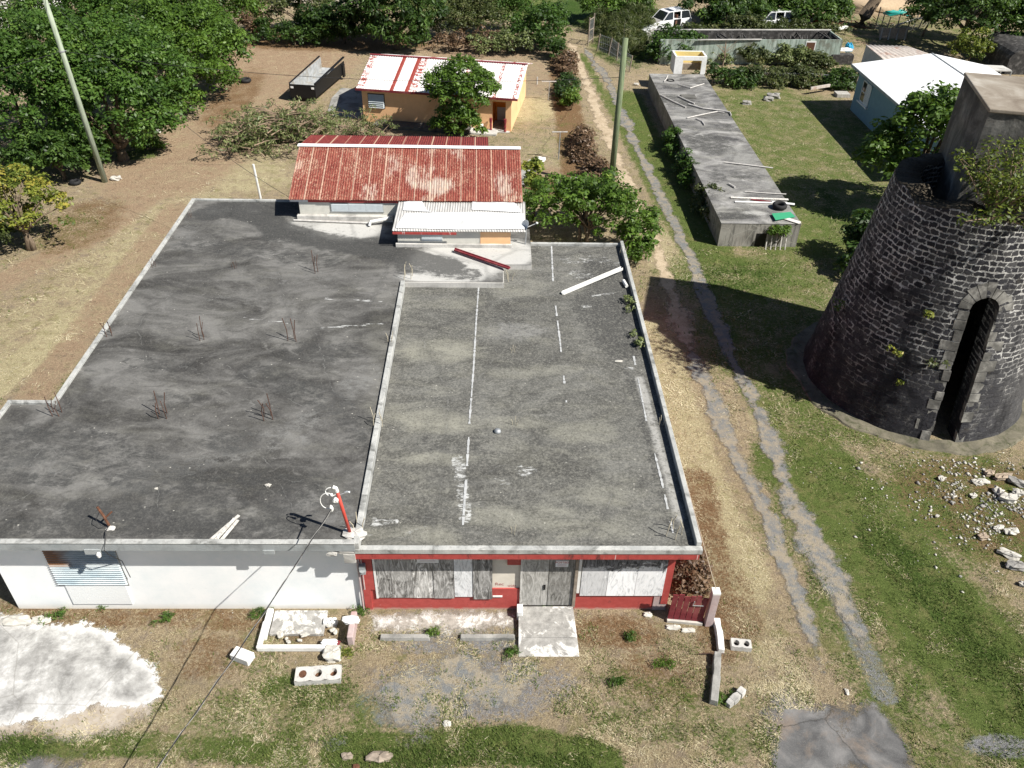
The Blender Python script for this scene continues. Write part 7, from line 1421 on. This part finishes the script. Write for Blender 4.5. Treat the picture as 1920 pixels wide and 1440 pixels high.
# trees over the track and by the gate
plant('gate_tree', 'shady green tree overhanging the end of the dirt track', 'tree', G(1130, 45), [(0, 0, 2.1, 2.0, 1.8, 1.6), (2.0, 1, 2.0, 2.2, 2, 1.8), (-1.2, 1.4, 2.6, 1.8, 1.8, 1.6), (3.2, .2, 1.4, 1.4, 1.2, 1.2)], 'leaf_bright', 200, 60, .28, .6, None, .18, 51, tint=-.12)
plant('tall_grass', 'tall feathery green grass bank beside the track gate', 'tall grass', G(1175, 85), [(0, 0, .5, 1.6, 3.2, 1.0), (.8, 3.2, .6, 1.8, 2.5, 1.1), (-.6, -2.5, .3, 1.0, 1.4, .7)], 'leaf_olive', 170, 70, .42, .5, None, 0, 53, asp=.12, tint=.05, upb=.2, part='foliage')
plant('dark_shrub', 'dark green bush at the near corner of the burnt building', 'shrub', G(1258, 112), [(0, 0, 1.0, 1.6, 1.4, 1.3), (1.6, .4, 1.0, 1.4, 1.0, 1.0), (-1, -.6, .7, 1.1, 1, .9)], 'leaf_broad', 150, 60, .22, .42, None, .08, 55, tint=-.15, part='foliage', stems=2)
MG = [(1358, 44, 'leaf_dark', 'mango tree above the white off-road car, left of the row'), (1420, 36, 'leaf_bright', 'mango tree with pale new leaves in the middle of the row'), (1505, 40, 'leaf_dark', 'mango tree at the right end of the row above the car wreck')]
for i_, (px, py, lf, lab) in enumerate(MG):
    plant('mango_tree', lab, 'tree', G(px, py+12), [(0, 0, 1.3, 2.8, 1.8, 1.4), (-2.0, .8, 1.5, 2.2, 1.6, 1.5), (2.0, .6, 1.4, 2.2, 1.6, 1.4), (0, 2.2, 2.4, 2.8, 2.2, 1.8)], lf, 210, 55, .4, .62, 'mango trees along the top', .22, 60+i_, asp=.34, droop=.8, tint=(.12, -.05, .12)[i_], tintsd=.2)
plant('banana_plant', 'broad leaved plant at the right end of the mango row', 'plant', G(1555, 38), [(0, 0, 1.2, 1.4, 1.2, 1.2)], 'leaf_broad', 22, 30, .8, .6, None, .1, 66, asp=.22, droop=.6, tint=0., part='foliage')
# creeper over the fence and ruin
CR = [(1365, 160, 'leaf_dark', 'creeper mass on the lawn fence beside the kiosk'), (1430, 160, 'leaf_olive', 'creeper mass in the middle of the lawn fence'), (1500, 162, 'leaf_olive', 'creeper mass on the lawn fence below the burnt window'), (1570, 166, 'leaf_dark', 'creeper mass at the blue house end of the lawn fence')]
for i_, (px, py, lf, lab) in enumerate(CR):
    plant('creeper', lab, 'creeper', G(px, py), [(0, .4, .55, 2.0, .55, .5), (1.4, .6, .5, 1.6, .55, .5), (-.9+i_*.4, .3, 1.0, .7, .4, .4), (1.0-i_*.3, -.2, .3, 1.0, .7, .4)], lf, 110, 55, .2, .38, 'creeper covering the lawn fence', .04, 70+i_, tint=.05, stems=4, extra=2, part='foliage', bark='dead_twig')
RV = [(1400, 118, 1.9, 1.6, 'leaf_olive', 'wild bush against the middle of the green sheet wall'), (1480, 122, 2.0, 1.5, 'leaf_brush', 'wild pale bush before the burnt window'), (1340, 116, 1.6, 1.2, 'leaf_brush', 'grey green weeds at the left part of the burnt building'), (1530, 128, 1.3, 1.2, 'leaf_olive', 'small wild bush near the right corner of the green sheet wall')]
for i_, (px, py, w_, h, lf, lab) in enumerate(RV):
    plant('wild_shrub', lab, 'shrub', G(px, py), [(0, 0, h*.35, w_*.75, .6, h*.5), (.6, -.5, h*.3, w_*.5, .5, h*.35), (-.5, .2, h*.6, w_*.35, .35, h*.35)], lf, 75, 55, .22, .4, 'wild bushes around the burnt building', .05, 80+i_, tint=.0, stems=4, extra=2, part='foliage')
plant('ruin_bush', 'bush growing up inside the roofless burnt building', 'shrub', G(1395, 100)+Vector((0, 1.2, 0)), [(0, 0, 1.6, 1.6, .9, 1.2)], 'leaf_olive', 70, 55, .22, .42, None, .05, 86, stems=2, part='foliage')
q = G(1350, 145); t = thing('bare_sapling', 'bare pinkish branched sapling in front of the burnt building', 'sapling', q); rr = random.Random(3); b = MB(); b.tube([q, q+Vector((.1, 0, 1.6)), q+Vector((0, 0, 2.6))], [.06, .05, .03], 6)
for k in range(12): s_ = q+Vector((.05, 0, rr.uniform(.9, 2.4))); b.tube([s_, s_+Vector((rr.uniform(-.9, 1.1), rr.uniform(-.4, .4), rr.uniform(.2, .8)))], [.03, .01], 5)
b.build('branches', M['twig'], t)
plant('weed_strip', 'weeds and low scrub behind the burnt building below the mango trees', 'weeds', G(1380, 66), [(0, 0, .5, 5, .9, .7), (6, .3, .5, 4, .9, .6)], 'leaf_olive', 150, 45, .24, .4, None, 0, 88, part='foliage')
# weeds down the left side of the cistern
CW = [(1258, 285, 'leaf_broad', 'leafy bush against the cistern side, farthest of three'), (1282, 335, 'leaf_broad', 'leafy bush against the middle of the cistern side'), (1318, 395, 'leaf_olive', 'leafy bush against the near end of the cistern side')]
for i_, (px, py, lf, lab) in enumerate(CW):
    plant('wall_bush', lab, 'shrub', G(px, py)+Vector((.15, 0, 0)), [(0, 0, .6, .55, 1.0, .75), (-.1, -1.0, .4, .5, .8, .5), (.1, .9, .5, .5, .8, .6)], lf, 70, 50, .17, .3, 'bushes against the cistern side', .04, 90+i_, tint=-.05, stems=3, part='foliage')
plant('wall_weed', 'green weed hanging over the planks on the cistern front', 'weed', Vector((G(1452, 465).x, CY0-.15, 0)), [(0, 0, .95, .5, .15, .25)], 'leaf_bright', 22, 45, .14, .2, None, .02, 95, tint=.0, part='foliage')
# the bush behind the shop
plant('leafy_bush', 'large glossy green bush behind the rear edge of the rough roof', 'shrub', G(1095, 470)+Vector((0, .9, 0)), [(-1.6, .3, 1.7, 1.5, 1.3, 1.5), (.4, .2, 1.9, 1.6, 1.4, 1.6), (1.7, -.2, 1.6, 1.2, 1.3, 1.4), (-.6, 1.5, 1.6, 1.8, 1.2, 1.3), (1.2, 1.6, 1.6, 1.4, 1.1, 1.2)], 'leaf_bright', 210, 55, .2, .36, None, .08, 97, tint=-.08, stems=3, extra=1, part='foliage')
plant('leafy_bush', 'arching green branch of bush reaching over the dirt wheel track', 'shrub', G(1195, 470), [(0, 0, .9, .8, 1.0, .8), (.6, 1.6, .9, .5, .9, .5), (-.1, -1.0, .6, .6, .7, .5)], 'leaf_bright', 70, 50, .19, .32, None, .05, 99, tint=-.05, part='foliage', stems=2)
q = G(995, 410); plant('papaya', 'slender yellow green papaya plants beside the lean-to', 'plant', q, [(0, .8, 2.6, .5, .5, .4), (.15, -.2, 1.9, .5, .5, .5), (-.1, -1.3, 1.4, .45, .4, .4), (.5, .2, 1.2, .4, .4, .4)], 'leaf_yellow', 30, 34, .3, .34, None, .06, 101, tint=.05, part='foliage', stems=2)
# the tree before the orange house
q = G(862, 258); plant('round_tree', 'round glossy green tree in front of the orange house', 'tree', q, [(0, .2, 2.9, 1.7, 1.5, 1.35), (-1.0, .2, 3.3, 1.1, 1.1, 1.0), (1.3, .3, 3.1, 1.1, 1.1, 1.0), (.2, .6, 3.9, 1.3, 1.1, .85), (-.1, -.2, 1.5, 1.2, 1.0, 1.0), (-1.1, -.2, .75, .8, .7, .6), (.7, -.3, .7, .9, .7, .6)], 'leaf_bright', 300, 60, .2, .36, None, .16, 103, tint=-.08)
# shaggy tree by the blue house, big tree upper right
q = G(1720, 360); plant('shaggy_tree', 'shaggy dark green fig tree between the mill tower and the blue house', 'tree', Vector((23.2, 42.6, .4)), [(0, 0, 4.4, 2.3, 2.2, 1.9), (-1.4, .2, 3.2, 1.8, 1.8, 1.6), (1.8, .2, 4.6, 1.8, 1.8, 1.5), (.2, .6, 5.6, 1.5, 1.5, 1.0), (0, -.6, 2.4, 2.2, 1.8, 1.6), (1.4, -1, 3.2, 1.7, 1.5, 1.8)], 'leaf_bright', 300, 55, .3, .5, None, .25, 105, tint=-.16, extra=1)
plant('broad_tree', 'big dark evergreen at the upper right beyond the tin shed', 'tree', G(1795, 92), [(0, 0, 3.0, 3.4, 3.2, 2.6), (2.8, 1, 3.6, 3.2, 3, 2.6), (-2.4, 1, 2.8, 2.6, 2.4, 2.2), (1, 3, 5.0, 3.8, 3.2, 2.4), (5.2, .5, 3, 2.6, 2.6, 2.6)], 'leaf_dark', 400, 70, .28, .6, None, .3, 107, tint=.1)
plant('yellow_bush', 'yellow green bush under the big dark evergreen', 'shrub', G(1815, 118), [(0, 0, 1.3, 1.6, 1.2, 1.2)], 'leaf_yellow', 50, 55, .22, .42, None, .06, 109, part='foliage')
q = G(1730, 68); plant('banana_plant', 'upright dark banana leaf beside the wire fence', 'plant', q, [(0, 0, 1.8, .5, .5, 1.5)], 'leaf_dark', 14, 20, 1.3, .5, None, .1, 111, asp=.22, upb=-.2, part='foliage')
plant('broad_tree', 'green tree at the right edge behind the arched shed', 'tree', G(1910, 105), [(0, 0, 2.2, 2.4, 2.4, 2.0)], 'leaf_broad', 90, 60, .28, .6, None, .2, 112)
sh_ = G(1905, 140); ar = thing('arched_shed', 'dark arched shed at the right edge beyond the canopy', 'shed', sh_); b = MB(); pr = [(-2.2, 0)]+[(2.2*math.cos(math.pi*(1-k/12)), 1.2+1.0*math.sin(math.pi*k/12)) for k in range(13)]+[(2.2, 0)]
b.solid([sh_+Vector((x+1.2, 0, z)) for x, z in pr], [sh_+Vector((x+1.2, 5, z)) for x, z in pr]); b.build('shell', M['char'], ar)
# plants on the tower
def twig_bush(name, label, base, span, n, lf, nl, size, seed, up=Vector((0, 0, 1)), tint=0.):
    rr = random.Random(seed); rg = np.random.default_rng(seed); t = thing(name, label, 'shrub', base); b = MB(); tips = []
    for k in range(n):
        p = Vector(base)+Vector((rr.uniform(-.3, .3), rr.uniform(-.2, .2), 0))*span*.4; d = (up+Vector((rr.uniform(-.9, .9), rr.uniform(-.9, .9), rr.uniform(-.1, .5)))).normalized(); pts = [p]; rs = [.035*span]
        for s_ in range(5): d = (d+Vector((rr.uniform(-.4, .4), rr.uniform(-.4, .4), rr.uniform(-.25, .3)))).normalized(); pts.append(pts[-1]+d*span*.2); rs.append(.03*span*(1-s_/5.5))
        b.tube(pts, [q*.55 for q in rs], 5); tips += pts[2:]
    b.build('branches', M['twig'], t)
    C = np.array([tuple(p) for p in tips]); V = clump_leaves(rg, C, np.full(len(C), span*.17), nl, size, .8, .3, .5); m_ = len(V)//4
    fast_mesh('foliage', V, np.arange(4*m_).reshape(-1, 4), M[lf], t, attrs={'tint': ('FACE', np.clip(rg.normal(.45+tint, .2, m_), 0, 1))}); return t
twig_bush('fig_shrub', 'sprawling yellow green fig shrub growing on the tower rim', U(1862, 402, 8.2), 2.3, 34, 'leaf_yellow', 24, .15, 3, Vector((-.05, -.2, .8)), -.15)
twig_bush('fig_shrub', 'yellow leaved fig shrub spilling over the rim at the right edge', U(1915, 400, 8.0), 1.2, 10, 'leaf_yellow', 16, .14, 7, Vector((0, -.5, .3)), .1)
def wall_plant(label, px, py, rad_, n, seed, lf='leaf_yellow', stem=None):
    # point on the tower face seen at that pixel
    d = (FW*FOC+RT*(px-960)-UPV*(py-720)).normalized(); p = ORG.copy()
    for _ in range(3000):
        p = p+d*.02
        if p.z < .1 or (p.z < TH and math.hypot(p.x-TCX, p.y-TCY) < ring_r(p.z)): break
    out = Vector((p.x-TCX, p.y-TCY, 0)).normalized(); rg = np.random.default_rng(seed); t = thing('wall_plant', label, 'plant', p); C = np.array([tuple(p+out*.12+Vector((0, 0, .1)))])+rg.normal(0, rad_*.45, (6, 3)); V = clump_leaves(rg, C, np.full(6, rad_*.6), n, .13, .8, .2, .5); m_ = len(V)//4
    fast_mesh('foliage', V, np.arange(4*m_).reshape(-1, 4), M[lf], t, attrs={'tint': ('FACE', np.clip(rg.normal(.6, .2, m_), 0, 1))})
    b = MB(); b.tube([p-out*.05, p+out*.1, p+out*.14+Vector((0, 0, .12))], [.015, .012, .008], 5)
    if stem: b.tube([p+out*.05+Vector((x_, 0, z_)) for x_, z_ in stem], [.03, .028, .022, .015][:len(stem)], 6)
    b.build('stem', M['twig'], t)
wall_plant('yellow green plant rooted high on the tower face left of the arch', 1742, 592, .2, 12, 1)
wall_plant('sapling with pale crooked stem climbing the tower face', 1685, 665, .24, 12, 2, 'leaf_yellow', [(-.2, -2.1), (-.12, -1.4), (.02, -.6), (.08, 0)])
wall_plant('dull bushy fern on the tower face beside the doorway', 1752, 678, .26, 10, 3, 'leaf_olive')
wall_plant('tiny bright plant low on the tower face by the sapling stem', 1685, 718, .1, 9, 4)
wall_plant('dark weed on the left side of the tower face', 1582, 575, .3, 12, 5, 'leaf_dark')
plant('tower_bush', 'dark bush growing behind the left side of the tower', 'shrub', G(1607, 500), [(0, 0, 1.2, .8, 1.0, .9), (-.3, -1.0, .7, .7, .8, .6), (.3, .8, 1.9, .8, .8, .7)], 'leaf_dark', 100, 50, .24, .4, None, .08, 121, tint=-.05, part='foliage', stems=2)
# brush pile
rr = random.Random(11); q = G(560, 285); bp = thing('brush_pile', 'large pile of cut branches with wilting leaves left of the rusty roof', 'brush pile', q)
b = MB(); cs_ = []
for k in range(230):
    u = rr.uniform(-1, 1); p = q+Vector((-1.6+u*3.0+rr.gauss(0, .3), 1.6+rr.gauss(0, 1.2)+u*.9, .1+rr.random()*1.9*(1-.6*u*u))); a = rr.gauss(.35, .7)+(math.pi if rr.random() < .4 else 0); L = rr.uniform(.8, 2.0); d = Vector((math.cos(a), math.sin(a), rr.uniform(-.15, .35))); b.tube([p, p+d*L*.5+Vector((0, 0, .08)), p+d*L], [.045, .03, .012], 5); cs_.append(p+d*L*rr.uniform(.6, 1.0))
b.build('branches', M['twig'], bp)
rg = np.random.default_rng(5); C = np.array([tuple(c) for c in cs_]); C = np.concatenate([C, C+rg.normal(0, .25, C.shape)]); C[:, 2] = np.clip(C[:, 2], .1, 2.4); V = clump_leaves(rg, C, np.full(len(C), .36), 22, .26, .6, .2, .22, .5); m_ = len(V)//4
fast_mesh('foliage', V, np.arange(4*m_).reshape(-1, 4), M['leaf_brush'], bp, attrs={'tint': ('FACE', np.clip(rg.normal(.45, .2, m_)+np.repeat(rg.normal(0, .15, len(C)), 22), 0, 1))})
q = G(685, 262); bp = thing('brush_pile', 'smaller heap of dry branches between the rusty roof and the orange wall', 'brush pile', q); b = MB(); cs_ = []
for k in range(60): p = q+Vector((rr.gauss(0, .9), rr.gauss(.3, .5), .1+rr.random()*.7)); a = rr.uniform(0, 6.28); d = Vector((math.cos(a), math.sin(a), rr.uniform(.0, .9))); L = rr.uniform(.5, 1.3); b.tube([p, p+d*L], [.03, .01], 5); cs_.append(p+d*L*.9)
b.build('branches', M['twig'], bp); C = np.array([tuple(c) for c in cs_]); V = clump_leaves(rg, C, np.full(len(C), .3), 26, .2, .6, .2, .25, .5); m_ = len(V)//4
fast_mesh('foliage', V, np.arange(4*m_).reshape(-1, 4), M['leaf_brush'], bp, attrs={'tint': ('FACE', np.clip(rg.normal(.4, .2, m_), 0, 1))})
q = G(840, 92); b = MB()
for k in range(40): p = q+Vector((rr.gauss(1.2, 1.3), rr.gauss(-.3, .6), .1+rr.random()*.6)); a = rr.gauss(.5, .5); d = Vector((math.cos(a), math.sin(a)*.5, rr.uniform(-.1, .4))); b.tube([p, p+d*rr.uniform(.8, 1.8)], [.04, .012], 5)
one('branch_pile', 'pale bare cut branches heaped behind the striped roof', 'branch pile', b, M['twig'], q)
# dead vines beside the red gate and weeds in the yard
plant('dead_vines', 'dark brown dead vines between the red shop corner and the gate', 'vines', G(1292, 1090), [(0, 0, .35, .55, .55, .45), (.1, .9, .25, .4, .7, .35)], 'leaf_dead', 60, 45, .13, .22, None, .02, 131, tint=-.2, stems=5, extra=4, part='foliage', bark='dead_twig')
for i_, (px, py, r, lf, lab) in enumerate(((1017, 1148, .22, 'leaf_bright', 'green weed tuft at the foot of the grey doors'), (1243, 1248, .2, 'leaf_bright', 'grassy green weed in the dry forecourt left of the long fallen post'), (1356, 1312, .22, 'leaf_bright', 'green weed between the long fallen post and the curved piece'), (1158, 1283, .16, 'leaf_broad', 'small green weed on the dry forecourt below the entrance slab'), (483, 1152, .25, 'leaf_broad', 'green weed at the back corner of the planter'), (100, 1158, .22, 'leaf_broad', 'green weed at the top edge of the concrete pad'), (200, 1137, .14, 'leaf_bright', 'small green weed at the foot of the shutter'), (812, 1190, .2, 'leaf_bright', 'vine weed between the two wheel stops'), (306, 1162, .2, 'leaf_broad', 'green weed before the white wall right of the shutter'), (958, 1225, .18, 'leaf_broad', 'green weed at the left foot of the entrance slab'), (672, 1150, .22, 'leaf_broad', 'green weed where the white and red walls meet'), (650, 1225, .2, 'leaf_yellow', 'yellow green weed beside the planter end wall'), (1185, 1195, .14, 'leaf_broad', 'low weed right of the entrance slab'))):
    plant('weed', lab, 'weed', G(px, py), [(0, 0, .05, r, r*.6, .1), (r*.8, r*.3, .04, r*.6, r*.5, .07), (-r*.7, -r*.4, .04, r*.5, r*.4, .06)], lf, 11, 20, .15, .12, 'weeds in the front yard', 0, 140+i_, tint=.0, asp=.13, upb=.1, part='foliage')
for i_, (px, py, lf, lab) in enumerate(((1186, 640, 'leaf_brush', 'dry weeds growing over the right parapet, nearer one'), (1180, 575, 'leaf_brush', 'dry weeds growing on the roof beside the white pipe piece'))):
    q = U(px, py, ZR); plant('roof_weed', lab, 'weed', Vector((5.3, q.y, ZR)), [(0, 0, ZR+.1, .22, .5, .12)], lf, 12, 22, .1, .14, None, 0, 160+i_, part='foliage', tint=.1)
